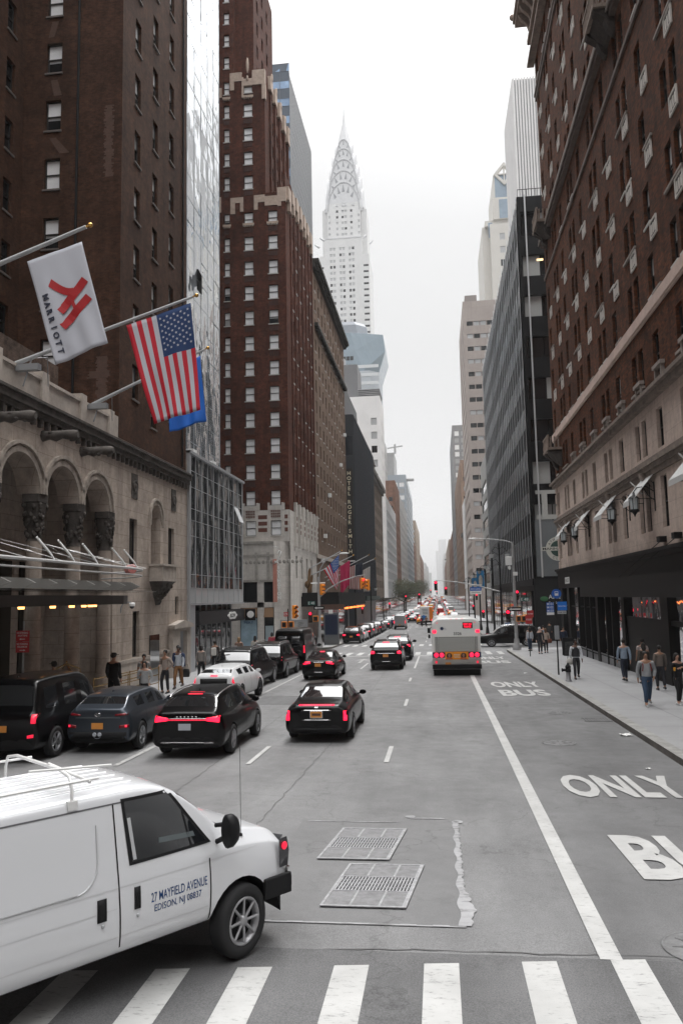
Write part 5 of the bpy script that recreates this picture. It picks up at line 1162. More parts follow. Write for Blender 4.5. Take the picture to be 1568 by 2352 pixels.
for i, (wd, zs_, zt, dp) in enumerate(tiers):
    pts = arch_pts(wd, zt - (zt - zs_) * .8, zt, low=zs_ + 8 if i == 0 else zs_ - 2)
    for ax in (0, 1):
        a = [(CXc + x, CYc - dp, z) if ax == 0 else (CXc - dp, CYc + x, z) for x, z in pts]; b_ = [(CXc + x, CYc + dp, z) if ax == 0 else (CXc + dp, CYc + x, z) for x, z in pts]
        cr.loft([a, b_], 0, True, True, False)
    zc = zt - (zt - zs_) * .8
    # raised rim of each arch and the triangular lights above it
    rim = []
    for k in range(25):
        t_ = PI * k / 24; rim.append([(CXc - (wd - d) * math.cos(t_), CYc - dp - e, zc + (zt - zc - d) * math.sin(t_)) for d, e in ((0, 0), (0, .3), (.5, .3), (.5, 0))])
    cr.loft(rim, 1, True, True, False)
    n = [7, 6, 5, 5, 3][i]
    for k in range(n):
        t_ = PI * (k + 1) / (n + 1); c_, s_ = -math.cos(t_), math.sin(t_); r0x, r0z = wd * .70, (zt - zc) * .66; r1x, r1z = wd * .92, (zt - zc) * .93
        bx, bz = CXc + c_ * r0x, zc + s_ * r0z; txx, tz = CXc + c_ * r1x, zc + s_ * r1z; nx_, nz_ = s_, -c_; h = wd * .085
        if i == 0 and s_ < .4: continue
        tw_.prism([(bx - nx_ * h, bz - nz_ * h * -1 if 0 else bz + c_ * h), (bx + nx_ * h, bz - c_ * h), (txx, tz)], CYc - dp - .12, CYc - dp - .02, 'y')
B.part(cr, 'arched_crown', [silver, mat('crown_rim', (.36, .365, .375), .6)]); B.part(tw_, 'triangular_window', mat('crown_window', (.24, .25, .265), .5))
s_ = B.mb(); s_.loft([[(CXc + r_ * math.cos(a), CYc + r_ * math.sin(a), z) for a in [PI / 4 * j + PI / 8 for j in range(8)]] for z, r_ in ((300, 5.4), (309, 4.7), (315.5, 3.4), (321, 2.0), (326, .95), (332, .4), (339, .08))], None, True, True, False)
B.part(s_, 'spire', silver); B.finish()

XR2 = 10.2
B = Bld('black_fin_office', (XR2, 83.5, gz(83)), 'black office block with bright vertical fins along the avenue and dark banded end wall')
zs = [(5.3, 9.5, True)]
z = 9.6
gl_fin = wavyglass('fin_glass', (.012, .018, .026), .22, .3, .35, metal=.0, ior=1.25, stretch=(1, 1, .35))
curtain(B, (10.0, 148), (10.0, 83.5), [(5.35 + 2.3 * k, 5.35 + 2.3 * (k + 1), k % 2 == 0) for k in range(18)], 48, .05, .02, glassmat=gl_fin, spandrel=mat('fin_spandrel', (.008, .009, .011), .5, spec=.1), fmat=M_black, jitter=.01)
f = B.mb()
for k in range(25): y = 83.6 + k * 2.68; f.box(9.93, 10.0, y, y + .05, 5.3, 47.6)
B.part(f, 'fin', mat('fin_aluminium', (.66, .68, .70), .3, .7))
w = B.mb(); w.box(10.3, 45, 84.0, 148, 5.2, 47.2)
for k in range(9):
    zt = 47.5 - 4.6 * k; w.box(10.1, 45, 83.45, 84.0, zt - (1.75 if k == 0 else 2.15), zt + (0 if k == 0 else .02))
w.box(10.1, 45, 83.46, 84, 3.4, 9.4); w.box(10.3, 45, 85, 146, -2.5, 5.2); w.box(10.1, 10.4, 83.4, 84, 5.2, 47.5)
w.box(9.9, 45, 83.4, 148, 4.6, 5.28)
B.part(w, 'black_frame', mat('office_black', (.006, .006, .007), .5, spec=.2))
w = B.mb(); q = random.Random(8)
for k in range(9):
    for j in range(10):
        x = 10.5 + j * 1.9; zt = 47.5 - 4.6 * k; w.quad((x, 83.9, zt - 4.55), (x + 1.8, 83.9, zt - 4.55), (x + 1.8, 83.9, zt - 1.8), (x, 83.9, zt - 1.8), q.choice([0, 0, 1, 2]) if k not in (3,) else 0)
B.part(w, 'end_window', [M_glass, mat('end_blind', (.30, .31, .31), .4, coat=.4), mat('end_pale', (.42, .43, .42), .4, coat=.4)])
w = B.mb()
for z, x in ((45.0, 12.0), (44.5, 12.9), (40.4, 12.0)): w.box(x, x + .7, 83.86, 83.88, z - .25, z)
B.part(w, 'ceiling_lamp', mat('office_light', (1, .7, .4), .5, emit=(1, .72, .42), es=1.6))
w = B.mb(); w.box(10.85, 11.0, 83.2, 83.45, 5.4, 47.6); w.box(10.8, 40, 83.44, 83.47, 9.5, 9.6); B.part(w, 'mullion_pipe', mat('pipe_pale', (.55, .56, .57), .4, .4))
w = B.mb(); w.box(10.35, 30, 83.40, 83.43, 5.5, 11.4); B.part(w, 'frosted_panel', mat('frosted_panel', (.16, .175, .185), .4, noise=.1, nscale=.6)); 
w = B.mb(); w.box(10.6, 30, 83.36, 83.40, 11.5, 12.0); w.box(10.6, 30, 83.36, 83.40, 14.2, 14.6); w.box(11.2, 11.8, 83.36, 83.40, 12, 14.2); B.part(w, 'pale_surround', mat('surround_pale', (.42, .42, .40), .6))
w = B.mb()
for k in range(30): w.box(10.2 + k * .5, 10.25 + k * .5, 83.6, 83.65, 47.5, 48.4)
w.box(10.2, 45, 83.6, 83.64, 48.4, 48.46); B.part(w, 'roof_railing', M_black)
# shop at its foot: green leaf sign, round sign
w = B.mb(); w.box(10.0, 30, 83.2, 83.39, -1.3, 5.2); B.part(w, 'shopfront', M_void)
text_obj('Ashley', 'shop_lettering', MATS['sign_white'], B.e, width=1.5, height=.55, extrude=.02, offset=.01, M=Matrix.Translation(-B.base) @ frame_M((12.15, 83.05, 3.3), (1, 0, 0), (0, 0, 1)))
text_obj('fine foods', 'shop_lettering', MATS['sign_white'], B.e, width=1.5, height=.26, extrude=.01, shear=.3, M=Matrix.Translation(-B.base) @ frame_M((12.1, 83.05, 2.75), (1, 0, 0), (0, 0, 1)))
w = B.mb(); w.M = Matrix.Translation((10.95, 83.12, 3.15)); w.ell((0, 0, 0), (.42, .03, .26), 14, 8); B.part(w, 'leaf_emblem', mat('leaf_green', (.03, .13, .05), .6))
# shops along the avenue side
w = B.mb()
for k in range(12): w.box(10.0, 10.28, 86 + k * 5.2, 90.4 + k * 5.2, -1.6 , 4.0)
B.part(w, 'shopfront', mat('shop_glass_lit', (.02, .02, .022), .05)); B.finish()
s_ = thing('round_club_sign', (12.5, 82.2, 8.3), 'round white rimmed club sign with a name bar on the black office corner', 'sign')
b = MB(); b.M = Matrix.Rotation(PI / 2, 4, 'X'); b.lathe([(1.25, -.08), (1.25, .08)], n=36); b.build('rim', mat('club_cream', (.55, .55, .50), .5), s_)
b = MB(); b.M = Matrix.Rotation(PI / 2, 4, 'X'); b.lathe([(.82, .085), (.82, .10)], n=32); b.build('green_disc', mat('club_green', (.02, .06, .05), .5), s_)
b = MB(); b.box(-1.75, 1.75, -.14, -.105, -.2, .2); b.build('name_bar', MATS['club_cream'], s_)
text_obj('MANHATTAN', 'name_lettering', M_black, s_, width=3.2, height=.24, extrude=.003, offset=.01, M=frame_M((0, -.145, 0), (1, 0, 0), (0, 0, 1)))
for i, ch in enumerate('ATHLETIC'):
    a = R(150 - i * 17.5); text_obj(ch, 'rim_letter', M_black, s_, height=.22, size=.3, extrude=.003, M=frame_M((1.03 * math.cos(a), -.09, 1.03 * math.sin(a)), (math.sin(a), 0, -math.cos(a)), (math.cos(a), 0, math.sin(a))))
for i, ch in enumerate('CLUB'):
    a = R(240 + i * 20); text_obj(ch, 'rim_letter', M_black, s_, height=.22, size=.3, extrude=.003, M=frame_M((1.03 * math.cos(a), -.09, 1.03 * math.sin(a)), (-math.sin(a), 0, math.cos(a)), (-math.cos(a), 0, -math.sin(a))))
B = block('banded_office', 'low office with white and dark horizontal bands past the black finned block', 9.9, 148.5, 166, 30, mat('band_pale', (.42, .42, .41), .6), side='R', band=True, win=(1, 2.0), sp=(3, 3.6), kind=K0, cap=20, northwin=False); B.finish()
B = block('banded_stone_tower', 'tall greyish pink stone tower with rows of ribbon windows, a small block on its roof', 10.1, 225, 262, 89.7, masonry('pink_granite', (.38, .335, .31), (.365, .32, .295), (.32, .28, .26), bw=2.4, bh=3.85, mw=.03, var=.06, stains=.05, bump=.05), side='R', win=(1.75, 1.35), sp=(1.95, 3.84), z0=10, kind=[K2, K0, K0, K0, K2], cap=96)
c = B.mb(); c.box(10.8, 14.3, 225.3, 235, 90.5, 92.4); B.part(c, 'roof_block', mat('roof_pink', (.26, .23, .215), .7)); B.finish()
B = Bld('white_glass_annex', (10, 263, 0), 'bright pale glazed building side reflecting the sky, just past the banded stone tower', cap=10); curtain(B, (9.9, 283), (9.9, 262.2), [(6 + 3 * k, 9 + 3 * k, False) for k in range(10)], 8, .2, .1, glassmat=mirror if False else wavyglass('annex_glass', (.75, .76, .78), .1, .1, .3, metal=.8), fmat=w_wht); c = B.mb(); c.box(10, 40, 262.1, 283, -2.5, 36.2); B.part(c, 'core', w_wht); B.finish()
block('corniced_bank', 'grey classical building with a deep projecting cornice on the far right side', 10.2, 284, 292, 26, w_gry, side='R', kind=[K0], cornice=mat('cornice_grey_far', (.12, .12, .12), .8), cap=8).finish()
block('buff_brick_tower', 'buff brick apartment tower on the far right with paired windows', 10.0, 294, 390, 54, w_brk if False else masonry('brick_far_buff2', (.30, .21, .16), (.26, .185, .14), (.22, .17, .14), bw=.6, bh=.2, var=.15), side='R', kind=[K0, K2], sp=(3.6, 3.7), win=(1.5, 1.7), cap=40).finish()
block('lattice_tower', 'slender pale tower with a latticed top far down the right side', 10.0, 396, 470, 90, w_gry, side='R', kind=[K3, K2], sp=(3.2, 3.6), win=(2.4, 2.6), cap=30, depth=20).finish()
for i, (a, b_, z, m, lab) in enumerate(((475, 620, 42, w_brk, 'brick row after the latticed tower on the right'), (630, 840, 48, w_tan2, 'buff row in the middle distance of the right side'), (850, 1050, 40, w_brk, 'brick row near the end of the right side'), (1060, 1390, 60, w_pale, 'last hazy row on the right at the vanishing point'))):
    block('far_building', lab, 10.0, a, b_, z, m, side='R', sp=(7, 5), win=(3, 2.4), kind=[K0], cap=6, group=far).finish()
# very far hazy towers closing the avenue
for x, y, w_, z, lab in ((-110, 2000, 22, 150, 'faint hazy tower at the end of the avenue, widest of them'), (-60, 2300, 24, 120, 'faint low hazy block at the very end of the avenue'), (20, 2600, 22, 190, 'faint slim hazy tower exactly over the end of the roadway'), (-25, 1500, 14, 60, 'faint pale block where the road disappears')):
    B = Bld('distant_tower', (x, y, 0), lab, group='hazy towers at the end of the avenue', cap=4); c = B.mb(); c.box(x - w_, x + w_, y, y + 40, -2, z * .8); c.box(x - w_ * .6, x + w_ * .6, y + 3, y + 37, z * .8, z); B.part(c, 'shaft', w_pale); B.finish()
# pinstriped slab tower behind the black office
B = Bld('pinstripe_tower', (21, 165, 0), 'tall white slab tower with fine dark vertical stripes, behind the black office')
c = B.mb(); c.box(20.3, 60, 165.3, 185, 0, 118); B.part(c, 'shaft', mat('stripe_dark', (.46, .46, .47), .5))
c = B.mb()
for k in range(38): c.box(20.25 + k * .62, 20.60 + k * .62, 164.9, 165.35, 0, 118.2)
for k in range(20): c.box(20.1, 20.35, 165.3 + k, 165.75 + k, 0, 118.2)
B.part(c, 'pilaster', w_wht); B.finish()
# cream postmodern tower with glazed gables
B = Bld('gabled_cream_tower', (28, 330, 0), 'cream stone tower with diamond topped glazed gables, seen behind the black office', cap=60, leaf=True, frame=mat('gable_frame', (.3, .31, .32), .5))
crm = mat('cream_stone', (.56, .54, .50), .7, noise=.04, nscale=.2)
w = B.mb(); wl = [(4.0 + 4.0 * i, 158 - 6.0 * k, 2.2, 3.0, K2 if k < 2 else K0) for k in range(14) for i in range(4)]
B.wall(w, (28, 330), (60, 330), 0, 165.5, wl, .4); w.box(24.8, 28, 334, 370, 0, 166); w.box(28, 60, 330.5, 370, 0, 165.4)
w.box(26, 60, 332, 368, 165.5, 168); w.box(29.5, 60, 331, 368, 168, 177.5); w.box(31, 60, 333, 366, 177.5, 179)
w.box(30.6, 60, 334, 365, 179, 190)
for k in range(3): w.box(32.6 + k * 9 + 4.2, 34.4 + k * 9 + 4.2, 332.5, 334, 179, 192)
for k in range(3):
    cx = 35.4 + k * 9
    w.prism([(cx - 4.6, 190), (cx, 195.5), (cx + 4.6, 190), (cx + 3.3, 190), (cx, 193.8), (cx - 3.3, 190)], 333, 335, 'y'); w.prism([(cx - 4.6, 190), (cx, 184.8), (cx + 4.6, 190), (cx + 3.3, 190), (cx, 186.5), (cx - 3.3, 190)], 333, 335, 'y')
    w.box(cx - .25, cx + .25, 333.2, 334.8, 186.5, 194.2); w.box(cx - 3.4, cx + 3.4, 333.3, 334.7, 189.8, 190.3)
B.part(w, 'stone_shell', crm)
w = B.mb(); w.box(31.2, 60, 333.9, 334, 179, 190); w.box(32.4, 38.4, 330.9, 331, 168.3, 177); w.box(42, 60, 330.9, 331, 168.3, 177); w.box(27.4, 29.2, 331.9, 332, 160, 167); B.part(w, 'glazing', mat('gable_glass', (.28, .35, .42), .2, metal=.3, noise=.2, nscale=.2)); B.finish()
# trees beyond the second crossing on the left
def tree(x, y, h, r_, seed, label, lean=0):
    q = random.Random(seed); z0 = gz(y) + .1
    t = thing('street_tree', (x, y, z0), label, 'tree', 'street trees far down the left pavement')
    b = MB(); b.tube([(0, 0, -.2), (.05, 0, h * .2), (.1 + lean, .1, h * .45), (lean, 0, h * .7)], [r_ * .06, r_ * .05, r_ * .035, .04], 8)
    limbs = []
    for k in range(9):
        a = k * 2.4; zz = h * q.uniform(.3, .6); e = (r_ * .7 * math.cos(a) + lean, r_ * .7 * math.sin(a), zz + h * q.uniform(.12, .3)); b.tube([(.08, 0, zz), (e[0] * .5, e[1] * .5, (zz + e[2]) / 2 + .2), e], [r_ * .03, r_ * .02, .02], 6); limbs.append(e)
    b.build('trunk', mat('bark', (.06, .045, .035), .9), t)
    c = MB(); cl = limbs + [(q.uniform(-.5, .5) * r_, q.uniform(-.5, .5) * r_, h * q.uniform(.5, .95)) for _ in range(16)]
    for (cx, cy, cz) in cl:
        R_ = r_ * q.uniform(.28, .45); m_ = q.choice([0, 0, 1])
        for _ in range(170):
            d = Vector((q.gauss(0, 1), q.gauss(0, 1), q.gauss(0, .8))).normalized() * R_ * q.random() ** .4; p = Vector((cx, cy, cz)) + d; s = q.uniform(.10, .22)
            u = Vector((q.gauss(0, 1), q.gauss(0, 1), q.gauss(0, 1))).normalized(); v = u.orthogonal().normalized()
            c.add([p - u * s, p + v * s * .6, p + u * s, p - v * s * .6], [(0, 1, 2, 3)], m_)
    c.build('crown', [mat('leaf_dark', (.045, .055, .022), .7), mat('leaf_olive', (.075, .075, .03), .7)], t)
tree(-10.8, 250, 11.5, 4.8, 1, 'big dark green street tree on the far left pavement, nearest and largest of the trees')
tree(-11.0, 268, 10.5, 4.5, 2, 'dark street tree half hidden behind the largest tree')
tree(-11.0, 430, 13, 6, 3, 'smaller olive street tree farther along the left pavement')
tree(-11.0, 500, 14, 6.5, 4, 'small distant olive tree above the far traffic')
def paint(name, col, metal=.0, rough=.3): return mat(name, col, rough, metal, coat=.5, spec=.08)
P_black = paint('paint_black', (.003, .003, .0035)); P_char = paint('paint_charcoal_blue', (.055, .065, .08), .6, .3)
P_white = paint('paint_white', (.68, .69, .70)); P_silver = paint('paint_silver', (.36, .365, .37), .6); P_greyd = paint('paint_dark_grey', (.07, .07, .075), .5); P_yel = paint('paint_taxi', (.75, .35, .02)); P_red = paint('paint_red', (.32, .02, .015)); P_vwhite = mat('paint_van_white', (.66, .67, .69), .25, coat=.7, spec=.4)
G_car = mat('car_glass', (.012, .014, .016), .03, spec=1.0, ior=1.9, coat=1.0)
G_side = mat('car_side_glass', (.012, .013, .015), .04, spec=.7, coat=.5)
M_tyre = mat('tyre_rubber', (.014, .014, .015), .8); M_rim = mat('alloy_rim', (.42, .43, .45), .3, .85); M_rimd = mat('dark_rim', (.06, .06, .065), .35, .7)
M_plate = mat('plate_orange', (.62, .25, .05), .5); M_platew = mat('plate_pale', (.42, .44, .48), .5); M_chrome = mat('chrome', (.7, .7, .71), .15, 1.0); M_trim = mat('plastic_trim', (.010, .010, .011), .6, spec=.25); M_shadow = mat('panel_gap', (.004, .004, .004), .9)

def ring(st):
    y, zb, hw, zs, hs, zr, hr = st[:7]
    d = zs - zb; g = zr - zs
    h = [(0, zb), (hw * .7, zb), (hw * .95, zb + d * .06), (hw * .99, zb + d * .3), (hw, zb + d * .6), (hw * .4 + hs * .6, zb + d * .88), (hs, zs),
         (hs * .95 + hr * .05, zs + g * .05), (hr + (hs - hr) * .16, zs + g * .85), (hr, zs + g * .94), (hr * .86, zs + g * .985), (hr * .5, zr), (0, zr + g * .01)]
    r = [(x, y, z) for x, z in h]; l = [(-x, y, z) for x, z in h[1:-1]][::-1]
    return r + l, len(h)
def make_body(name, stations, wheels, wr, paintm, parent, sub=2, arch=1.13, glassm=None):
    """lofted shell, smoothed, wheel arches cut, then split into body and its windows"""
    rings = []; n = None
    for s in stations: r_, nh = ring(s); rings.append(r_); n = len(r_)
    vs = [p for r_ in rings for p in r_]; fs = []; mi = []
    for i in range(len(rings) - 1):
        fl = stations[i][7]
        for j in range(n):
            k = (j + 1) % n; fs.append((i * n + j, (i + 1) * n + j, (i + 1) * n + k, i * n + k))
            jj = j if j < nh - 1 else n - 1 - j     # mirrored strip index
            m = 0
            if jj == 7 and 's' in fl: m = 3 if j < nh else 4
            elif jj >= 9 and 'r' in fl: m = 1
            elif jj == 10 and 'R' in fl: m = 1
            elif jj >= 9 and 'w' in fl: m = 2
            elif jj <= 1: m = 5
            mi.append(m)
    fs.append(tuple(range(n))); mi.append(0); fs.append(tuple(range((len(rings) - 1) * n, len(rings) * n))[::-1]); mi.append(0)
    me = bpy.data.meshes.new('tmp'); me.from_pydata(vs, [], fs)
    for k in range(6): me.materials.append([paintm, G_car, G_car, G_side, G_side, M_trim][k])
    me.polygons.foreach_set('material_index', mi); me.polygons.foreach_set('use_smooth', [True] * len(fs))
    bm = bmesh.new(); bm.from_mesh(me); bmesh.ops.recalc_face_normals(bm, faces=bm.faces); bm.to_mesh(me); bm.free()
    o = bpy.data.objects.new('tmp', me); COL.objects.link(o)
    ss = o.modifiers.new('s', 'SUBSURF'); ss.levels = sub; ss.render_levels = sub
    cut = MB()
    for (wy, wx) in wheels:
        for s in (-1, 1): a, b_ = sorted((s * (wx + .16), s * (wx - .42))); cut.tube([(a, wy, wr * 1.02), (b_, wy, wr * 1.02)], wr * arch, 28)
    co = cut.build('tmpcut', M_void)
    bo = o.modifiers.new('b', 'BOOLEAN'); bo.operation = 'DIFFERENCE'; bo.object = co; bo.solver = 'EXACT'
    try: bo.material_mode = 'INDEX'
    except Exception: pass
    me.materials.append(M_void)
    dg = bpy.context.evaluated_depsgraph_get(); em = bpy.data.meshes.new_from_object(o.evaluated_get(dg))
    bpy.data.objects.remove(o); bpy.data.objects.remove(co)
    V = [v.co.copy() for v in em.vertices]; polys = [(tuple(p.vertices), p.material_index) for p in em.polygons]
    # faces inside the wheel wells
    def inwell(vi):
        c = sum((V[i] for i in vi), Vector()) / len(vi)
        for wy, wx in wheels:
            if math.hypot(c.y - wy, c.z - wr * 1.02) < wr * arch * .985 and abs(c.x) < wx + .2: return True
        return False
    groups = {}
    for vi, m in polys:
        if m in (0, 5) and inwell(vi): m = 6
        if m == 0 and min(V[i].z for i in vi) < -9: continue
        if m > 6: m = 6
        groups.setdefault({5: 0, 6: 0}.get(m, m), []).append((vi, m))
    tree = BVHTree.FromPolygons(V, [p[0] for p in polys])
    names = {0: 'body', 1: 'rear_window', 2: 'windscreen', 3: 'side_window', 4: 'side_window'}
    for g_, lst in groups.items():
        used = {}; vv = []; ff = []; mm = []
        for vi, m in lst:
            ff.append([used.setdefault(i, len(used)) for i in vi]); mm.append({0: 0, 5: 1, 6: 2}.get(m, 0) if g_ == 0 else 0)
        vv = [None] * len(used)
        for i, k in used.items(): vv[k] = V[i]
        q = bpy.data.meshes.new(names[g_]); q.from_pydata(vv, [], ff)
        for m_ in ([paintm, M_trim, M_void] if g_ == 0 else [glassm or G_car if g_ in (1, 2) else G_side]): q.materials.append(m_)
        q.polygons.foreach_set('material_index', mm); q.polygons.foreach_set('use_smooth', [True] * len(ff))
        ob = bpy.data.objects.new(names[g_], q); COL.objects.link(ob); ob.parent = parent
        if g_ == 0:
            es = ob.modifiers.new('e', 'EDGE_SPLIT'); es.split_angle = R(38)
    bpy.data.meshes.remove(em)
    return tree
def on_rear(tree, x, z, off=.012):
    h = tree.ray_cast(Vector((x, -9, z)), Vector((0, 1, 0))); return (h[0] + Vector((0, -off, 0))) if h[0] else None
def on_side(tree, s, y, z, off=.012):
    h = tree.ray_cast(Vector((s * 5, y, z)), Vector((-s, 0, 0))); return (h[0] + Vector((s * off, 0, 0))) if h[0] else None
def on_front(tree, x, z, off=.012):
    h = tree.ray_cast(Vector((x, 9, z)), Vector((0, -1, 0))); return (h[0] + Vector((0, off, 0))) if h[0] else None
def on_top(tree, x, y, off=.01):
    h = tree.ray_cast(Vector((x, y, 5)), Vector((0, 0, -1))); return (h[0] + Vector((0, 0, off))) if h[0] else None
def patchmb(f, quad, off=.012, nu=6, nv=4, th=.02, mb=None):
    """quad: four (a,b) corners mapped through f onto the body"""
    (a0, b0), (a1, b1), (a2, b2), (a3, b3) = quad; P = []; mb = mb or MB()
    for j in range(nv + 1):
        for i in range(nu + 1):
            s, t = i / nu, j / nv
            a = (a0 * (1 - s) + a1 * s) * (1 - t) + (a3 * (1 - s) + a2 * s) * t; b_ = (b0 * (1 - s) + b1 * s) * (1 - t) + (b3 * (1 - s) + b2 * s) * t
            P.append(f(a, b_, off))
    ok = [p is not None for p in P]; fs = []
    for j in range(nv):
        for i in range(nu):
            ids = (j * (nu + 1) + i, j * (nu + 1) + i + 1, (j + 1) * (nu + 1) + i + 1, (j + 1) * (nu + 1) + i)
            if all(ok[k] for k in ids): fs.append(ids)
    mb.add([p if p is not None else Vector((0, 0, .5)) for p in P], fs, smooth=True); return mb
def wheel(parent, x, y, r, w=.23, rimm=None, spokes=5, steer=0):
    s = 1 if x > 0 else -1; rimm = rimm or M_rim
    b = MB(); b.M = Matrix.Translation((x, y, r)) @ Matrix.Rotation(R(steer), 4, 'Z') @ Matrix.Rotation(s * PI / 2, 4, 'Y')
    b.lathe([(r * .62, -w * .5), (r * .9, -w * .5), (r * .985, -w * .38), (r, -w * .2), (r, w * .2), (r * .985, w * .38), (r * .9, w * .5), (r * .68, w * .46), (r * .64, w * .3)], n=30, caps=False)
    t = b.build('wheel', M_tyre, parent)
    b2 = MB(); b2.M = b.M; b2.lathe([(r * .66, w * .42), (r * .64, w * .47), (r * .58, w * .44), (r * .55, w * .1)], n=28, caps=False); b2.lathe([(r * .17, w * .12), (r * .17, w * .40), (r * .1, w * .45), (.01, w * .45)], n=12)
    for k in range(spokes):
        a = 2 * PI * k / spokes
        for dd in (-.09, .09) if spokes <= 6 else (0,):
            c1, s1 = math.cos(a + dd), math.sin(a + dd); b2.tube([(r * .12 * c1, r * .12 * s1, w * .36), (r * .6 * math.cos(a + dd * 1.6), r * .6 * math.sin(a + dd * 1.6), w * .42)], [r * .05, r * .042], 5)
    b2.lathe([(.01, w * .02), (r * .56, w * .02)], n=20, mi=1, caps=False)
    b2.build('rim', [rimm, M_void], t)
    return t
def mirror(parent, tree, s, y, z, paintm, big=1.0):
    p = on_side(tree, s, y, z, 0)
    if p is None: return
    b = MB(); b.M = Matrix.Translation((p.x + s * .17 * big, p.y + .02, z + .06 * big)); b.loft([[(.11 * big * c * math.cos(t), d, .075 * big * c * math.sin(t)) for t in [2 * PI * k / 12 for k in range(12)]] for d, c in ((-.05, .92), (-.04, 1), (.03, .95), (.09, .6), (.11, .25))]); b.M = None
    b.tube([(p.x - s * .02, p.y, z), (p.x + s * .1 * big, p.y + .01, z + .03)], .025, 6)
    b.build('mirror', paintm, parent)
def plate(parent, tree, x, z, m, w=.32, h=.16, frame=True, txt=None):
    p = on_rear(tree, x, z, 0)
    if p is None: return
    b = MB(); y = min(p.y, (on_rear(tree, x, z - h / 2) or p).y, (on_rear(tree, x, z + h / 2) or p).y) - .012
    b.box(x - w / 2, x + w / 2, y - .012, y, z - h / 2, z + h / 2, 0)
    if frame: b.box(x - w / 2 - .02, x + w / 2 + .02, y, y + .02, z - h / 2 - .02, z + h / 2 + .02, 1); b.box(x - w * .38, x + w * .38, y - .014, y - .0121, z - h * .18, z + h * .22, 2)
    b.build('licence_plate', [m, M_chrome, mat('plate_ink', (.10, .05, .04), .6)], parent)
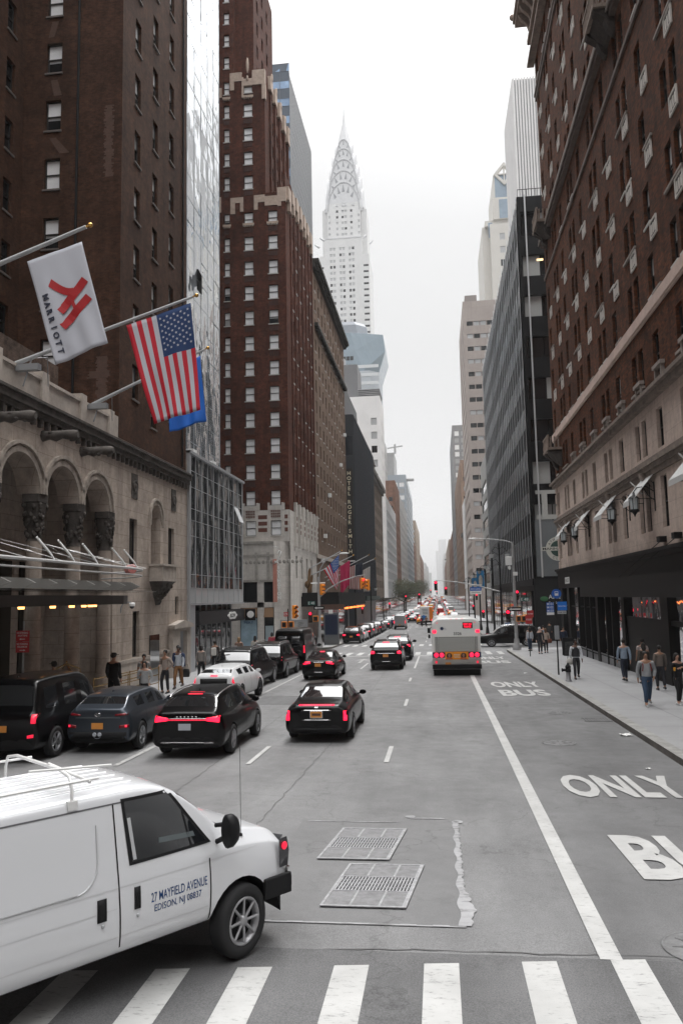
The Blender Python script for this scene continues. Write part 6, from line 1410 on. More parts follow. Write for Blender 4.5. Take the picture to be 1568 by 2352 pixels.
SPEC = {
 'sedan': dict(L=5.0, wr=.34, wheels=[(-1.42, .93), (1.45, .93)], st=lambda W, H: [
   (-2.5, .45, W * .80, .80, W * .74, .90, W * .52, 'p'), (-2.47, .27, W * .93, .90, W * .85, 1.00, W * .62, 'p'), (-2.36, .22, W * .99, .95, W * .88, 1.06, W * .66, 'p'), (-1.95, .20, W, .97, W * .88, 1.08, W * .68, 'p'), (-1.62, .2, W, .98, W * .89, 1.11, W * .69, 'rs'),
   (-.92, .2, W, .98, W * .9, H - .05, W * .60, 'p'), (-.82, .2, W, .98, W * .9, H - .02, W * .61, 's'), (-.05, .2, W, .97, W * .9, H, W * .62, 'p'), (.05, .2, W, .97, W * .9, H, W * .62, 's'), (.72, .2, W, .95, W * .9, H - .05, W * .61, 'w'), (1.42, .2, W, .92, W * .88, 1.03, W * .72, 'p'), (1.6, .2, W, .90, W * .87, .99, W * .72, 'p'), (2.15, .2, W * .98, .80, W * .85, .90, W * .68, 'p'), (2.42, .25, W * .92, .66, W * .8, .76, W * .6, 'p'), (2.5, .38, W * .8, .58, W * .7, .66, W * .5, 'p')]),
 'cross': dict(L=4.7, wr=.37, wheels=[(-1.38, .93), (1.40, .93)], st=lambda W, H: [
   (-2.35, .5, W * .80, .88, W * .76, 1.0, W * .60, 'p'), (-2.33, .30, W * .95, 1.0, W * .88, 1.14, W * .70, 'p'), (-2.22, .25, W * 1.0, 1.06, W * .90, 1.20, W * .72, 'p'), (-2.14, .25, W * 1.0, 1.08, W * .90, 1.24, W * .74, 'r'), (-1.68, .24, W, 1.09, W * .90, H - .10, W * .64, 'p'), (-1.60, .24, W, 1.09, W * .90, H - .07, W * .64, 's'), (-.80, .24, W, 1.07, W * .91, H - .01, W * .66, 'p'), (-.70, .24, W, 1.06, W * .91, H - .01, W * .66, 's'), (.10, .24, W, 1.04, W * .91, H, W * .66, 'p'), (.20, .24, W, 1.04, W * .91, H - .01, W * .66, 's'), (.72, .24, W, 1.03, W * .91, H - .09, W * .64, 'w'), (1.30, .24, W, 1.02, W * .9, 1.12, W * .72, 'p'), (1.5, .24, W, 1.0, W * .88, 1.08, W * .72, 'p'), (2.05, .24, W * .97, .88, W * .84, .97, W * .66, 'p'), (2.28, .3, W * .9, .72, W * .78, .8, W * .6, 'p'), (2.35, .42, W * .78, .6, W * .7, .7, W * .5, 'p')]),
 'suv': dict(L=5.0, wr=.39, wheels=[(-1.45, .96), (1.5, .96)], st=lambda W, H: [
   (-2.5, .52, W * .86, .98, W * .82, 1.1, W * .68, 'p'), (-2.48, .36, W * .96, 1.06, W * .92, 1.2, W * .76, 'p'), (-2.40, .30, W, 1.10, W * .93, 1.25, W * .78, 'p'), (-2.36, .3, W, 1.12, W * .94, 1.30, W * .80, 'r'), (-2.12, .28, W, 1.12, W * .94, H - .10, W * .74, 'p'), (-2.02, .28, W, 1.12, W * .94, H - .05, W * .74, 's'), (-1.1, .28, W, 1.10, W * .94, H, W * .75, 'p'), (-1.0, .28, W, 1.10, W * .94, H, W * .75, 's'), (-.05, .28, W, 1.08, W * .94, H, W * .75, 'p'), (.05, .28, W, 1.08, W * .94, H, W * .75, 's'), (.75, .28, W, 1.08, W * .94, H - .06, W * .73, 'w'), (1.30, .28, W, 1.08, W * .93, 1.2, W * .8, 'p'), (1.5, .28, W, 1.08, W * .92, 1.17, W * .8, 'p'), (2.25, .28, W * .98, 1.0, W * .9, 1.08, W * .76, 'p'), (2.44, .33, W * .93, .85, W * .86, .92, W * .7, 'p'), (2.5, .45, W * .85, .75, W * .78, .82, W * .62, 'p')]),
 'van': dict(L=5.6, wr=.36, wheels=[(-1.7, .97), (1.85, .97)], st=lambda W, H: [
   (-2.8, .5, W * .90, 1.0, W * .88, H - .5, W * .74, 'p'), (-2.79, .40, W * .97, 1.15, W * .95, H - .32, W * .80, 'p'), (-2.76, .34, W, 1.2, W * .96, H - .12, W * .83, 'p'), (-2.62, .32, W, 1.2, W * .965, H - .02, W * .84, 'p'), (-1.2, .32, W, 1.2, W * .965, H, W * .84, 'p'), (.35, .32, W, 1.18, W * .965, H, W * .84, 'p'), (.5, .32, W, 1.16, W * .96, H - .01, W * .84, 's'), (1.35, .32, W, 1.14, W * .95, H - .1, W * .80, 'w'), (2.05, .32, W * .99, 1.12, W * .93, 1.32, W * .84, 'p'), (2.25, .32, W * .98, 1.08, W * .92, 1.2, W * .82, 'p'), (2.68, .34, W * .95, .92, W * .88, 1.0, W * .78, 'p'), (2.8, .45, W * .86, .75, W * .8, .84, W * .68, 'p')]),
}
def car(name, kind, W, H, paintm, label, cat='car', group=None, sx=1.0, rails=False, rimm=None, spokes=5, glassm=None, trim=False):
    t = thing(name, (0, 0, 0), label, cat, group); sp = SPEC[kind]; W2 = W / 2
    k = W2 / .96
    wheels = [(y, W2 - .10) for y, w in sp['wheels']]
    tree = make_body(name, sp['st'](W2, H), [(y, W2) for y, w in wheels], sp['wr'], paintm, t, glassm=glassm)
    for y, w in wheels:
        for s in (-1, 1): wheel(t, s * w, y, sp['wr'], .22, rimm, spokes)
    zm = {'sedan': .98, 'cross': 1.08, 'suv': 1.14, 'van': 1.25}[kind]; ym = {'sedan': .95, 'cross': .85, 'suv': .85, 'van': 1.6}[kind]
    for s in (-1, 1): mirror(t, tree, s, ym, zm, paintm, 1.0 if kind in ('sedan', 'cross') else 1.35)
    # door gaps, handles, sills
    side = lambda s: (lambda a, b_, off: on_side(tree, s, a, b_, off))
    for s in (-1, 1):
        g_ = MB(); ys = {'sedan': (-.95, .02, .95), 'cross': (-1.0, -.02, .85), 'suv': (-1.2, -.02, .95), 'van': (.45, 1.55)}[kind]
        zt = {'sedan': .93, 'cross': 1.02, 'suv': 1.06, 'van': 1.12}[kind]
        for y in ys: patchmb(side(s), [(y, .34), (y + .014, .34), (y + .03, zt), (y + .016, zt)], .003, 1, 6, mb=g_)
        g_.build('door_gap', M_shadow, t)
        for y in ys[1:]:
            h = MB(); patchmb(side(s), [(y - .30, zt - .11), (y - .12, zt - .11), (y - .12, zt - .075), (y - .30, zt - .075)], .03, 3, 1, mb=h); h.build('door_handle', paintm if kind != 'van' else M_trim, t)
        h = MB(); patchmb(side(s), [(sp['wheels'][0][0] + .5, .29), (sp['wheels'][1][0] - .5, .29), (sp['wheels'][1][0] - .5, .33), (sp['wheels'][0][0] + .5, .33)], .012, 8, 1, mb=h); h.build('sill_strip', M_chrome if trim else M_trim, t)
    if rails:
        for s in (-1, 1):
            h = MB(); x = s * W2 * .66
            ps = [on_top(tree, x, y, .05) for y in (-1.7, -1.2, -.6, 0, .5)]; h.tube([ps[0] + Vector((0, -.1, -.05))] + ps + [ps[-1] + Vector((0, .1, -.05))], .02, 6); h.build('roof_rail', M_chrome if rails == 'c' else M_grey, t)
    h = MB(); p = on_top(tree, 0, {'sedan': -.75, 'cross': -1.3, 'suv': -1.8, 'van': .4}[kind], 0); h.loft([[(p.x - w, p.y + d, p.z - .01), (p.x + w, p.y + d, p.z - .01), (p.x, p.y + d, p.z + z)] for d, w, z in ((.0, .015, .06), (.10, .02, .03), (.16, .005, 0))], None, True, True, False); h.build('antenna_fin', paintm, t)
    # headlamps and grille on the nose
    fr = lambda a, b_, off: on_front(tree, a, b_, off)
    zf = {'sedan': .60, 'cross': .72, 'suv': .86, 'van': .82}[kind]
    for s in (-1, 1):
        h = MB(); patchmb(fr, [(s * W2 * .5, zf - .07), (s * W2 * .82, zf - .05), (s * W2 * .82, zf + .08), (s * W2 * .5, zf + .04)], .012, 4, 2, mb=h); h.build('headlight', mat('headlamp', (.6, .62, .63), .1, coat=1), t)
    h = MB(); patchmb(fr, [(-W2 * .45, zf - .16), (W2 * .45, zf - .16), (W2 * .45, zf + .03), (-W2 * .45, zf + .03)], .012, 6, 2, mb=h); h.build('grille', M_trim, t)
    return t, tree
def rear(t, tree, quads, m, name='tail_light', off=.018, mirrored=True, nu=5, nv=3):
    f = lambda a, b_, o: on_rear(tree, a, b_, o)
    for qd in quads:
        for s in ((-1, 1) if mirrored else (1,)):
            h = patchmb(f, [(s * a, b_) for a, b_ in qd], off, nu, nv); o = h.build(name, m, t)
            sd = o.modifiers.new('thick', 'SOLIDIFY'); sd.thickness = .02; sd.offset = -1
def place(t, x, y, rz=0, dz=0):
    sl = math.atan2(gz(y + 1.5) - gz(y - 1.5), 3.0)
    t.location = (x, y, gz(y) + dz); t.rotation_euler = (sl * math.cos(rz), 0, rz); return t
def bar(t, tree, x0, x1, z0, z1, m, name, off=.015): rear(t, tree, [[(x0, z0), (x1, z0), (x1, z1), (x0, z1)]], m, name, off, False, 8, 1)

t, tr_ = car('parked_car', 'sedan', 1.86, 1.50, P_black, 'glossy black sedan with upright red tail lamps, nearest car in the middle lane', trim=True, rimm=M_rim)
t.name = 'sedan'
rear(t, tr_, [[(.76, .62), (.86, .62), (.86, 1.0), (.77, 1.01)]], M_red); bar(t, tr_, -.50, .50, 1.02, 1.045, M_red, 'brake_light'); bar(t, tr_, -.42, .42, .88, .905, M_chrome, 'chrome_strip'); bar(t, tr_, -.40, .40, .62, .64, M_chrome, 'bumper_strip')
plate(t, tr_, 0, .78, M_plate); rear(t, tr_, [[(.0, .945), (.05, .945), (.05, .985), (.0, .985)]], M_chrome, 'emblem', .02); bar(t, tr_, -.7, .7, .30, .40, M_trim, 'bumper_trim')
place(t, -3.47, 24.3)
t2, tr2 = car('crossover', 'cross', 1.93, 1.64, P_black, 'glossy black crossover with a full width red light bar, beside the charcoal crossover', rails='c', trim=True)
rear(t2, tr2, [[(.50, .95), (.93, .90), (.93, 1.09), (.50, 1.02)]], M_red); bar(t2, tr2, -.52, .52, .955, .985, M_redl, 'light_bar'); bar(t2, tr2, -.55, .55, 1.0, 1.012, M_chrome, 'chrome_strip')
plate(t2, tr2, -.05, .80, M_platew, frame=False); bar(t2, tr2, -.2, .2, 1.545, 1.58, M_red, 'brake_light'); bar(t2, tr2, -.7, .7, .40, .42, M_chrome, 'bumper_strip')
for s in (-1, 1): rear(t2, tr2, [[(.45, .38), (.68, .39), (.68, .43), (.45, .42)]], M_chrome, 'exhaust_tip', .03)
for k in range(6): bar(t2, tr2, -.28 + k * .1, -.24 + k * .1, 1.035, 1.055, M_chrome, 'badge_letter')
place(t2, -6.40, 21.75, R(0))
t3, tr3 = car('crossover', 'cross', 1.82, 1.56, P_char, 'dark blue grey crossover with orange plate and round eyed stickers, parked by the canopy', rimm=M_rim)
rear(t3, tr3, [[(.48, .98), (.90, 1.0), (.90, 1.08), (.48, 1.02)]], M_redd); plate(t3, tr3, 0, .72, M_plate, frame=False); bar(t3, tr3, -.62, .62, .92, .935, mat('char_line', (.10, .11, .12), .3), 'crease_strip'); bar(t3, tr3, -.80, .80, .36, .56, M_trim, 'bumper_trim')
rear(t3, tr3, [[(.60, .66), (.86, .68), (.86, .76), (.60, .74)]], M_redd); rear(t3, tr3, [[(.76, .69), (.82, .69), (.82, .75), (.76, .75)]], M_redl, 'reverse_light', .03)
for x in (-.07, .07):
    h = MB(); p = on_rear(tr3, x, .50, .0); h.M = Matrix.Translation((x, p.y - .03, .50)) @ Matrix.Rotation(PI / 2, 4, 'X'); h.lathe([(.055, 0), (.055, .015), (.04, .018), (.015, .012)], n=14); h.M = None; h.build('round_sticker', M_platew, t3)
h = MB(); p = on_rear(tr3, 0, .43, .03); h.tube([(-.09, p.y, .43), (-.05, p.y, .405), (0, p.y, .397), (.05, p.y, .405), (.09, p.y, .43)], .006, 4); h.build('smile_sticker', M_platew, t3)
h = MB(); p = on_rear(tr3, 0, 1.02, .0); h.M = Matrix.Translation((0, p.y - .02, 1.01)); h.tube([(.08 * math.cos(a), 0, .045 * math.sin(a)) for a in [2 * PI * k / 16 for k in range(17)]], .008, 5); h.tube([(-.03, 0, -.03), (-.02, 0, .03)], .007, 4); h.tube([(.02, 0, -.03), (.03, 0, .03)], .007, 4); h.tube([(-.025, 0, 0), (.025, 0, 0)], .007, 4); h.M = None; h.build('emblem', M_chrome, t3)
t3.scale = (1, .89, 1); place(t3, -9.06, 22.2, R(-.5))
t4, tr4 = car('sedan', 'sedan', 1.84, 1.47, P_black, 'black sedan with wide bright tail lamps, between the white compact and the middle lane')
rear(t4, tr4, [[(.42, .88), (.90, .82), (.90, .99), (.42, .97)]], M_red); bar(t4, tr4, -.12, .12, 1.40, 1.43, M_red, 'brake_light', .03); bar(t4, tr4, -.3, .3, .93, .95, M_chrome, 'chrome_strip'); plate(t4, tr4, -.02, .80, M_plate, frame=False); bar(t4, tr4, -.25, .25, .42, .44, M_chrome, 'bumper_strip')
place(t4, -6.3, 43.0)
def city_suv(label, x, y, W=1.94, H=1.74, paintm=P_black, lamps=None, group=None, glass=None):
    u, tu = car('suv', 'suv', W, H, paintm, label, group=group, rails='c')
    rear(u, tu, lamps or [[(.68, .98), (.95, .96), (.95, 1.16), (.68, 1.12)]], M_red); bar(u, tu, -.2, .2, H - .13, H - .09, M_red, 'brake_light', .03); plate(u, tu, -.02, .86, M_plate, frame=False); bar(u, tu, -.6, .6, .98, 1.0, M_chrome, 'chrome_strip'); bar(u, tu, -.28, .28, .50, .52, M_chrome, 'bumper_strip')
    place(u, x, y); return u
s1 = city_suv('black sport utility vehicle with glowing round brake lamps, just left of the bus', -3.2, 49.4)
s2 = city_suv('black sport utility vehicle hidden behind the one just left of the bus', -2.95, 57.6, H=1.76)
t5, tr5 = car('compact_car', 'cross', 1.78, 1.50, P_white, 'white compact car with a dark rear window, just beyond the big black crossover', rimm=M_rimd)
rear(t5, tr5, [[(.74, .92), (.90, .80), (.90, 1.0), (.76, 1.10)]], M_redl); bar(t5, tr5, -.14, .14, 1.15, 1.19, M_red, 'brake_light', .02); bar(t5, tr5, -.55, .55, .8, 1.06, M_trim, 'tailgate_panel')
place(t5, -8.75, 32.4, R(-2))
def long_suv(label, x, y, rz=0):
    u, tu = car('long_suv', 'suv', 2.04, 1.92, P_black, label, cat='suv', rails='c', rimm=M_rim, spokes=6)
    rear(u, tu, [[(.90, 1.0), (.985, 1.0), (.965, 1.5), (.90, 1.5)]], M_redl); plate(u, tu, 0, .95, M_plate, frame=False); u.scale = (1, 1.08, 1)
    place(u, x, y, rz); return u
u1 = long_suv('long black utility vehicle with tall narrow tail lamps, parked nearest the white compact', -9.55, 38.4, R(-1)); u2 = long_suv('second long black utility vehicle, parked between its twin and the black van', -9.35, 44.2)
u3 = long_suv('long black utility vehicle crossing the side street behind the bus', 6.0, 71.8, R(90)); u3.location.z = gz(72)
u3.location = (6.3, 73.2, gz(73))
t6, tr6 = car('tall_van', 'van', 2.06, 2.55, P_black, 'tall black van parked at the corner beyond the long utility vehicles', cat='van')
rear(t6, tr6, [[(.88, 1.05), (.98, 1.05), (.97, 1.5), (.88, 1.5)]], M_redl); rear(t6, tr6, [[(.10, 1.45), (.75, 1.45), (.72, 2.05), (.10, 2.05)]], G_side, 'rear_window'); place(t6, -9.15, 50.2)
t7, tr7 = car('parked_wagon', 'suv', 1.92, 2.1, P_black, 'tall black wagon with red tail lamps in the lay-by, cut by the left edge')
rear(t7, tr7, [[(.70, .62), (.86, .64), (.86, .72), (.70, .69)], [(.78, .98), (.9, .98), (.88, 1.20), (.78, 1.20)]], M_redl); plate(t7, tr7, 0, .85, M_plate, frame=False); 
place(t7, -10.98, 21.2)
vt = thing('work_van', (0, 0, 0), 'white work van with a ladder rack and blue address lettering turning across the crosswalk', 'van')
VS = [(-2.2 - 1.6, .5, .96, 1.15, .93, 1.9, .80, 'p'), (-3.76, .42, .99, 1.15, .96, 1.98, .84, 'p'), (-2.4, .42, 1.0, 1.16, .975, 2.0, .86, 'p'), (-.6, .42, 1.0, 1.16, .975, 2.0, .86, 'p'), (.28, .42, 1.0, 1.16, .975, 2.0, .85, 'p'), (.40, .42, 1.0, 1.16, .975, 2.0, .85, 'p'),
      (.90, .42, 1.0, 1.16, .97, 1.93, .83, 'w'), (1.52, .42, 1.0, 1.155, .955, 1.36, .80, 'p'), (1.60, .42, 1.0, 1.15, .95, 1.33, .80, 'p'), (2.0, .42, .99, 1.12, .93, 1.27, .76, 'p'), (2.36, .44, .96, 1.06, .90, 1.18, .70, 'p'), (2.46, .48, .93, .98, .88, 1.06, .66, 'p'), (2.50, .54, .89, .90, .84, .96, .62, 'p')]
M_rimv = mat('van_rim', (.36, .36, .37), .4, .5)
vw = [(1.72, 1.0), (-2.0, 1.0)]
vtr = make_body('van', VS, vw, .375, P_vwhite, vt, sub=3, arch=1.20)
for y, w in vw:
    for s in (-1, 1): wheel(vt, s * .90, y, .375, .25, M_rimv, 8, steer=(8 if y > 0 else 0))
vs_ = lambda a, b_, off: on_side(vtr, 1, a, b_, off)
def vpatch(name, quad, m, off=.006, nu=6, nv=6, par=vt, thick=0):
    h = patchmb(vs_, quad, off, nu, nv); o = h.build(name, m, par)
    if thick: sd = o.modifiers.new('t', 'SOLIDIFY'); sd.thickness = thick; sd.offset = -1
    return o
for y in (.14, 1.26): vpatch('door_gap', [(y, .47), (y + .016, .47), (y + .016 - (.05 if y < 1 else 0), 1.86 if y < 1 else 1.12), (y - (.05 if y < 1 else 0), 1.86 if y < 1 else 1.12)], M_shadow, .004, 1, 16)
vpatch('roof_seam', [(-3.7, 1.86), (.85, 1.845), (.85, 1.86), (-3.7, 1.875)], mat('van_seam', (.12, .12, .125), .6), .004, 18, 1)
M_vl = mat('van_crease_shade', (.56, .565, .58), .35, coat=.4)  # greyer than the body: crease shading painted onto the smooth side
for z, zz in ((1.10, 1.088), (.92, .91), (.66, .648)): vpatch('body_crease_shade', [(-3.7, zz), (2.2 if z > 1 else (1.24 if z < .7 else .1), zz), (2.2 if z > 1 else (1.24 if z < .7 else .1), z), (-3.7, z)], M_vl, .003, 24, 1)
# stamped outline of the load area panel
h = MB(); 
pts_ = [(-3.6, 1.13)] + [(-.35 - .0, 1.13)] + [(-.35 + .25 * math.sin(a), 1.38 - .25 * math.cos(a)) for a in [PI / 2 * k / 8 for k in range(9)]] + [(-.10, 1.70)]
pp_ = [vs_(a, b_, .004) for a, b_ in pts_ if vs_(a, b_, .004)]
h.tube(pp_, .010, 5); h.build('panel_crease_shade', M_vl, vt)
# window gasket
vpatch('window_gasket', [(.255, 1.265), (1.32, 1.265), (.80, 1.875), (.19, 1.885)], M_trim, .006, 12, 12); vpatch('side_window', [(.29, 1.295), (1.24, 1.295), (.775, 1.845), (.225, 1.855)], G_side, .010, 12, 12)
vpatch('blind_edge', [(.30, 1.31), (.34, 1.31), (.29, 1.70), (.25, 1.70)], mat('seat_cloth_pale', (.45, .46, .47), .7), .012, 1, 6); vpatch('quarter_bar', [(1.02, 1.29), (1.05, 1.29), (.97, 1.62), (.94, 1.64)], M_trim, .012, 1, 6)
vpatch('door_handle', [(.30, .86), (.37, .86), (.37, 1.06), (.30, 1.06)], M_trim, .012, 2, 3, thick=.01); vpatch('side_door_handle', [(-.12, .84), (-.02, .84), (-.02, 1.04), (-.12, 1.04)], M_trim, .012, 2, 3, thick=.01)
for y in (-.06, .34): b = MB(); p = vs_(y, .80, .006); b.M = Matrix.Translation(p) @ Matrix.Rotation(PI / 2, 4, 'Y'); b.lathe([(.018, 0), (.018, .006), (.01, .008)], n=10); b.build('lock', M_steel, vt)
# bumper, grille, lamps
b = MB(); b.loft([[(x, 2.40 + .16 * (1 - (x / 1.0) ** 2) + d, z) for d, z in ((0, .50), (.06, .50), (.085, .57), (.085, .67), (.04, .72), (0, .72))] for x in [(-.98 + .14 * k) for k in range(15)]], None, True, True, False)
b.box(.955, 1.01, 2.05, 2.47, .50, .72); b.box(-1.01, -.955, 2.05, 2.47, .50, .72)
b.build('bumper', M_trim, vt, bevel=.015); b = MB(); b.loft([[(x, 2.42 + .16 * (1 - x * x), z) for z in (.722, .77)] + [(x, 2.46 + .16 * (1 - x * x), .77)] for x in [(-.97 + .139 * k) for k in range(15)]], None, True, True, False); b.build('bumper_top', M_chrome, vt)
b = MB(); b.loft([[(x, 2.42 + .10 * (1 - x * x), z) for z in (.25, .45)] + [(x, 2.36 + .1 * (1 - x * x), .45)] for x in [(-.8 + .2 * k) for k in range(9)]], None, True, True, False); b.build('air_dam', M_trim, vt)
fr_ = lambda a, b_, off: on_front(vtr, a, b_, off)
b = patchmb(fr_, [(-.55, .80), (.55, .80), (.55, 1.0), (-.55, 1.0)], .02, 8, 3); b.build('grille', M_trim, vt)
for s in (-1, 1):
    f2 = (lambda s_: (lambda a, b_, off: (Vector((s_ * a, 2.49 - max(0, (a - .8)) * 1.1 + off, b_)))))(s)
    b = patchmb(f2, [(.60, .80), (.96, .80), (.93, 1.09), (.60, 1.06)], .01, 5, 3); b.build('headlight', mat('lamp_housing_dark', (.03, .03, .035), .1, coat=1), vt)
    b = MB(); ptl = [(s * 1.0, 2.28, .80), (s * .985, 2.42, .80), (s * .955, 2.47, .95), (s * .95, 2.44, 1.10), (s * .97, 2.30, 1.10)]; b.add(ptl + [(x + s * .006, y, z) for x, y, z in ptl], [(0, 1, 2, 3, 4), (9, 8, 7, 6, 5), (0, 1, 6, 5), (3, 4, 9, 8), (4, 0, 5, 9), (1, 2, 7, 6), (2, 3, 8, 7)]); hl = b.build('headlight_surround', MATS['lamp_housing_dark'], vt)
    b = MB(); b.M = Matrix.Translation((s * .992, 2.37, 1.02)); b.ell((0, 0, 0), (.012, .045, .045), 10, 6); b.build('side_lamp', M_redl, vt)
# windscreen wipers cowl, bonnet lines, antenna
b = MB(); p = on_top(vtr, .80, 1.66, .004) or Vector((.8, 1.66, 1.3)); b.add([(.45, 1.58, p.z + .03), (.88, 1.58, p.z), (.86, 1.72, p.z - .02), (.45, 1.66, p.z + .02)], [(0, 1, 2, 3)]); b.build('cowl', M_trim, vt)
p = on_top(vtr, .86, 1.80, 0) or Vector((.86, 1.8, 1.25)); b = MB(); b.lathe([(.022, 0), (.018, .02), (.008, .03)], p, 8); b.tube([p, p + Vector((0, -.01, .95))], .0035, 5); b.build('aerial', M_black, vt)
# mirror
b = MB(); b.M = Matrix.Translation((1.17, 1.42, 1.40)); b.loft([[(.10 * c * math.cos(t), d, .17 * c * math.sin(t)) for t in [2 * PI * k / 14 for k in range(14)]] for d, c in ((-.07, .9), (-.06, 1), (.02, 1), (.08, .75), (.11, .35))]); b.M = None
b.tube([(.93, 1.40, 1.25), (1.08, 1.42, 1.32)], .03, 6); b.tube([(.93, 1.38, 1.42), (1.08, 1.42, 1.45)], .025, 6); b.build('wing_mirror', M_black, vt)
b = MB(); b.M = Matrix.Translation((-1.17, 1.42, 1.40)); b.ell((0, 0, 0), (.1, .08, .17), 12, 8); b.M = None; b.tube([(-.93, 1.40, 1.25), (-1.08, 1.42, 1.32)], .03, 6); b.build('wing_mirror', M_black, vt)
for x in (-.55, -.35, -.15, .05, .25, .45, .62):
    ps = [on_top(vtr, x, y, .0) for y in (-3.6, -2.5, -1.5, -.6, .0, .45)]; b = MB(); b.tube([p for p in ps if p], .012, 5); b.build('roof_rib', P_vwhite, vt)
M_rack = mat('rack_white', (.74, .74, .73), .35, coat=.3)
b = MB()
for y in (-3.2, -.35):
    b.tube([(.86, y, 1.93), (.86, y, 2.06), (.80, y, 2.17), (.55, y, 2.21), (-.55, y, 2.21), (-.80, y, 2.17), (-.86, y, 2.06), (-.86, y, 1.93)], .018, 6); b.box(.83, .89, y - .05, y + .05, 1.88, 1.96)
for x in (.84, -.84): b.tube([(x, -3.6, 2.12 if abs(x) > .5 else 2.23), (x, -.05, 2.12 if abs(x) > .5 else 2.23)], .014, 6)
b.tube([(.74, -.75, 2.27), (.74, .15, 2.20)], .013, 6)
b.tube([(.30, -.35, 2.23), (.86, -.15, 2.10)], .016, 6)
b.build('roof_rack', M_rack, vt, bevel=0)
ink = mat('ink_van_blue', (.015, .08, .26), .45)
for tx, y, z, w_, h_ in (('27 MAYFIELD AVENUE', .86, .915, .72, .088), ('EDISON, NJ 08837', .84, .80, .60, .085)):
    o = text_obj(tx, 'address_lettering', ink, vt, width=w_, height=h_, extrude=.0005, offset=.004, M=frame_M((1.012, y, z), (0, 1, 0), (0, 0, 1)))
    for v in o.data.vertices:
        p = on_side(vtr, 1, v.co.y, v.co.z, .004)
        if p: v.co.x = p.x
# a sliver of driver and seat behind the glass
b = MB(); b.M = Matrix.Translation(vs_(.95, 1.38, .016)) @ Matrix.Rotation(PI / 2, 4, 'Y') ; b.tube([(.13 * math.cos(a), .05 * math.sin(a) - .0, 0) for a in [2 * PI * k / 20 for k in range(21)]], .006, 5); b.M = None
vpatch('dashboard', [(.62, 1.40), (1.10, 1.37), (1.08, 1.42), (.62, 1.45)], mat('dash_grey', (.10, .12, .125), .5), .012, 6, 1)
th_ = .90; k_ = .917
vt.rotation_euler = (0, 0, th_ - PI / 2); vt.scale = (k_, k_, 1.005)
hub = Vector((-2.208, 8.578)); off = Matrix.Rotation(th_ - PI / 2, 2) @ Vector((.98 * k_, 1.72 * k_)); vt.location = (hub.x - off.x, hub.y - off.y, gz(8.5))

W, H, L = 2.6, 3.05, 12.0
bt_ = thing('city_bus', (.85, 44, gz(44)), 'white and steel city bus numbered 3326 with an orange advert across its tail', 'bus')
M_bw = mat('bus_white', (.80, .80, .78), .3, coat=.4); M_bs = mat('bus_steel', (.42, .41, .39), .35, .5, noise=.2, nscale=3); M_bb = mat('bus_blue', (.015, .03, .09), .35)
def sec(y, w, zb, zt, r_):
    pts = [(-w, zb), (w, zb)]
    for k in range(7): a = PI / 2 * k / 6; pts.append((w - r_ + r_ * math.cos(a), zt - r_ * .8 + r_ * .8 * math.sin(a)))
    for k in range(7): a = PI / 2 + PI / 2 * k / 6; pts.append((-w + r_ + r_ * math.cos(a), zt - r_ * .8 + r_ * .8 * math.sin(a)))
    return [(x, y, z + (.10 * (1 - (x / w) ** 2) if z > zt - .4 else 0)) for x, z in pts]
b = MB(); b.loft([sec(0, W / 2 - .02, 1.25, H - .10, .42), sec(.08, W / 2, 1.25, H - .02, .42), sec(.8, W / 2, 1.25, H, .40), sec(L, W / 2, 1.25, H, .40)], None, True, True, True); o = b.build('body', M_bw, bt_); es = o.modifiers.new('e', 'EDGE_SPLIT'); es.split_angle = R(40)
b = MB(); b.box(-W / 2, W / 2, .02, L, .95, 1.249); b.build('blue_band', M_bb, bt_)
b = MB(); b.box(-W / 2, W / 2, .0, L, .33, .948); b.build('lower_skirt', M_bs, bt_, bevel=.02)
b = MB(); b.box(-W / 2 - .01, W / 2 + .01, -.14, .1, .36, .60); b.build('bumper', M_trim, bt_, bevel=.03)
b = MB(); b.box(-W / 2 + .05, W / 2 - .05, .2, .4, .0, .33); b.box(-.9, -.3, .1, .3, .1, .34); b.build('mud_flap', M_void, bt_)
b = MB(); b.box(-1.14, 1.14, -.03, .0, 1.27, 2.06, 1)
for k in range(16): z = 1.30 + k * .047; b.box(-.94, .94, -.055, -.03, z, z + .024)
for x0, x1 in ((-1.17, -1.0), (1.0, 1.17)):
    for k in range(16): z = 1.30 + k * .047; b.box(x0, x1, -.05, -.03, z, z + .02)
for x in (-1.19, -.98, .955, 1.165): b.box(x, x + .025, -.06, -.03, 1.26, 2.08)
b.box(-1.19, 1.19, -.06, -.03, 2.06, 2.10); b.build('engine_grille', [mat('grille_pale', (.72, .72, .68), .6), mat('grille_shade', (.05, .05, .05), .7)], bt_)
for x, z, s_ in ((-1.16, 2.36, .10), (1.16, 2.36, .10)): b = MB(); b.box(x - s_, x + s_, -.035, .02, z - s_ * .8, z + s_ * .8); b.build('upper_tail_light', M_red, bt_, bevel=.02)
for x in (-1.09, -.80, .80, 1.09): b = MB(); b.M = Matrix.Translation((x, -.0, 1.10)) @ Matrix.Rotation(PI / 2, 4, 'X'); b.lathe([(.115, 0), (.115, .05), (.09, .07), (.01, .075)], n=18); b.build('round_tail_light', M_red, bt_)
for x, z in ((-1.1, .72), (1.1, .72)): b = MB(); b.box(x - .05, x + .05, -.04, 0, z - .06, z + .06); b.build('reflector', M_redl, bt_)
for x in (-.25, .05, .35): b = MB(); b.box(x - .055, x + .055, .015, .10, 2.985 - abs(x) * .02, 3.035); b.build('marker_light', M_redl, bt_)
for x in (-1.0, 1.0): b = MB(); b.box(x - .05, x + .05, .0, .05, 2.80, 2.85); b.build('marker_light', M_redl, bt_)
b = MB(); b.box(-.62, .62, -.05, -.001, .86, 1.28, 0); o = b.build('advert_panel', [mat('advert_orange', (.80, .28, .015), .45)], bt_)
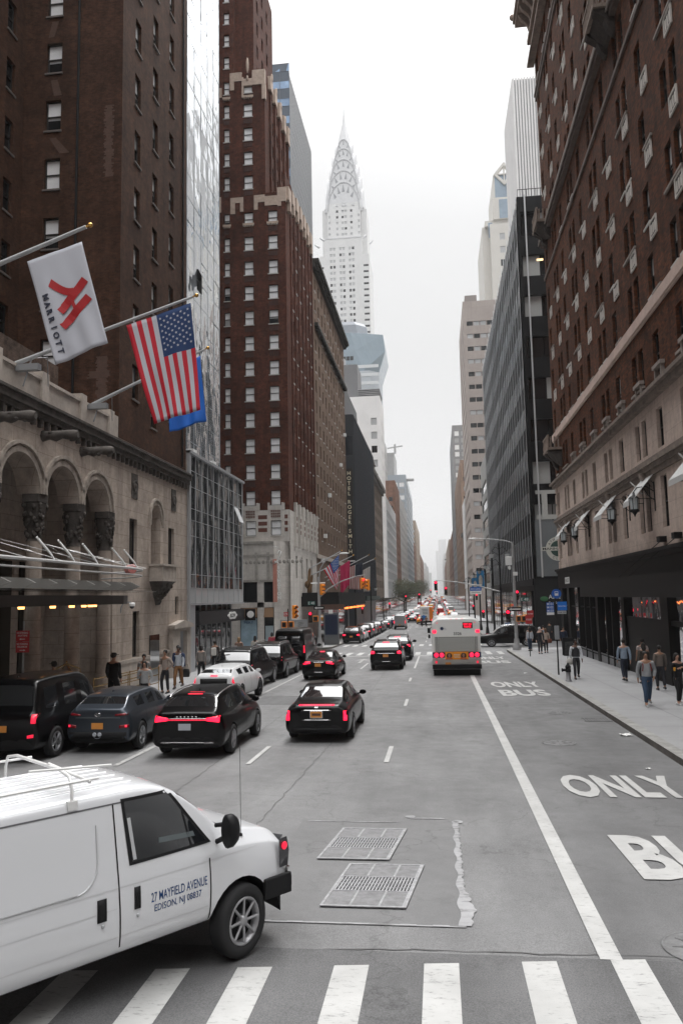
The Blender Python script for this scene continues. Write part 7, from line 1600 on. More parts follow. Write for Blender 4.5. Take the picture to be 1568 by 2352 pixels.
for s, x in ((0, -.40), (1, .36)):
    b = MB(); b.M = Matrix.Translation((x, -.052, 1.08)) @ Matrix.Rotation(PI / 2, 4, 'X'); b.lathe([(.15, 0), (.15, .003)], (0, -.02, 0), 14); b.M = None; b.build('portrait_hair', mat('hair_dark', (.02, .012, .01), .7), bt_)
    b = MB(); b.prism([(x - .2, .87), (x + .2, .87), (x + .12, .97), (x - .12, .97)], -.056, -.052, 'y'); b.build('portrait_clothes', mat('cloth_rust', (.45, .12, .04), .7), bt_)
    b = MB(); b.M = Matrix.Translation((x, -.058, 1.08)); b.ell((0, 0, 0), (.07, .006, .10), 12, 8); b.M = None; b.build('portrait_face', mat('skin_brown', (.33, .17, .11), .6), bt_)
b = MB(); b.box(-.16, .16, -.054, -.051, 1.10, 1.14); b.box(-.18, .14, -.054, -.051, 1.03, 1.06); b.box(-.14, .17, -.054, -.051, .96, .99); b.build('advert_print', mat('advert_white', (.75, .6, .45), .5), bt_)
b = MB(); b.box(-.30, .35, -.04, .0, .66, .85); b.box(-.95, -.32, -.03, 0, .70, .72); b.box(-.95, -.32, -.03, 0, .80, .82); b.box(.37, .9, -.03, 0, .74, .76); b.build('access_panel', mat('panel_worn', (.42, .41, .385), .4, .3), bt_)
b = MB(); b.box(-.62, -.32, -.05, -.0, .60, .71); b.build('licence_plate', M_plate, bt_)
b = MB(); b.box(.36, .90, -.03, .02, 2.52, 2.84, 0); b.build('display_case', M_black, bt_, bevel=.02)
text_obj('NEXT BUS', 'display_lettering', M_red, bt_, width=.44, height=.10, extrude=.002, offset=.012, M=frame_M((.63, -.034, 2.74), (1, 0, 0), (0, 0, 1))); text_obj('PLEASE', 'display_lettering', M_red, bt_, width=.38, height=.10, extrude=.002, offset=.012, M=frame_M((.63, -.034, 2.61), (1, 0, 0), (0, 0, 1)))
text_obj('3326', 'fleet_number', M_black, bt_, width=.42, height=.15, extrude=.002, offset=.01, M=frame_M((.08, -.012, 2.24), (1, 0, 0), (0, 0, 1)))
b = MB(); b.M = Matrix.Translation((-.75, -.01, 2.52)) @ Matrix.Rotation(PI / 2, 4, 'X'); b.lathe([(.09, 0), (.09, .004)], n=18); b.build('emblem', M_bb, bt_); text_obj('Bus', 'emblem_lettering', mat('ink_grey', (.2, .22, .25), .5), bt_, width=.14, height=.06, extrude=.001, M=frame_M((-.56, -.012, 2.5), (1, 0, 0), (0, 0, 1)))
for s in (-1, 1):
    b = MB(); a_, c_ = sorted((s * (W / 2 + .002), s * (W / 2 + .006))); b.box(a_, c_, .9, L - .5, 1.55, 2.55); b.build('side_glazing', G_side, bt_)
    for y in (2.7, 9.3): wheel(bt_, s * (W / 2 - .17), y, .48, .3, M_rimd)
b = MB(); b.box(-W / 2 - .32, -W / 2 - .12, L - .3, L - .2, 1.9, 2.25); b.tube([(-W / 2, L - .1, 2.3), (-W / 2 - .2, L - .2, 2.2)], .03); b.box(-W / 2 - .28, -W / 2 - .14, L - .3, L - .2, 1.55, 1.8); b.build('mirror', M_black, bt_)
place(bt_, .90, 42.9)
bt_.rotation_euler.z = R(.4)
def recolour(o, a, b_):
    for c in [o] + list(o.children_recursive):
        if c.type == 'MESH':
            for i, m_ in enumerate(c.data.materials):
                if m_ == a:
                    key = (c.data.name, b_.name)
                    if key not in REC: d = c.data.copy(); d.materials[i] = b_; REC[key] = d
                    c.data = REC[key]
REC = {}
def make_far(kind, W, H, name):
    u, tu = car(name, kind, W, H, P_silver, 'x', rails=False)
    if kind == 'van': rear(u, tu, [[(.85, 1.0), (.95, 1.0), (.93, 1.4), (.85, 1.4)]], M_red)
    else: rear(u, tu, [[(.6, .86), (.88, .84), (.88, 1.0), (.6, .98)]], M_red)
    plate(u, tu, 0, .75, M_plate, frame=False); return u
protos = {'sedan': make_far('sedan', 1.84, 1.47, 'car'), 'suv': make_far('suv', 1.94, 1.78, 'car'), 'van': make_far('van', 2.0, 2.4, 'van')}
used_p = set()
ADJ = {'P_black': 'black', 'P_white': 'white', 'P_silver': 'silver', 'P_yel': 'yellow', 'P_greyd': 'dark grey', 'P_red': 'red'}
PM = dict(P_black=P_black, P_white=P_white, P_silver=P_silver, P_yel=P_yel, P_greyd=P_greyd, P_red=P_red)
def far_car(kind, colour, x, y, label, group, rz=0):
    p = protos[kind]
    o = copy_tree(p); recolour(o, P_silver, PM[colour]); place(o, x, y, rz)
    o['label'] = label; o['category'] = 'van' if kind == 'van' else 'car'; o['group'] = group
    if 'group' in o and not group: del o['group']
    return o
GP = 'cars parked along the far left kerb'
far_car('suv', 'P_black', -9.2, 84.5, 'black utility vehicle parked first beyond the left corner, beside the standing person', GP)
for k, (kind, c, lab) in enumerate((('sedan', 'P_white', 'white topped car parked second beyond the left corner'), ('suv', 'P_black', 'black utility vehicle parked third beyond the left corner'), ('suv', 'P_silver', 'silver utility vehicle parked fourth beyond the left corner'), ('sedan', 'P_black', 'black car parked fifth beyond the left corner'), ('suv', 'P_greyd', 'dark grey utility vehicle parked sixth beyond the left corner'), ('sedan', 'P_silver', 'silver car parked seventh beyond the left corner'))):
    far_car(kind, c, -9.2, 91 + k * 6.3, lab, GP)
GT = 'traffic queuing down the far avenue'
far_car('suv', 'P_white', -8.9, 146, 'white van like car waiting left of the silver panel van', GT)
v1 = far_car('van', 'P_silver', -6.3, 130, 'silver panel van stopped just past the second crossing', GT)
far_car('sedan', 'P_black', -8.9, 131, 'black car between the parked row and the silver panel van', GT)
far_car('sedan', 'P_yel', -3.4, 156, 'yellow taxi with red lamps beside the orange lettered box truck', GT)
q = random.Random(12); NTH = ['first', 'second', 'third', 'fourth', 'fifth', 'sixth', 'seventh', 'eighth', 'ninth', 'tenth', 'eleventh', 'twelfth', 'thirteenth', 'fourteenth', 'fifteenth', 'sixteenth']
lanes = [(-8.6, 'kerbside left lane'), (-5.6, 'left running lane'), (-2.6, 'middle lane'), (.6, 'lane ahead of the bus'), (3.7, 'right kerb lane')]
wts = ['P_black', 'P_white', 'P_silver', 'P_yel', 'P_greyd', 'P_white', 'P_silver', 'P_red']
for li, (lx, ln) in enumerate(lanes):
    y = [160, 166, 176, 92, 150][li]; k = 0
    while y < 420 and k < 16:
        c = q.choice(wts); kd = q.choice(['sedan', 'sedan', 'suv', 'van' if y > 200 else 'suv'])
        far_car(kd, c, lx + q.uniform(-.25, .25), y, f'small {ADJ[c]} vehicle, {NTH[k]} counted down the far {ln}', GT); k += 1
        y += q.uniform(8, 12) * (1 + y / 300)
    y = max(y, 420)
    while y < 820:
        far_car(q.choice(['sedan', 'suv', 'van']), q.choice(wts), lx + q.uniform(-.3, .3), y, 'tiny vehicle lost in the crowded far end of the avenue', 'tiny vehicles at the far end of the avenue'); y += q.uniform(14, 26)
for p in protos.values():
    for c in list(p.children_recursive): bpy.data.objects.remove(c)
    bpy.data.objects.remove(p)
bx = thing('box_truck', (-2.3, 148, gz(148)), 'white box truck with blue and orange livery beyond the second crossing', 'truck')
b = MB(); b.box(-1.2, 1.2, 0, 5.0, .75, 3.4); b.build('cargo_box', M_white, bx, bevel=.04); b = MB(); b.box(.55, 1.205, -.01, 5.01, .8, 3.35); b.build('orange_panel', mat('truck_orange', (.85, .24, .02), .5), bx)
b = MB(); b.ell((-.5, -.01, 1.4), (.5, .012, .45), 14, 8); b.build('blue_swoosh', mat('truck_blue', (.03, .2, .55), .5), bx)
for k in range(4): b = MB(); b.box(-.8 + k * .05, .3, -.012, -.002, 2.9 - k * .28, 3.0 - k * .28); b.build('livery_print', mat('ink_mid', (.15, .17, .2), .6), bx)
b = MB(); b.box(-1.0, 1.0, 5.1, 7.0, .5, 2.4); b.build('cab', M_white, bx, bevel=.15); b = MB(); b.box(-1.1, 1.1, -.1, 5, .45, .74); b.build('chassis', M_void, bx)
for s in (-1, 1):
    for y in (1.0, 6.0): wheel(bx, s * 1.0, y, .42, .25, M_rimd)
    b = MB(); b.box(s * 1.0 - .1, s * 1.0 + .1, -.04, .0, .85, 1.05); b.build('tail_light', M_red, bx)
SK = {'a': (.42, .24, .17), 'b': (.30, .16, .10), 'c': (.12, .06, .04), 'd': (.50, .32, .25)}
def skin_mesh(name, verts, edges, root, mats, parent, sub=2):
    me = bpy.data.meshes.new('tmp'); me.from_pydata([v[0] for v in verts], edges, [])
    o = bpy.data.objects.new('tmp', me); COL.objects.link(o)
    m = o.modifiers.new('k', 'SKIN'); m.use_smooth_shade = True; m.branch_smoothing = .5
    for i, v in enumerate(verts): r = v[1]; me.skin_vertices[0].data[i].radius = r if isinstance(r, tuple) else (r, r); me.skin_vertices[0].data[i].use_root = (i == root)
    s = o.modifiers.new('s', 'SUBSURF'); s.levels = sub; s.render_levels = sub
    dg = bpy.context.evaluated_depsgraph_get(); nm = bpy.data.meshes.new_from_object(o.evaluated_get(dg)); nm.name = name
    bpy.data.objects.remove(o); bpy.data.meshes.remove(me)
    nm.materials.clear(); nm.materials.append(mats); nm.polygons.foreach_set('use_smooth', [True] * len(nm.polygons))
    ob = bpy.data.objects.new(name, nm); COL.objects.link(ob); ob.parent = parent; return ob
def cloth(c): return mat('cloth_%d_%d_%d' % tuple(int(v * 100) for v in c), c, .85, noise=.12, nscale=9)
def person(x, y, rz, label, top, legs, skin='a', hair=(.015, .012, .01), H=1.75, stride=.25, arms=('down', 'down'), sleeve=1.0, hairlen=0, wide=1.0, fingers=False, shoes=(.02, .02, .02), coat=0, phase=1, group=None, cap=None, skirt=None, dz=.15):
    t = thing('person', (x, y, gz(y) + dz), label, 'person', group, rz); k = H / 1.75 * 1.07; t.scale = (k * wide, k * wide, k)
    sk = mat('skin_' + skin, SK[skin], .55)
    st = stride * phase
    V = []; E_ = []
    def v(p, r): V.append((p, r)); return len(V) - 1
    pel = v((0, 0, .95), (.135, .105)); wa = v((0, 0, 1.10), (.125, .095)); ch = v((0, .0, 1.30), (.15, .105)); up = v((0, -.005, 1.42), (.12, .085)); nk = v((0, .0, 1.50), .052); hd1 = v((0, .012, 1.575), (.065, .07)); hd2 = v((0, .012, 1.645), (.078, .092)); hd3 = v((0, .0, 1.715), (.062, .075)); E_ += [(pel, wa), (wa, ch), (ch, up), (up, nk), (nk, hd1), (hd1, hd2), (hd2, hd3)]
    ns = v((0, .105, 1.625), (.014, .016)); E_ += [(hd2, ns)]
    limbs = {}
    for s in (-1, 1):
        f = st * s * .5; kn = f * .55 + (.06 if f > 0 else -.02) + .03; an = f - (.04 if f < 0 else 0); az = .085 + (.07 if f < -.08 else 0)
        hp = v((s * .09, 0, .86), (.095, .095)); kk = v((s * .095, kn, .49), .06); aa = v((s * .095, an, az), .042); to = v((s * .11, an + .13, az - .045), (.04, .03)); E_ += [(pel, hp), (hp, kk), (kk, aa), (aa, to)]; limbs[('l', s)] = [(s * .09, 0, .86), (s * .095, kn, .49), (s * .095, an, az)]
        mode = arms[0 if s < 0 else 1]; sh = (s * .185, 0, 1.40)
        sw = -st * s * .35
        el, wr = {'down': ((s * .235, sw * .5 - .02, 1.12), (s * .235, sw + .05, .87)), 'bent': ((s * .24, -.04, 1.13), (s * .13, .22, 1.12)), 'cup': ((s * .23, .0, 1.13), (s * .12, .25, 1.25)), 'pocket': ((s * .27, -.05, 1.14), (s * .20, .06, .92)), 'hip': ((s * .33, -.06, 1.16), (s * .16, .03, 1.02))}[mode]
        a1 = v(sh, .058); a2 = v(el, .043); a3 = v(wr, .031); E_ += [(up, a1), (a1, a2), (a2, a3)]; limbs[('a', s)] = [sh, el, wr]
        d = (Vector(wr) - Vector(el)).normalized(); pm = Vector(wr) + d * .06; p = v(tuple(pm), (.026, .038)); E_ += [(a3, p)]
        if fingers:
            sd = d.cross(Vector((s, 0, 0))).normalized(); cur = Vector((-s * .5, .25, 0))
            for i, ln in enumerate((.062, .072, .068, .052)):
                b0 = pm + d * .028 + sd * (.024 - .016 * i); b1 = b0 + d * ln * .55 + cur * .008; b2 = b0 + d * ln * .95 + cur * .03
                q1 = v(tuple(b1), .0085); q2 = v(tuple(b2), .0075); E_ += [(p, q1), (q1, q2)]
            b1 = pm - d * .01 + sd * .042; b2 = b1 + d * .035 + sd * .01; q1 = v(tuple(b1), .010); q2 = v(tuple(b2), .009); E_ += [(p, q1), (q1, q2)]
        else:
            q = v(tuple(pm + d * .07), (.014, .028)); E_ += [(p, q)]
    skin_mesh('body', V, E_, 0, sk, t)
    # trousers
    V = []; E_ = []
    pel = v((0, 0, .96), (.15, .122)); w2 = v((0, 0, 1.04), (.14, .11)); E_.append((pel, w2))
    for s in (-1, 1):
        a, b_, c = [Vector(p) for p in limbs[('l', s)]]; c2 = b_.lerp(c, .93)
        i0 = v(tuple(a), .108); i1 = v(tuple(b_), .074); i2 = v(tuple(c2), .058); E_ += [(pel, i0), (i0, i1), (i1, i2)]
    skin_mesh('trousers', V, E_, 0, cloth(legs), t, 1)
    # upper garment
    V = []; E_ = []
    lo = v((0, 0, .93 - coat), (.165 + coat * .1, .13 + coat * .1)); m1 = v((0, 0, 1.10), (.15, .118)); m2 = v((0, 0, 1.30), (.168, .124)); m3 = v((0, -.005, 1.42), (.13, .098)); m4 = v((0, 0, 1.475), .07); E_ += [(lo, m1), (m1, m2), (m2, m3), (m3, m4)]
    for s in (-1, 1):
        a, b_, c = [Vector(p) for p in limbs[('a', s)]]; e1 = b_ if sleeve >= 1 else a.lerp(b_, .6)
        i0 = v(tuple(a), .073); i1 = v(tuple(e1), .056); E_ += [(m3, i0), (i0, i1)]
        if sleeve >= 1: i2 = v(tuple(b_.lerp(c, .95)), .044); E_ += [(i1, i2)]
    skin_mesh('coat' if coat else 'shirt', V, E_, 1, cloth(top), t, 2)
    h = MB()
    rings = []
    if cap: h.loft([[(r_ * math.cos(a) * .9, .0 + r_ * math.sin(a) * 1.05, z) for a in [2 * PI * k / 12 for k in range(12)]] for z, r_ in ((1.68, .093), (1.73, .09), (1.765, .06))]); h.box(-.06, .06, .07, .16, 1.675, 1.69); h.build('cap', cloth(cap), t)
    h = MB(); h.ell((0, -.018, 1.675), (.087, .098, .092), 12, 8)
    if hairlen: h.ell((0, -.055, 1.64 - hairlen * .4), (.095, .07, .08 + hairlen * .55), 12, 8); h.ell((-.07, -.01, 1.60), (.03, .05, .10), 8, 6); h.ell((.07, -.01, 1.60), (.03, .05, .10), 8, 6)
    for s in (-1, 1): pass
    h.build('hair', mat('hair_%d' % int(sum(hair) * 1000), hair, .7), t)
    h = MB()
    for s in (-1, 1): h.ell((s * .032, .093, 1.648), (.012, .008, .007), 6, 4)
    h.build('eyes', M_void, t)
    for s in (-1, 1):
        a = limbs[('l', s)][2]; b = MB(); b.loft([[(a[0] + w * math.cos(q_), a[1] + d, max(a[2] - .085, 0) + .0 + hh * (1 + math.sin(q_)) * .5) for q_ in [2 * PI * j / 8 for j in range(8)]] for d, w, hh in ((-.10, .03, .07), (-.07, .045, .11), (.04, .045, .10), (.14, .05, .07), (.20, .03, .045))]); b.build('shoe', mat('shoe_%d' % int(sum(shoes) * 100), shoes, .5), t)
    if skirt: pass
    return t
def bag(x, y, z, sx, sy, sz, m, label, name='shoulder_bag', cat='bag', strap=None, rz=0):
    b = MB(); b.M = Matrix.Rotation(rz, 4, 'Z'); b.loft([[(sx * c * math.cos(a), sy * c * math.sin(a), zz) for a in [2 * PI * k / 12 for k in range(12)]] for zz, c in ((-sz, .6), (-sz * .9, .9), (0, 1), (sz * .8, .85), (sz, .5))])
    t = thing(name, (x, y, z), label, cat); b.build('pouch', m, t)
    s = MB(); s.M = b.M; s.tube([(-sx * .6, 0, sz * .8), (-sx * .4, 0, sz + (strap or .15)), (sx * .4, 0, sz + (strap or .15)), (sx * .6, 0, sz * .8)], .012, 5); s.build('strap', M_trim, t); return t
FC = PI   # facing the camera
W_ = (.55, .56, .57)
# right pavement
person(7.11, 28.55, FC, 'man in light grey sweater and blue jeans striding towards the camera', (.30, .31, .32), (.03, .055, .10), 'b', stride=.38, arms=('pocket', 'down'), fingers=True, shoes=(.35, .35, .35), wide=1.08)
b = thing('backpack_straps', (7.11, 28.55, 0), 'dark red backpack on the man in the grey sweater', 'backpack'); b.name = 'backpack'; b.location.z = gz(28.5) + .15; b.rotation_euler.z = FC
m = MB()
for s in (-1, 1): m.tube([(s * .11, -.13, 1.2), (s * .12, -.09, 1.49), (s * .12, .05, 1.5), (s * .13, .145, 1.38), (s * .15, .13, 1.2)], .018, 6)
m.build('strap', mat('strap_red', (.16, .02, .02), .8), b); m = MB(); m.box(-.14, .14, -.30, -.14, 1.0, 1.45); m.build('pack', mat('pack_dark', (.03, .02, .02), .8), b, bevel=.04)
person(8.25, 28.9, FC + .35, 'woman with curly dark hair in black holding a yellow cup, at the right edge', (.012, .012, .014), (.012, .012, .014), 'a', stride=.15, arms=('bent', 'cup'), fingers=True, shoes=(.6, .6, .6), hairlen=.12, H=1.66)
m = MB((8.12, 28.6, .9)); m.lathe([(.03, .93), (.042, 1.05)], (8.08, 28.62, 0), 12); tag(m.build('paper_cup', mat('cup_yellow', (.75, .35, .02), .5), loc=(8.12, 28.6, .9)), 'yellow paper cup held by the woman in black', 'cup')
person(8.35, 37.3, 0, 'man in light blue shirt and dark trousers walking away past the shopfront', (.24, .30, .38), (.015, .02, .035), 'a', stride=.35, fingers=True, H=1.8)
person(8.95, 36.2, .1, 'woman with dark hair and an olive brown jacket walking beside the blue shirted man', (.055, .045, .035), (.012, .015, .02), 'a', stride=.32, hairlen=.22, H=1.68, phase=-1)
person(9.5, 38.6, 0, 'man in pale pink short sleeved shirt walking away near the black shop pillar', (.52, .44, .43), (.02, .02, .025), 'b', stride=.3, sleeve=.5, H=1.76)
person(8.9, 33.5, 0, 'person in a brown grey top walking away just behind the grey sweater man', (.13, .105, .09), (.02, .02, .02), 'b', stride=.25, H=1.7, phase=-1)
person(6.47, 38.8, FC, 'man in white shirt, dark waistcoat and tie walking towards the fire hydrant', (.60, .62, .65), (.02, .02, .024), 'c', stride=.25, H=1.76, fingers=True)
m = MB((6.47, 38.8, 0)); mm_ = MB(); v_ = thing('waistcoat', (6.47, 38.8, gz(38.8) + .15), 'dark waistcoat over the white shirt', 'waistcoat', rz=FC); mm_.loft([[(w * math.cos(a), d * math.sin(a), z) for a in [2 * PI * k / 16 for k in range(16)]] for z, w, d in ((.98, .172, .135), (1.15, .16, .128), (1.30, .15, .135), (1.40, .10, .11))], None, False); wc = mm_.build('waistcoat', mat('waistcoat_dark', (.02, .02, .024), .8), v_)
bpy.data.objects.remove(v_); wc['tmp'] = 1; prs = [o for o in bpy.data.objects if o.get('label', '').startswith('man in white shirt')][0]; wc.parent = prs; del wc['tmp']
bag(6.15, 38.75, gz(38.8) + .98, .15, .08, .15, mat('bag_white', (.5, .48, .45), .7), 'white and dark holdall carried by the man in white shirt', 'holdall')
person(7.0, 62.5, .4, 'woman in white top and jeans standing by the thin sign post', (.50, .53, .57), (.03, .05, .09), 'a', stride=.05, hairlen=.15, H=1.68)
person(7.3, 58.8, FC, 'white haired man in dark suit and red tie near the street corner', (.022, .022, .028), (.02, .02, .025), 'd', hair=(.55, .55, .55), stride=.15, H=1.8)
person(7.85, 59.8, 0, 'woman in cream jacket and black leggings standing beside the suited man', (.45, .36, .30), (.012, .012, .014), 'a', stride=.15, hair=(.12, .06, .03), hairlen=.15, H=1.7)
bag(8.1, 59.6, gz(60) + 1.05, .17, .09, .16, mat('bag_tan', (.16, .05, .025), .5), 'russet shoulder bag on the woman in cream jacket', strap=.25)
person(7.3, 65.5, .2, 'person in a patterned grey top farthest of the corner group', (.25, .20, .18), (.03, .05, .08), 'a', stride=.1, hair=(.15, .08, .04), hairlen=.15, H=1.68)
person(9.2, 71.5, .2, 'man in pale blue shirt crossing the side street', (.28, .34, .42), (.02, .02, .03), 'a', stride=.3, dz=0)
person(12.4, 72.5, 1.2, 'person in a blue jacket at the far side street corner', (.03, .10, .25), (.02, .02, .03), 'a', stride=.3, dz=0)
person(10.9, 79.9, .5, 'person in dark clothes by the black shopfront under the leaf sign', (.03, .03, .03), (.02, .02, .02), 'b', stride=.2)
# left pavement
person(-12.6, 29.3, -.3, 'tall heavy man in black jacket and cap, back to the camera by the ramp', (.008, .008, .01), (.01, .01, .012), 'a', stride=.05, H=1.86, wide=1.18, cap=(.012, .012, .014), coat=.08)
person(-12.15, 31.3, FC + .3, 'young man in pale grey t-shirt behind the charcoal crossover', (.27, .28, .28), (.02, .02, .025), 'a', stride=.15, arms=('bent', 'bent'), sleeve=.6, H=1.70)
person(-10.85, 28.0, FC + .2, 'woman in light grey hoodie holding a white cup, nearest by the charcoal crossover', (.36, .37, .38), (.015, .015, .018), 'a', stride=.2, arms=('pocket', 'cup'), fingers=True, H=1.64, hairlen=.08)
person(-12.0, 33.4, FC - .2, 'man in beige shirt with a dark bag behind the hoodie woman', (.32, .27, .24), (.02, .02, .02), 'b', stride=.1, arms=('hip', 'bent'), H=1.76)
p = person(-12.1, 33.9 + 1.6, FC, 'man in white and navy raglan top and tan trousers walking along the stone wall', (.42, .45, .50), (.20, .095, .035), 'c', stride=.42, H=1.80, hair=(.01, .01, .01), fingers=True)
for o in p.children:
    if o.name.startswith('shirt'): pass
sl2 = MB()
for s in (-1, 1): sl2.tube([(s * .13, -.0, 1.44), (s * .19, 0, 1.405), (s * .238, .0, 1.12), (s * .237, .04 * s, .93)], [.08, .082, .063, .05], 10)
sl2.build('navy_sleeve', mat('navy_cloth', (.015, .03, .08), .85), p)
person(-12.75, 37.3, FC, 'person all in black with a round black bag beside the doorway', (.01, .01, .012), (.01, .01, .012), 'b', stride=.2, H=1.78, coat=.2)
bag(-12.3, 37.2, gz(37) + .72, .19, .06, .2, mat('bag_black', (.01, .01, .01), .5), 'round black bag carried by the person in black', strap=.2)
person(-12.35, 39.8, 0, 'woman in grey knitted jacket seen from behind, walking towards the glass office', (.22, .20, .185), (.012, .012, .014), 'd', stride=.25, hairlen=.1, H=1.66)
person(-12.9, 44.2, 0, 'person in dark jacket with a white backpack by the grey column', (.03, .02, .018), (.015, .015, .018), 'b', stride=.2, H=1.72)
m = thing('backpack', (-12.9, 43.95, gz(44) + .15), 'white backpack on the person by the grey column', 'backpack'); b = MB(); b.box(-.15, .15, -.1, .1, 1.0, 1.45); b.build('pack', mat('pack_white', (.55, .53, .5), .7), m, bevel=.05); b = MB(); b.box(-.1, .1, -.13, -.1, 1.05, 1.2); b.build('pocket', mat('pack_white', (.5,) * 3), m)
person(-12.6, 48.5, .2, 'person with fair hair and brown coat in front of the shop glass', (.18, .12, .09), (.02, .02, .02), 'a', hair=(.25, .16, .08), stride=.1, hairlen=.15)
person(-12.0, 50.4, 0, 'dark haired person in a cream top beyond the parked utility vehicles', (.5, .47, .42), (.02, .02, .02), 'a', stride=.1, hairlen=.2)
person(-12.4, 57.5, 0, 'person in a raspberry red top near the glass office corner', (.40, .04, .07), (.03, .03, .05), 'a', stride=.1, hairlen=.1); person(-11.8, 58.2, .2, 'person in a white top between the red and teal tops', W_, (.03, .03, .05), 'a', stride=.1); person(-11.2, 59.2, -.3, 'fair haired person in a teal top near the glass office corner', (.02, .30, .28), (.03, .03, .05), 'a', hair=(.4, .28, .12), stride=.1, hairlen=.1)
person(-12.1, 23.0, FC, 'pale faced woman with long dark hair in black beside the black wagon', (.01, .01, .014), (.01, .01, .012), 'd', stride=.05, hairlen=.3, H=1.66, coat=.3)
person(-13.1, 25.5, 1.2, 'doorman in black uniform and cap in the shade of the canopy', (.008, .008, .01), (.008, .008, .01), 'b', stride=.05, H=1.8, cap=(.01, .01, .012))
person(-11.3, 80.5, 0, 'person in black with a pink hood standing on the far corner kerb', (.015, .013, .015), (.012, .012, .014), 'a', hair=(.35, .12, .14), stride=.12, H=1.82)
person(-2.95, 138.6, .3, 'person in a dark coat walking over the second crossing', (.02, .02, .02), (.02, .02, .02), 'b', stride=.35, dz=0); person(-2.2, 140.0, .3, 'person in brown walking over the second crossing beside the dark coat', (.25, .13, .07), (.02, .02, .02), 'b', stride=.35, dz=0); person(-7.6, 128.6, .3, 'person in blue beside the silver panel van', (.02, .06, .18), (.02, .02, .03), 'b', stride=.2, dz=0)
person(9.4, 61.5, FC, 'person in a navy coat near the far end of the shopfront', (.02, .03, .06), (.02, .02, .025), 'b', stride=.25)
person(8.6, 68.9, .4, 'person in light trousers stepping off the corner kerb', (.03, .03, .035), (.3, .28, .24), 'a', stride=.3, dz=0)
person(9.0, 92.0, 0, 'person in red far along the right pavement', (.4, .02, .02), (.03, .03, .04), 'a', stride=.2); person(8.2, 96, FC, 'person in blue and white far along the right pavement', (.2, .3, .5), (.02, .02, .03), 'a', stride=.2)
def flag_mesh(corners, thing_o, name, mats, fn, nu=26, nv=26, wav=.09, seed=1, hang=0):
    """cloth between four world corners: top-inner, top-outer, bottom-outer, bottom-inner; fn(u, v) gives the colour slot"""
    a, b_, c, d = [Vector(p) for p in corners]; q = random.Random(seed); ph = q.random() * 6; nrm = (b_ - a).cross(d - a).normalized(); P = []
    for j in range(nv + 1):
        for i in range(nu + 1):
            s, t = i / nu, j / nv; p = (a * (1 - s) + b_ * s) * (1 - t) + (d * (1 - s) + c * s) * t
            w = math.sin(s * 9 + t * 3.5 + ph) * .6 + math.sin(s * 17 - t * 5 + ph * 2) * .3 + math.sin(s * 4 + t * 8) * .35
            p = p + nrm * w * wav * (.25 + t) + Vector((0, 0, hang * math.sin(PI * s) * (t - .2)))
            P.append(p - thing_o.location)
    fs = []; mi = []
    for j in range(nv):
        for i in range(nu): fs.append((j * (nu + 1) + i, j * (nu + 1) + i + 1, (j + 1) * (nu + 1) + i + 1, (j + 1) * (nu + 1) + i)); mi.append(fn((i + .5) / nu, (j + .5) / nv))
    mb = MB(); mb.v = P; mb.f = [list(f) for f in fs]; mb.m = mi; mb.sm = [True] * len(fs); o = mb.build(name, mats, thing_o)
    sd = o.modifiers.new('t', 'SOLIDIFY'); sd.thickness = .008
    def at(s, t, off=.02):
        p = (a * (1 - s) + b_ * s) * (1 - t) + (d * (1 - s) + c * s) * t; w = math.sin(s * 9 + t * 3.5 + ph) * .6 + math.sin(s * 17 - t * 5 + ph * 2) * .3 + math.sin(s * 4 + t * 8) * .35
        return p + nrm * (w * wav * (.25 + t)) + nrm * off + Vector((0, 0, hang * math.sin(PI * s) * (t - .2))) - thing_o.location
    return o, at
F_red = mat('flag_red', (.52, .008, .025), .7); F_white = mat('flag_white', (.50, .51, .56), .7); F_blue = mat('flag_blue', (.006, .035, .13), .7); F_stars = F_white; F_sky = mat('flag_azure', (.01, .13, .55), .7); F_crim = mat('flag_crimson', (.42, .015, .08), .7)
F_red2 = mat('flag_red_dim', (.25, .012, .012), .7); F_white2 = mat('flag_white_dim', (.42, .40, .38), .7); F_blue2 = mat('flag_navy_dim', (.012, .018, .035), .7)
def pole(t, p0, p1, r0=.07, r1=.045, ball=True, m=None):
    o = t.location; b = MB(); b.tube([Vector(p0) - o, Vector(p1) - o], [r0, r1], 12); pl = b.build('pole', m or mat('pole_grey', (.46, .47, .48), .4, .3), t)
    d = (Vector(p1) - Vector(p0)).normalized()
    if ball: b = MB(); c = Vector(p1) + d * .13 - o; b.ell(c, (.075, .075, .07), 12, 8); b.tube([Vector(p1) - o, c], .025, 6); b.build('finial', M_gold, t)
def stars(at, u0, v0, u1, v1, t, nx=6, ny=5, r=.05, n=26):
    mb = MB()
    for j in range(9):
        k = 6 if j % 2 == 0 else 5
        for i in range(k):
            s = u0 + (u1 - u0) * ((j + 1) / 10); tt = v0 + (v1 - v0) * ((i + .8 + (0 if k == 6 else .5)) / 6.6)
            c = at(s, tt, -.02 if 0 else .0); ex = (at(min(s + .02, 1), tt, 0) - at(s - .02, tt, 0)).normalized(); ey = (at(s, tt + .02, 0) - at(s, tt - .02, 0)).normalized(); nn = ex.cross(ey)
            for sgn in (-1, 1):
                pts = [c + nn * .016 * sgn + ex * (math.cos(PI / 2 + k_ * PI / 5) * r * (1 if k_ % 2 == 0 else .42)) - ey * (math.sin(PI / 2 + k_ * PI / 5) * r * (1 if k_ % 2 == 0 else .42)) for k_ in range(10)]
                mb.add(pts, [tuple(range(10))])
    mb.build('stars', F_stars, t)
def us(hu=.42):   # stripes run down the cloth; canton at the outer top
    def fn(u, v):
        if u > 1 - .54 and v < hu: return 2
        return int(u * 13) % 2
    return fn
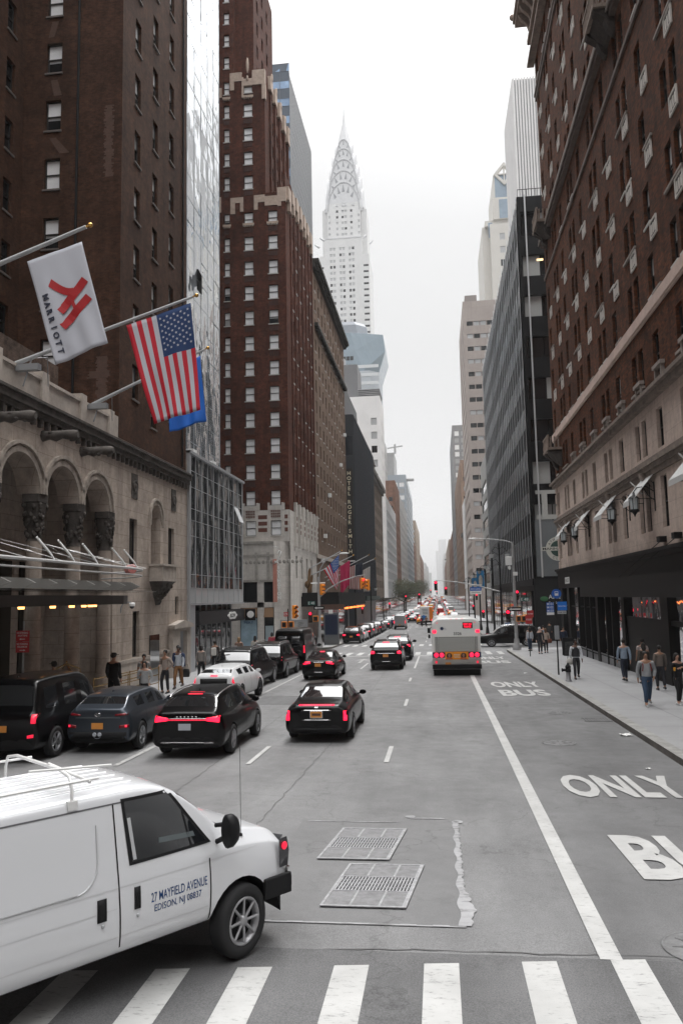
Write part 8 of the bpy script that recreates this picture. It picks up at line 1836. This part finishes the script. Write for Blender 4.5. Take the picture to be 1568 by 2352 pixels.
# stars and stripes of the big flag: union (canton) at the upper outer corner
FG = 'flagpoles over the entrance of the arcade hotel'
t = thing('white_emblem_flag', (-14.5, 19.4, 12.1), 'white flag with a red angular emblem and dark lettering, nearest of the big flags', 'flag', FG); t.name = 'emblem_flag'
pole(t, (-14.5, 19.4, 12.2), (-9.3, 19.4, 14.02), .085, .05)
c1 = [(-11.0, 19.4, 13.15), (-9.41, 19.4, 13.6), (-8.63, 19.4, 10.68), (-10.09, 19.4, 10.14)]
o, at = flag_mesh(c1, t, 'cloth', [F_white], lambda u, v: 0, wav=.045, seed=3)
def flagpoly(pts, m, name):
    mb = MB()
    for sg in (-1, 1):
        P = [at(u, v, .014 * sg) for u, v in pts]; n = len(P); mb.add(P, [tuple(range(n))])
    return mb.build(name, m, t)
def band(a, b_, w, m, name, n=8):
    mb = MB(); wa_, wb_ = at(*a), at(*b_); dd_ = (wb_ - wa_).normalized(); pr_ = dd_.cross(Vector((0, 1, 0))).normalized() * w; du, dv = b_[0] - a[0], b_[1] - a[1]
    for sg in (-1, 1):
        P = []
        for k in range(n + 1):
            s = k / n; u, v = a[0] + du * s, a[1] + dv * s; P += [at(u, v, .016 * sg) - pr_, at(u, v, .016 * sg) + pr_]
        mb.add(P, [(2 * k, 2 * k + 1, 2 * k + 3, 2 * k + 2) for k in range(n)])
    return mb.build(name, m, t)
F_em = mat('emblem_red', (.40, .008, .012), .6)
band((.90, .36), (.33, .56), .12, F_em, 'emblem_stroke'); band((.89, .525), (.30, .70), .12, F_em, 'emblem_stroke')
mb = MB(); 
for sg in (-1, 1):
    P = []
    for k in range(9):
        s = k / 8; u = .27 + .33 * s; v = .27 + .15 * math.sin(s * PI / 2); P += [at(u + .06, v - .03, .015 * sg), at(u - .02 + .04 * s, v + .03, .015 * sg)]
    mb.add(P, [(2 * k, 2 * k + 1, 2 * k + 3, 2 * k + 2) for k in range(8)])
mb.build('emblem_stroke', F_em, t); band((.56, .45), (.60, .58), .05, F_em, 'emblem_stroke')
for i, ch in enumerate('MARRIOTT'):
    v = .385 + i * .073; p = at(.155, v, 0); ey = (at(.155, v + .03, 0) - p).normalized(); ex = (at(.2, v, 0) - p).normalized()
    for sg in (-1,): 
        nn = ey.cross(ex); oo = text_obj(ch, 'flag_letter', mat('letter_ink', (.03, .035, .06), .6), t, height=.17, size=.2, extrude=.022, offset=.006, M=frame_M(p, ey, ex))
t = thing('national_flag', (-14.5, 25, 12.1), 'big red and white striped flag with white stars on blue, middle of the big flags', 'flag', FG)
pole(t, (-14.5, 25, 12.14), (-8.05, 25, 14.15), .08, .045)
o, at = flag_mesh([(-10.44, 25, 13.27), (-8.13, 25, 13.93), (-7.78, 25, 10.13), (-9.44, 25, 9.74)], t, 'cloth', [F_red, F_white, F_blue], us(.40), 26, 24, .07, 5)
stars(at, .46, 0, 1.0, .40, t, r=.055)
t = thing('blue_flag', (-14.5, 30.65, 12), 'bright blue flag hanging behind the striped flag, farthest of the big flags', 'flag', FG)
pole(t, (-14.5, 30.65, 11.95), (-9.35, 30.65, 14.18), .08, .045)
flag_mesh([(-10.9, 30.65, 13.3), (-9.55, 30.65, 13.9), (-9.3, 30.65, 11.1), (-10.86, 30.65, 10.7)], t, 'cloth', [F_sky], lambda u, v: 0, wav=.1, seed=8)
for y in (25, 30.65): 
    b = MB((-14.4, y, 12)); b.box(-14.45, -13.6, y - .12, y + .12, 11.85, 12.08); b.tube([(-13.9, y, 12.3), (-14.2, y, 11.3)], .03, 5); b.tube([(-14.45, y + .3, 12.0), (-14.4, y + .35, 13.2), (-13.5, y + .4, 13.15)] if 0 else [(-13.9, y, 12.3), (-13.8, y + .9, 12.6), (-13.9, y + 1.2, 11.6)], .018, 5)
    tag(b.build('pole_bracket', M_grey, loc=(-14.4, y, 12)), 'grey bracket on the parapet holding the pole of the ' + ('striped' if y == 25 else 'blue') + ' flag', 'bracket')
# flags of the second hotel
def small_flag(x0, z0, tip, y, corners, mats, fn, label, name, brk=False, st=None, grp='flags over the marquee of the red brick hotel'):
    t = thing(name, (x0, y, z0), label, 'flag', grp); pole(t, (x0, y, z0), tip, .07, .04)
    if brk: b = MB(); b.loft([[(r_ * math.cos(a) - dx, r_ * math.sin(a), z) for a in [2 * PI * k / 8 for k in range(8)]] for z, r_, dx in ((-2.2, .05, .35), (-1.9, .3, .3), (-1.5, .28, .3), (-1.3, .14, .15), (-.3, .16, .05), (0, .1, 0))]); b.build('gilded_bracket', mat('bracket_bronze', (.16, .09, .04), .5, .4), t)
    o, at_ = flag_mesh(corners, t, 'cloth', mats, fn, 26, 18, .12, int(y), 0)
    if st: stars(at_, .46, 0, 1, .42, t, r=.06)
small_flag(-13.8, 6.96, (-10.4, 84, 8.75), 84, [(-12.29, 84, 6.72), (-10.58, 84, 8.35), (-10.65, 84, 5.4), (-10.9, 84, 4.5)], [F_red, F_white, mat('flag_blue_bright', (.01, .08, .30), .7)], lambda u, v: 2 if (u > .42 and v < .42) else int(u * 11) % 2, 'striped flag with blue starry corner on a gilded bracket, nearest over the marquee', 'national_flag', True, True)
small_flag(-13.9, 6.3, (-9.35, 86, 8.3), 86, [(-10.75, 86, 7.15), (-9.6, 86, 7.85), (-9.7, 86, 5.2), (-10.75, 86, 3.9)], [F_crim], lambda u, v: 0, 'crimson hotel flag beside the striped flag over the marquee', 'hotel_flag', True)
small_flag(-13.9, 6.2, (-8.46, 96, 8.85), 96, [(-10.85, 96, 7.45), (-9.15, 96, 8.05), (-9.3, 96, 4.6), (-10.97, 96, 4.75)], [F_red2, F_white2, F_blue2], us(.48), 'dull striped flag with very dark starry corner over the marquee', 'national_flag')
small_flag(-13.9, 5.9, (-7.85, 98, 8.5), 98, [(-9.3, 98, 7.1), (-8.4, 98, 7.55), (-8.5, 98, 4.4), (-9.3, 98, 4.4)], [F_white2], lambda u, v: 0, 'white flag last in the row over the marquee', 'white_flag')
mq = thing('hotel_marquee', (-12.4, 92, 2), 'dark hotel marquee with a row of warm bulbs beneath the row of flags', 'marquee'); o_ = Vector((-12.4, 92, 2))
b = MB(o_); b.box(-14.45, -10.4, 82, 112, 2.9, 3.9); b.box(-14.4, -10.5, 82.2, 112, 3.9, 4.3); b.box(-14.45, -10.3, 81.9, 112.1, 2.82, 2.9); b.build('canopy_slab', M_dark, mq)
for k in range(26): b = MB(o_); y = 84 + k * 1.05; b.ell((-10.6 + (.12 if k % 4 == 1 else 0), y, 2.5), (.12, .12, .12), 8, 6); b.build('bulb', mat('bulb_orange', (1, .3, .08), .4, emit=(1, .22, .05), es=3), mq)
for y in (82.3, 92, 102, 111): b = MB(o_); b.tube([(-10.6, y, gz(y) + .15), (-10.6, y, 2.85)], .07, 8); b.build('post', M_grey, mq)
def heads(x, y, z, ang, lit='red', label='', n=3, group=None, m=None, hood=1):
    """three lamp signal; faces direction ang (0 = towards the camera)"""
    t = thing('traffic_signal', (x, y, z), label, 'traffic light', group, ang)
    b = MB(); b.box(-.17, .17, -.10, .12, -.5, .5); b.build('housing', m or M_amber, t, bevel=.02)
    for i, c in enumerate(('red', 'amber', 'green')):
        zz = .33 - i * .33; b = MB(); b.M = Matrix.Translation((0, -.1, zz)) @ Matrix.Rotation(PI / 2, 4, 'X'); b.lathe([(.13, 0), (.12, .02), (.01, .04)], n=14); b.build('lamp', M_red if (c == 'red' and lit == 'red') else mat('lens_off', (.05, .03, .02), .3), t)
        b = MB(); b.loft([[(.15 * math.cos(a), d, zz + .15 * math.sin(a)) for a in [R(-20) + R(220) * k / 8 for k in range(9)]] for d in (-.1, -.30)], None, False, False); b.build('visor', m or M_amber, t)
    return t
def post(name, x, y, h, r, m, label, cat, base=.0, dz=.15, group=None):
    t = thing(name, (x, y, gz(y) + dz), label, cat, group); b = MB(); b.tube([(0, 0, 0), (0, 0, h)], [r, r * .7], 10); b.build('shaft', m, t)
    if base: b = MB(); b.lathe([(base, 0), (base * .95, .3), (r * 1.6, .45), (r * 1.2, .9)], n=8); b.build('base', m, t)
    return t
M_pole = mat('pole_galvanised', (.36, .36, .36), .5, .4, noise=.12, nscale=4)
def plate_sign(t, x, y, z, w, h, m, txt=None, tm=None, nrm=(0, -1, 0), tsize=.7, name='sign_plate', arrow=0):
    nrm = Vector(nrm); rt = Vector((0, 0, 1)).cross(nrm) * -1 if 0 else nrm.cross(Vector((0, 0, -1))); rt = Vector((-nrm.y, nrm.x, 0)); b = MB(); b.M = frame_M((x, y, z), rt, (0, 0, 1)); b.box(-w / 2, w / 2, -h / 2, h / 2, -.01, .01); s = b.build(name, m, t)
    if txt: text_obj(txt, 'lettering', tm or M_white, s, width=w * .82, height=h * tsize, extrude=.002, offset=.004, M=frame_M(Vector((x, y, z)) + nrm * .013, rt, (0, 0, 1)))
    if arrow:
        a = MB(); a.M = frame_M(Vector((x, y, z)) + nrm * .014, rt, (0, 0, 1)); q_ = arrow; a.add([(q_ * w * .42, 0, 0), (q_ * w * .22, h * .36, 0), (q_ * w * .22, h * .14, 0), (-q_ * w * .4, h * .14, 0), (-q_ * w * .4, -h * .14, 0), (q_ * w * .22, -h * .14, 0), (q_ * w * .22, -h * .36, 0)], [(0, 1, 2, 3, 4, 5, 6)]); a.build('arrow', tm or M_white, s)
    return s
# left far corner mast
t = post('signal_mast', -11.05, 72.2, 6.55, .16, M_pole, 'grey street light and signal mast on the far left corner with two long arms', 'street light', .3)
gb = gz(72.2) + .15
b = MB(); b.tube([(0, 0, 3.74 - gb), (.9, 0, 4.55 - gb), (2.2, 0, 5.25 - gb), (3.5, 0, 5.65 - gb), (4.4, 0, 5.79 - gb)], [.075, .06, .05, .04, .035], 8); b.build('mast_arm', M_pole, t)
b = MB(); b.tube([(.05, 0, 5.6 - gb), (.15, 0, 6.4 - gb), (.5, 0, 7.0 - gb), (1.1, 0, 7.5 - gb), (2.3, 0, 7.85 - gb)], [.06, .05, .045, .04, .035], 8); b.build('lamp_arm', M_pole, t)
b = MB(); b.ell((2.45, 0, 7.84 - gb), (.45, .14, .08), 12, 6); b.build('luminaire', M_white, t); b = MB(); b.tube([(-.75, 0, 5.1 - gb), (.6, 0, 5.1 - gb)], .06, 6); b.build('cross_bar', M_white, t)
plate_sign(t, 0, -.17, 2.79 - gb, 1.0, .32, M_black, arrow=-1, name='one_way_sign'); plate_sign(t, 1.3, -.16, 2.85 - gb, 2.2, .5, mat('sign_brown', (.09, .045, .03), .6)); plate_sign(t, -.7, -.16, 3.25 - gb, .7, .35, mat('sign_green', (.02, .10, .08), .5), 'E 48', M_white)
b = MB(); b.box(.9, 1.3, -.2, -.15, 2.25 - gb, 2.6 - gb); b.build('notice_plate', M_white, t)
heads(-6.95, 72.1, 5.0, .9, 'red', 'orange signal with red lit lamp at the end of the left mast arm'); heads(-6.42, 72.1, 4.85, -1.0, 'off', 'orange signal seen from the side at the tip of the left mast arm', hood=1); heads(-10.75, 72.1, 4.5, 1.2, 'off', 'orange signal fixed part way up the grey left mast')
heads(-11.85, 72.0, 1.95, 0, 'red', 'low red lit signal just left of the grey left mast', m=M_black); tp = thing('walk_signal', (-11.35, 72.0, 1.8), 'orange pedestrian signal box on the grey left mast', 'pedestrian signal'); b = MB(); b.box(-.25, .25, -.15, .15, -.27, .27); b.build('housing', M_amber, tp, bevel=.03); b = MB(); b.box(-.19, .19, -.165, -.15, -.2, .2); b.build('screen', M_void, tp)
# near left corner post
t = post('signal_post', -11.35, 58.5, 3.6, .06, M_black, 'slim black signal post on the near left corner with orange boxes', 'signal post'); plate_sign(t, -.15, -.1, 2.53 - gz(58.5) - .15, .32, .32, mat('sign_red', (.45, .02, .025), .5), 'NO TURN', M_white)
heads(-10.83, 58.4, 2.7, .8, 'off', 'orange signal on the slim black post, glowing faintly')
for x, lab in ((-11.63, 'left orange pedestrian box low on the slim black post'), (-11.1, 'right orange pedestrian box low on the slim black post')): tp = thing('walk_signal', (x, 58.4, 1.75), lab, 'pedestrian signal'); b = MB(); b.box(-.2, .2, -.15, .15, -.24, .24); b.build('housing', M_amber, tp, bevel=.03); b = MB(); b.box(-.15, .15, -.165, -.15, -.18, .18); b.build('screen', M_void, tp)
# information kiosk, bin
t = thing('information_kiosk', (-10.6, 77.0, gz(77) + .15), 'tall grey street kiosk with a dark blue screen by the far left corner', 'kiosk'); b = MB(); b.box(-.75, .75, 0, .3, 0, 3.2); b.build('casing', mat('kiosk_grey', (.13, .135, .14), .4, .3), t, bevel=.03); b = MB(); b.box(-.62, .62, -.02, 0, 1.0, 2.95); b.build('screen', mat('kiosk_screen', (.004, .010, .028), .3, emit=(.01, .05, .2), es=.03), t)
t = thing('litter_bin', (-11.7, 73.2, gz(73) + .15), 'black wire litter bin beside the grey left mast', 'litter bin'); b = MB(); b.lathe([(.26, 0), (.32, .85), (.34, .87), (.30, .9)], n=14); b.build('basket', M_black, t); b = MB(); b.lathe([(.29, .8), (.2, .95), (.05, .98)], n=10); b.build('liner', M_trim, t)
t = thing('news_stand_board', (-15.0, 66.5, gz(66)), 'grey framed street advert panel behind the black van', 'advert panel'); b = MB(); b.box(-1.3, 1.3, 0, .15, .3, 2.6); b.build('frame', M_grey, t); b = MB(); b.box(-1.15, 1.15, -.02, 0, .45, 2.4); b.build('poster', mat('poster_pale', (.3, .3, .3), .6, noise=.5, nscale=1.5), t); t.name = 'advert_panel'; t.location = (-13.4, 71.8, gz(72) + .15)
# red kerb regulation signs by the hotel
t = post('sign_post', -12.05, 21.6, 3.35, .035, M_pole, 'thin post with two red no standing signs in front of the canopy columns', 'road sign')
g0 = gz(21) + .15; MR = MATS['sign_red']
for z, l2 in ((2.78, ('NO STANDING', 'ANYTIME')), (2.46, ('NO STANDING', 'HOTEL LOADING ZONE'))):
    s_ = plate_sign(t, 0, -.05, z - g0, .41, .31, MR)
    text_obj(l2[0], 'lettering', M_white, s_, width=.34, height=.055, extrude=.001, M=frame_M((0, -.063, z - g0 + .09), (1, 0, 0), (0, 0, 1))); text_obj(l2[1], 'lettering', M_white, s_, width=.3, height=.05, extrude=.001, M=frame_M((0, -.063, z - g0 + .01), (1, 0, 0), (0, 0, 1)))
    a = MB(); s = -1 if z > 2.6 else 1; a.M = frame_M((0, -.063, z - g0 - .09), (s, 0, 0), (0, 0, 1)); a.add([(.1, 0, 0), (.04, .025, 0), (.04, .008, 0), (-.08, .008, 0), (-.08, -.008, 0), (.04, -.008, 0), (.04, -.025, 0)], [(0, 1, 2, 3, 4, 5, 6)]); a.build('arrow', M_white, s_)
# luggage cart and brass rails
M_brass = mat('brass', (.55, .36, .14), .25, .9)
t = thing('luggage_cart', (-13.0, 26.2, gz(26) + .15), 'brass luggage cart with a domed rail by the hotel entrance', 'luggage cart'); b = MB()
for s in (-1, 1): b.tube([(-.35 * s, -.5, .25), (-.35 * s, -.5, 1.2), (-.33 * s, -.35, 1.6), (0, 0, 1.8), (.33 * s, .35, 1.6), (.35 * s, .5, 1.2), (.35 * s, .5, .25)], .022, 8)
b.tube([(-.35, -.5, 1.1), (.35, -.5, 1.1)], .018, 6); b.tube([(-.35, .5, 1.1), (.35, .5, 1.1)], .018, 6); b.ell((0, 0, 1.85), (.04, .04, .05), 8, 6); b.build('rail', M_brass, t); b = MB(); b.box(-.38, .38, -.55, .55, .2, .26); b.build('deck', mat('cart_carpet', (.10, .015, .02), .9), t, bevel=.02)
for x in (-.3, .3):
    for y in (-.45, .45): b = MB(); b.disc((x, y, .09), (1, 0, 0), .09, 12, .05); b.build('wheel', M_tyre, t)
t = thing('brass_railing', (-13.3, 29.5, gz(30) + .15), 'polished brass ramp railings beside the hotel entrance', 'railing')
for i, (x0, y0, x1, y1) in enumerate(((-.9, -5.5, -.3, -.5), (-.1, -.2, .3, 4.2), (.5, .0, .75, 4.6))):
    b = MB()
    for z in (.35, .7, 1.0): b.tube([(x0, y0, z + (0 if i else -.1)), (x1, y1, z + (.15 if i == 0 else 0))], .022, 7)
    for k in range(4): x, y = x0 + (x1 - x0) * k / 3, y0 + (y1 - y0) * k / 3; b.tube([(x, y, 0), (x, y, 1.05)], .022, 7)
    b.build('rail', M_brass, t)
# hydrant
t = thing('fire_hydrant', (5.9, 37.7, gz(37.7) + .15), 'black fire hydrant with a pale lower barrel on the right kerb', 'fire hydrant'); b = MB(); b.lathe([(.15, 0), (.15, .05), (.105, .07), (.10, .42)], n=14); b.build('barrel', mat('hydrant_silver', (.30, .30, .31), .5, .3), t); b = MB(); b.lathe([(.125, .42), (.13, .46), (.12, .62), (.135, .64), (.12, .70), (.06, .78), (.035, .84), (.01, .86)], n=14); b.build('bonnet', M_black, t)
for a in (PI, PI * 1.5): b = MB(); d = Vector((math.cos(a), math.sin(a), 0)); b.tube([d * .1 + Vector((0, 0, .52)), d * .24 + Vector((0, 0, .52))], [.07, .06], 10); b.tube([d * .24 + Vector((0, 0, .52)), d * .29 + Vector((0, 0, .52))], [.085, .085], 8); b.build('outlet_cap', M_black, t)
# bus stop
t = post('bus_stop', 5.98, 41.25, 4.15, .04, M_black, 'bus stop post with a round blue bus sign and blue route panels', 'bus stop'); g0 = gz(41.25) + .15; MBL = mat('sign_blue', (.01, .10, .42), .4)
b = MB(); b.M = Matrix.Translation((.07, -.05, 3.68 - g0)) @ Matrix.Rotation(PI / 2, 4, 'X'); b.lathe([(.245, 0), (.245, .02)], n=28); s_ = b.build('round_sign', MBL, t); b = MB(); b.box(-.02, .16, -.085, -.072, 3.58 - g0, 3.80 - g0); b.build('bus_symbol', M_white, s_, bevel=.01); b = MB(); b.box(.0, .14, -.09, -.086, 3.70 - g0, 3.77 - g0); b.box(.0, .03, -.09, -.086, 3.61 - g0, 3.63 - g0); b.box(.11, .14, -.09, -.086, 3.61 - g0, 3.63 - g0); b.build('symbol_windows', MBL, s_)
for i, tx in enumerate(('M101', 'M102', 'M103')): plate_sign(t, -.27, -.05, 3.16 - i * .17 - g0, .37, .16, MBL, tx, M_white)
plate_sign(t, -.27, -.05, 2.67 - g0, .37, .13, M_white); plate_sign(t, .33, -.05, 3.05 - g0, .47, .44, mat('sign_blue_bright', (.01, .16, .60), .4), 'Select Bus', M_white, tsize=.15); plate_sign(t, .30, -.05, 2.73 - g0, .44, .16, mat('sign_pale', (.45, .45, .45), .5), '8AM 7PM', M_black, tsize=.35)
b = MB(); b.box(-.11, .11, -.12, .0, 1.35 - g0, 2.05 - g0); b.build('timetable_case', mat('case_grey', (.28, .29, .30), .4), t, bevel=.01)
# thin post with a red sign
t = post('sign_post', 6.25, 56.0, 2.9, .03, M_black, 'thin dark post with a small red parking sign near the corner crowd', 'road sign'); plate_sign(t, 0, -.05, 2.55, .45, .6, MR, 'NO STANDING', M_white, tsize=.2)
# right corner mast with cobra arm
t = post('signal_mast', 6.15, 64.3, 8.7, .15, M_pole, 'tall grey octagonal street light mast on the right corner with an arm over the road', 'street light', .34); gb = gz(64.3) + .15
b = MB(); b.tube([(0, 0, 7.85 - gb), (-.5, 0, 8.05 - gb), (-1.6, 0, 8.2 - gb), (-2.9, 0, 8.3 - gb)], [.05, .045, .04, .035], 8); b.build('lamp_arm', M_pole, t); b = MB(); b.ell((-3.15, 0, 8.3 - gb), (.42, .14, .07), 12, 6); b.build('luminaire', M_white, t)
b = MB(); b.box(-.62, -.12, -.25, .05, 6.05 - gb, 6.75 - gb); b.build('control_box', M_white, t, bevel=.03); b = MB(); b.ell((-.32, -.1, 5.85 - gb), (.13, .13, .17), 10, 8); b.build('camera_dome', M_white, t); b = MB(); b.box(-.05, .3, -.25, -.1, 5.2 - gb, 5.5 - gb); b.build('small_box', M_white, t)
plate_sign(t, -.05, -.2, 2.5 - gb, 1.15, .32, M_black, arrow=-1, name='one_way_sign'); plate_sign(t, .75, -.2, 3.28 - gb, .7, .3, MATS['sign_green'], 'E 48', M_white)
for x, lab in ((6.35, 'left orange pedestrian box on the right corner mast'), (6.75, 'right orange pedestrian box on the right corner mast')): tp = thing('walk_signal', (x, 63.9, 1.75), lab, 'pedestrian signal'); b = MB(); b.box(-.18, .18, -.15, .15, -.24, .24); b.build('housing', M_amber, tp, bevel=.03); b = MB(); b.box(-.14, .14, -.165, -.15, -.18, .18); b.build('screen', M_void, tp)
heads(5.55, 64.2, 1.95, 0, 'red', 'red lit signal low on the right corner mast', m=M_black); heads(8.2, 83.0, 3.6, 0, 'red', 'red lit signal in front of the black leaf sign shop', m=M_black)
t = post('sign_post', 7.35, 64.6, 2.9, .03, M_black, 'short post with a square red sign right of the corner mast', 'road sign'); plate_sign(t, 0, -.05, 2.85, .5, .55, MR, 'DO NOT ENTER', M_white, tsize=.2)
# long mast arm over the far side of the crossing
t = post('signal_mast', 6.5, 82.0, 5.4, .13, M_black, 'black signal mast whose long arm reaches over the avenue above the bus', 'signal mast', .25); gb = gz(82) + .15
b = MB(); b.tube([(0, 0, 3.96 - gb), (-2.66, 0, 4.73 - gb), (-4.6, 0, 5.1 - gb), (-6.7, 0, 5.32 - gb)], [.07, .06, .045, .035], 8); b.build('mast_arm', M_pole, t); b = MB(); b.box(-3.2, -1.95, -.06, .0, 4.70 - gb, 4.78 - gb); b.build('sign_hanger', M_white, t)
plate_sign(t, -2.6, -.08, 4.32 - gb, 1.15, .38, MBL, 'BUS LANE', M_white, tsize=.45); plate_sign(t, -2.6, -.08, 3.96 - gb, 1.15, .34, M_white, 'LEXINGTON AV', M_black, tsize=.4)
heads(-.19, 81.9, 4.75, 0, 'red', 'red lit black signal hanging from the arm tip above the bus', m=M_black); heads(1.0, 98, 4.3, 0, 'red', 'second red lit signal just right of the arm tip signal', m=M_black)
# twin lantern lamp posts receding on the right, with blue banners
for k, (y, lab) in enumerate(((77.5, 'black twin lantern post nearest on the right, in front of the finned office'), (88, 'black twin lantern post second on the right'), (101, 'black twin lantern post third on the right, carrying the larger blue banner'), (116, 'black twin lantern post fourth on the right, carrying the smaller blue banner'), (134, 'black twin lantern post fifth on the right'), (158, 'black twin lantern post farthest on the right'))):
    x = 6.1; t = post('lamp_post', x, y, 9.2 if k == 0 else 8.6, .13, M_black, lab, 'lamp post', .24, group='black lantern posts along the right kerb'); h = 9.2 if k == 0 else 8.6
    b = MB(); b.tube([(-.75, 0, h - .35), (-.4, 0, h + .1), (0, 0, h - .1), (.4, 0, h + .1), (.75, 0, h - .35)], .035, 6); b.tube([(-.7, 0, h - .3), (-.2, 0, h - .6), (0, 0, h - .8)], .02, 5); b.tube([(.7, 0, h - .3), (.2, 0, h - .6), (0, 0, h - .8)], .02, 5); b.lathe([(.06, h - .1), (.1, h + .2), (.02, h + .5)], n=8); b.build('scroll_arm', M_black, t)
    for s in (-1, 1): b = MB(); b.lathe([(.03, h - .35), (.2, h - .5), (.26, h - .6)], (s * .75, 0, 0), 10); b.build('lantern_hood', M_black, t); b = MB(); b.lathe([(.24, h - .6), (.2, h - .85), (.02, h - 1.0)], (s * .75, 0, 0), 10); b.build('lantern_bowl', mat('bowl_pale', (.5, .52, .53), .3), t)
    if k in (2, 3):
        g_ = gz(y) + .15; z0, z1 = (3.9 - g_ + .7, 6.3 - g_ + .5) if k == 2 else (4.3 - g_, 6.2 - g_); b = MB(); b.box(-1.1, -.15, -.02, .02, z0, z1); b.build('banner', mat('banner_blue', (.02, .17, .36), .6, noise=.5, nscale=1.2), t); b = MB(); b.M = Matrix.Translation((-.62, -.03, (z0 + z1) / 2 - .2)); b.ell((0, 0, 0), (.26, .01, .75), 10, 8); b.build('banner_figure', mat('banner_pale', (.5, .45, .40), .6, noise=.3, nscale=2), t)
for k, y in enumerate((100, 124)):
    t = post('lamp_post', -10.6, y, 6.8, .12, M_black, ('black twin lantern post beside the white flag' if k == 0 else 'black twin lantern post farther down the left kerb'), 'lamp post', .24, group='black lantern posts along the left kerb'); h = 6.8
    b = MB(); b.tube([(-.75, 0, h - .35), (0, 0, h - .6), (.75, 0, h - .35)], .035, 6); b.build('scroll_arm', M_black, t)
    for s in (-1, 1): b = MB(); b.lathe([(.03, h + .1), (.2, h - .05), (.26, h - .2)], (s * .75, 0, 0), 10); b.build('lantern_hood', M_black, t); b = MB(); b.lathe([(.24, h - .2), (.2, h - .5), (.02, h - .65)], (s * .75, 0, 0), 10); b.build('lantern_bowl', MATS['bowl_pale'], t)
# farther signals on arms
for i, (x, y, z, lab) in enumerate(((-8.4, 136, 2.2, 'low red lit signal beyond the parked row on the left'), (-6.2, 152, 3.4, 'left of two red signals on the second left arm'), (-3.6, 152, 3.7, 'right of two red signals on the second left arm'), (-2.0, 225, 5.0, 'left of two small red signals in the far avenue'), (-.3, 225, 4.6, 'right of two small red signals in the far avenue'), (6.2, 128, 3.4, 'red lit signal right of the arm, among the lantern posts'), (6.4, 146, 1.4, 'low red lit signal above the far right pavement'), (5.6, 100, 1.3, 'low red lit signal right of the bus roof'), (-11.4, 118, 1.7, 'red lit signal below the warm bulbs of the marquee'))):
    heads(x, y, z, 0, 'red', lab, m=M_black)
t = post('signal_mast', -10.6, 152, 5.2, .12, M_black, 'dark mast on the left kerb whose arm holds two far red signals', 'signal mast'); b = MB(); b.tube([(0, 0, 4.6), (4, 0, 5.6), (7.2, 0, 6.0)], .05, 6); b.build('mast_arm', M_black, t)
# folding board and parked bicycle frame by the shop corner
t = thing('pavement_board', (8.9, 56.5, gz(56.5) + .15), 'dark folding board standing by the shopfront corner', 'advert board'); b = MB(); b.prism([(-.3, 0), (-.26, 0), (0, 1.15), (.26, 0), (.3, 0), (.04, 1.25), (-.04, 1.25)], -.35, .35, 'x'); b.build('frame', M_black, t); b = MB(); b.M = Matrix.Rotation(R(14.6), 4, 'X'); b.box(-.28, .28, -.36, -.34, .2, 1.1); b.build('panel', mat('chalk_panel', (.05, .05, .05), .8, noise=.6, nscale=6), t)
t = thing('news_box', (8.9, 27.6, gz(27.6) + .15), 'black street box with a yellow lettered panel beside the woman in black', 'street box'); b = MB(); b.box(-.25, .25, -.25, .25, 0, .95); b.build('casing', M_black, t, bevel=.03); plate_sign(t, 0, -.262, .6, .34, .2, M_black, 'TY', M_gold)
# wisp of steam at the kerb
# overhead thin wire aerial and roof lights stay out: nothing else stands here
for x0, x1, z, m, lab in ((10.4, 40, 48, brick_tan, 'tan brick block behind the camera on the right'), (-44, -14.9, 52, brick_brown, 'brown brick block behind the camera on the left')):
    B = Bld('brick_block', ((x0 + x1) / 2, -60, 1.5), lab, cap=40, leaf=True); w = B.mb(); L = 110; wl = [(3 + 4.2 * i, 6 + 3.6 * j, 1.6, 2.0, ('dark', 'p')) for i in range(25) for j in range(11)]
    if x0 > 0: B.wall(w, (x0, -8), (x0, -118), -1, z, wl, .3); B.wall(w, (x1, -8), (x0, -8), -1, z)
    else: B.wall(w, (x1, -118), (x1, -8), -1, z, wl, .3); B.wall(w, (x1, -8), (x0, -8), -1, z)
    w.quad((x0, -8, z), (x1, -8, z), (x1, -118, z), (x0, -118, z)); B.part(w, 'wall', m); B.finish()
hz = MB(); hz.box(-1490, 1490, -55, 2990, -4.0, 345); ho = hz.build('haze', mat('haze_air', (.8,) * 3)); tag(ho, kind='stuff')
hm_ = bpy.data.materials.new('haze_volume'); hm_.use_nodes = True; n_ = hm_.node_tree; n_.nodes.clear(); pv = n_.nodes.new('ShaderNodeVolumePrincipled'); ou = n_.nodes.new('ShaderNodeOutputMaterial'); n_.links.new(pv.outputs[0], ou.inputs['Volume'])
pv.inputs['Color'].default_value = (.96, .965, .97, 1); pv.inputs['Density'].default_value = .00017; pv.inputs['Anisotropy'].default_value = .2
ho.data.materials.clear(); ho.data.materials.append(hm_)
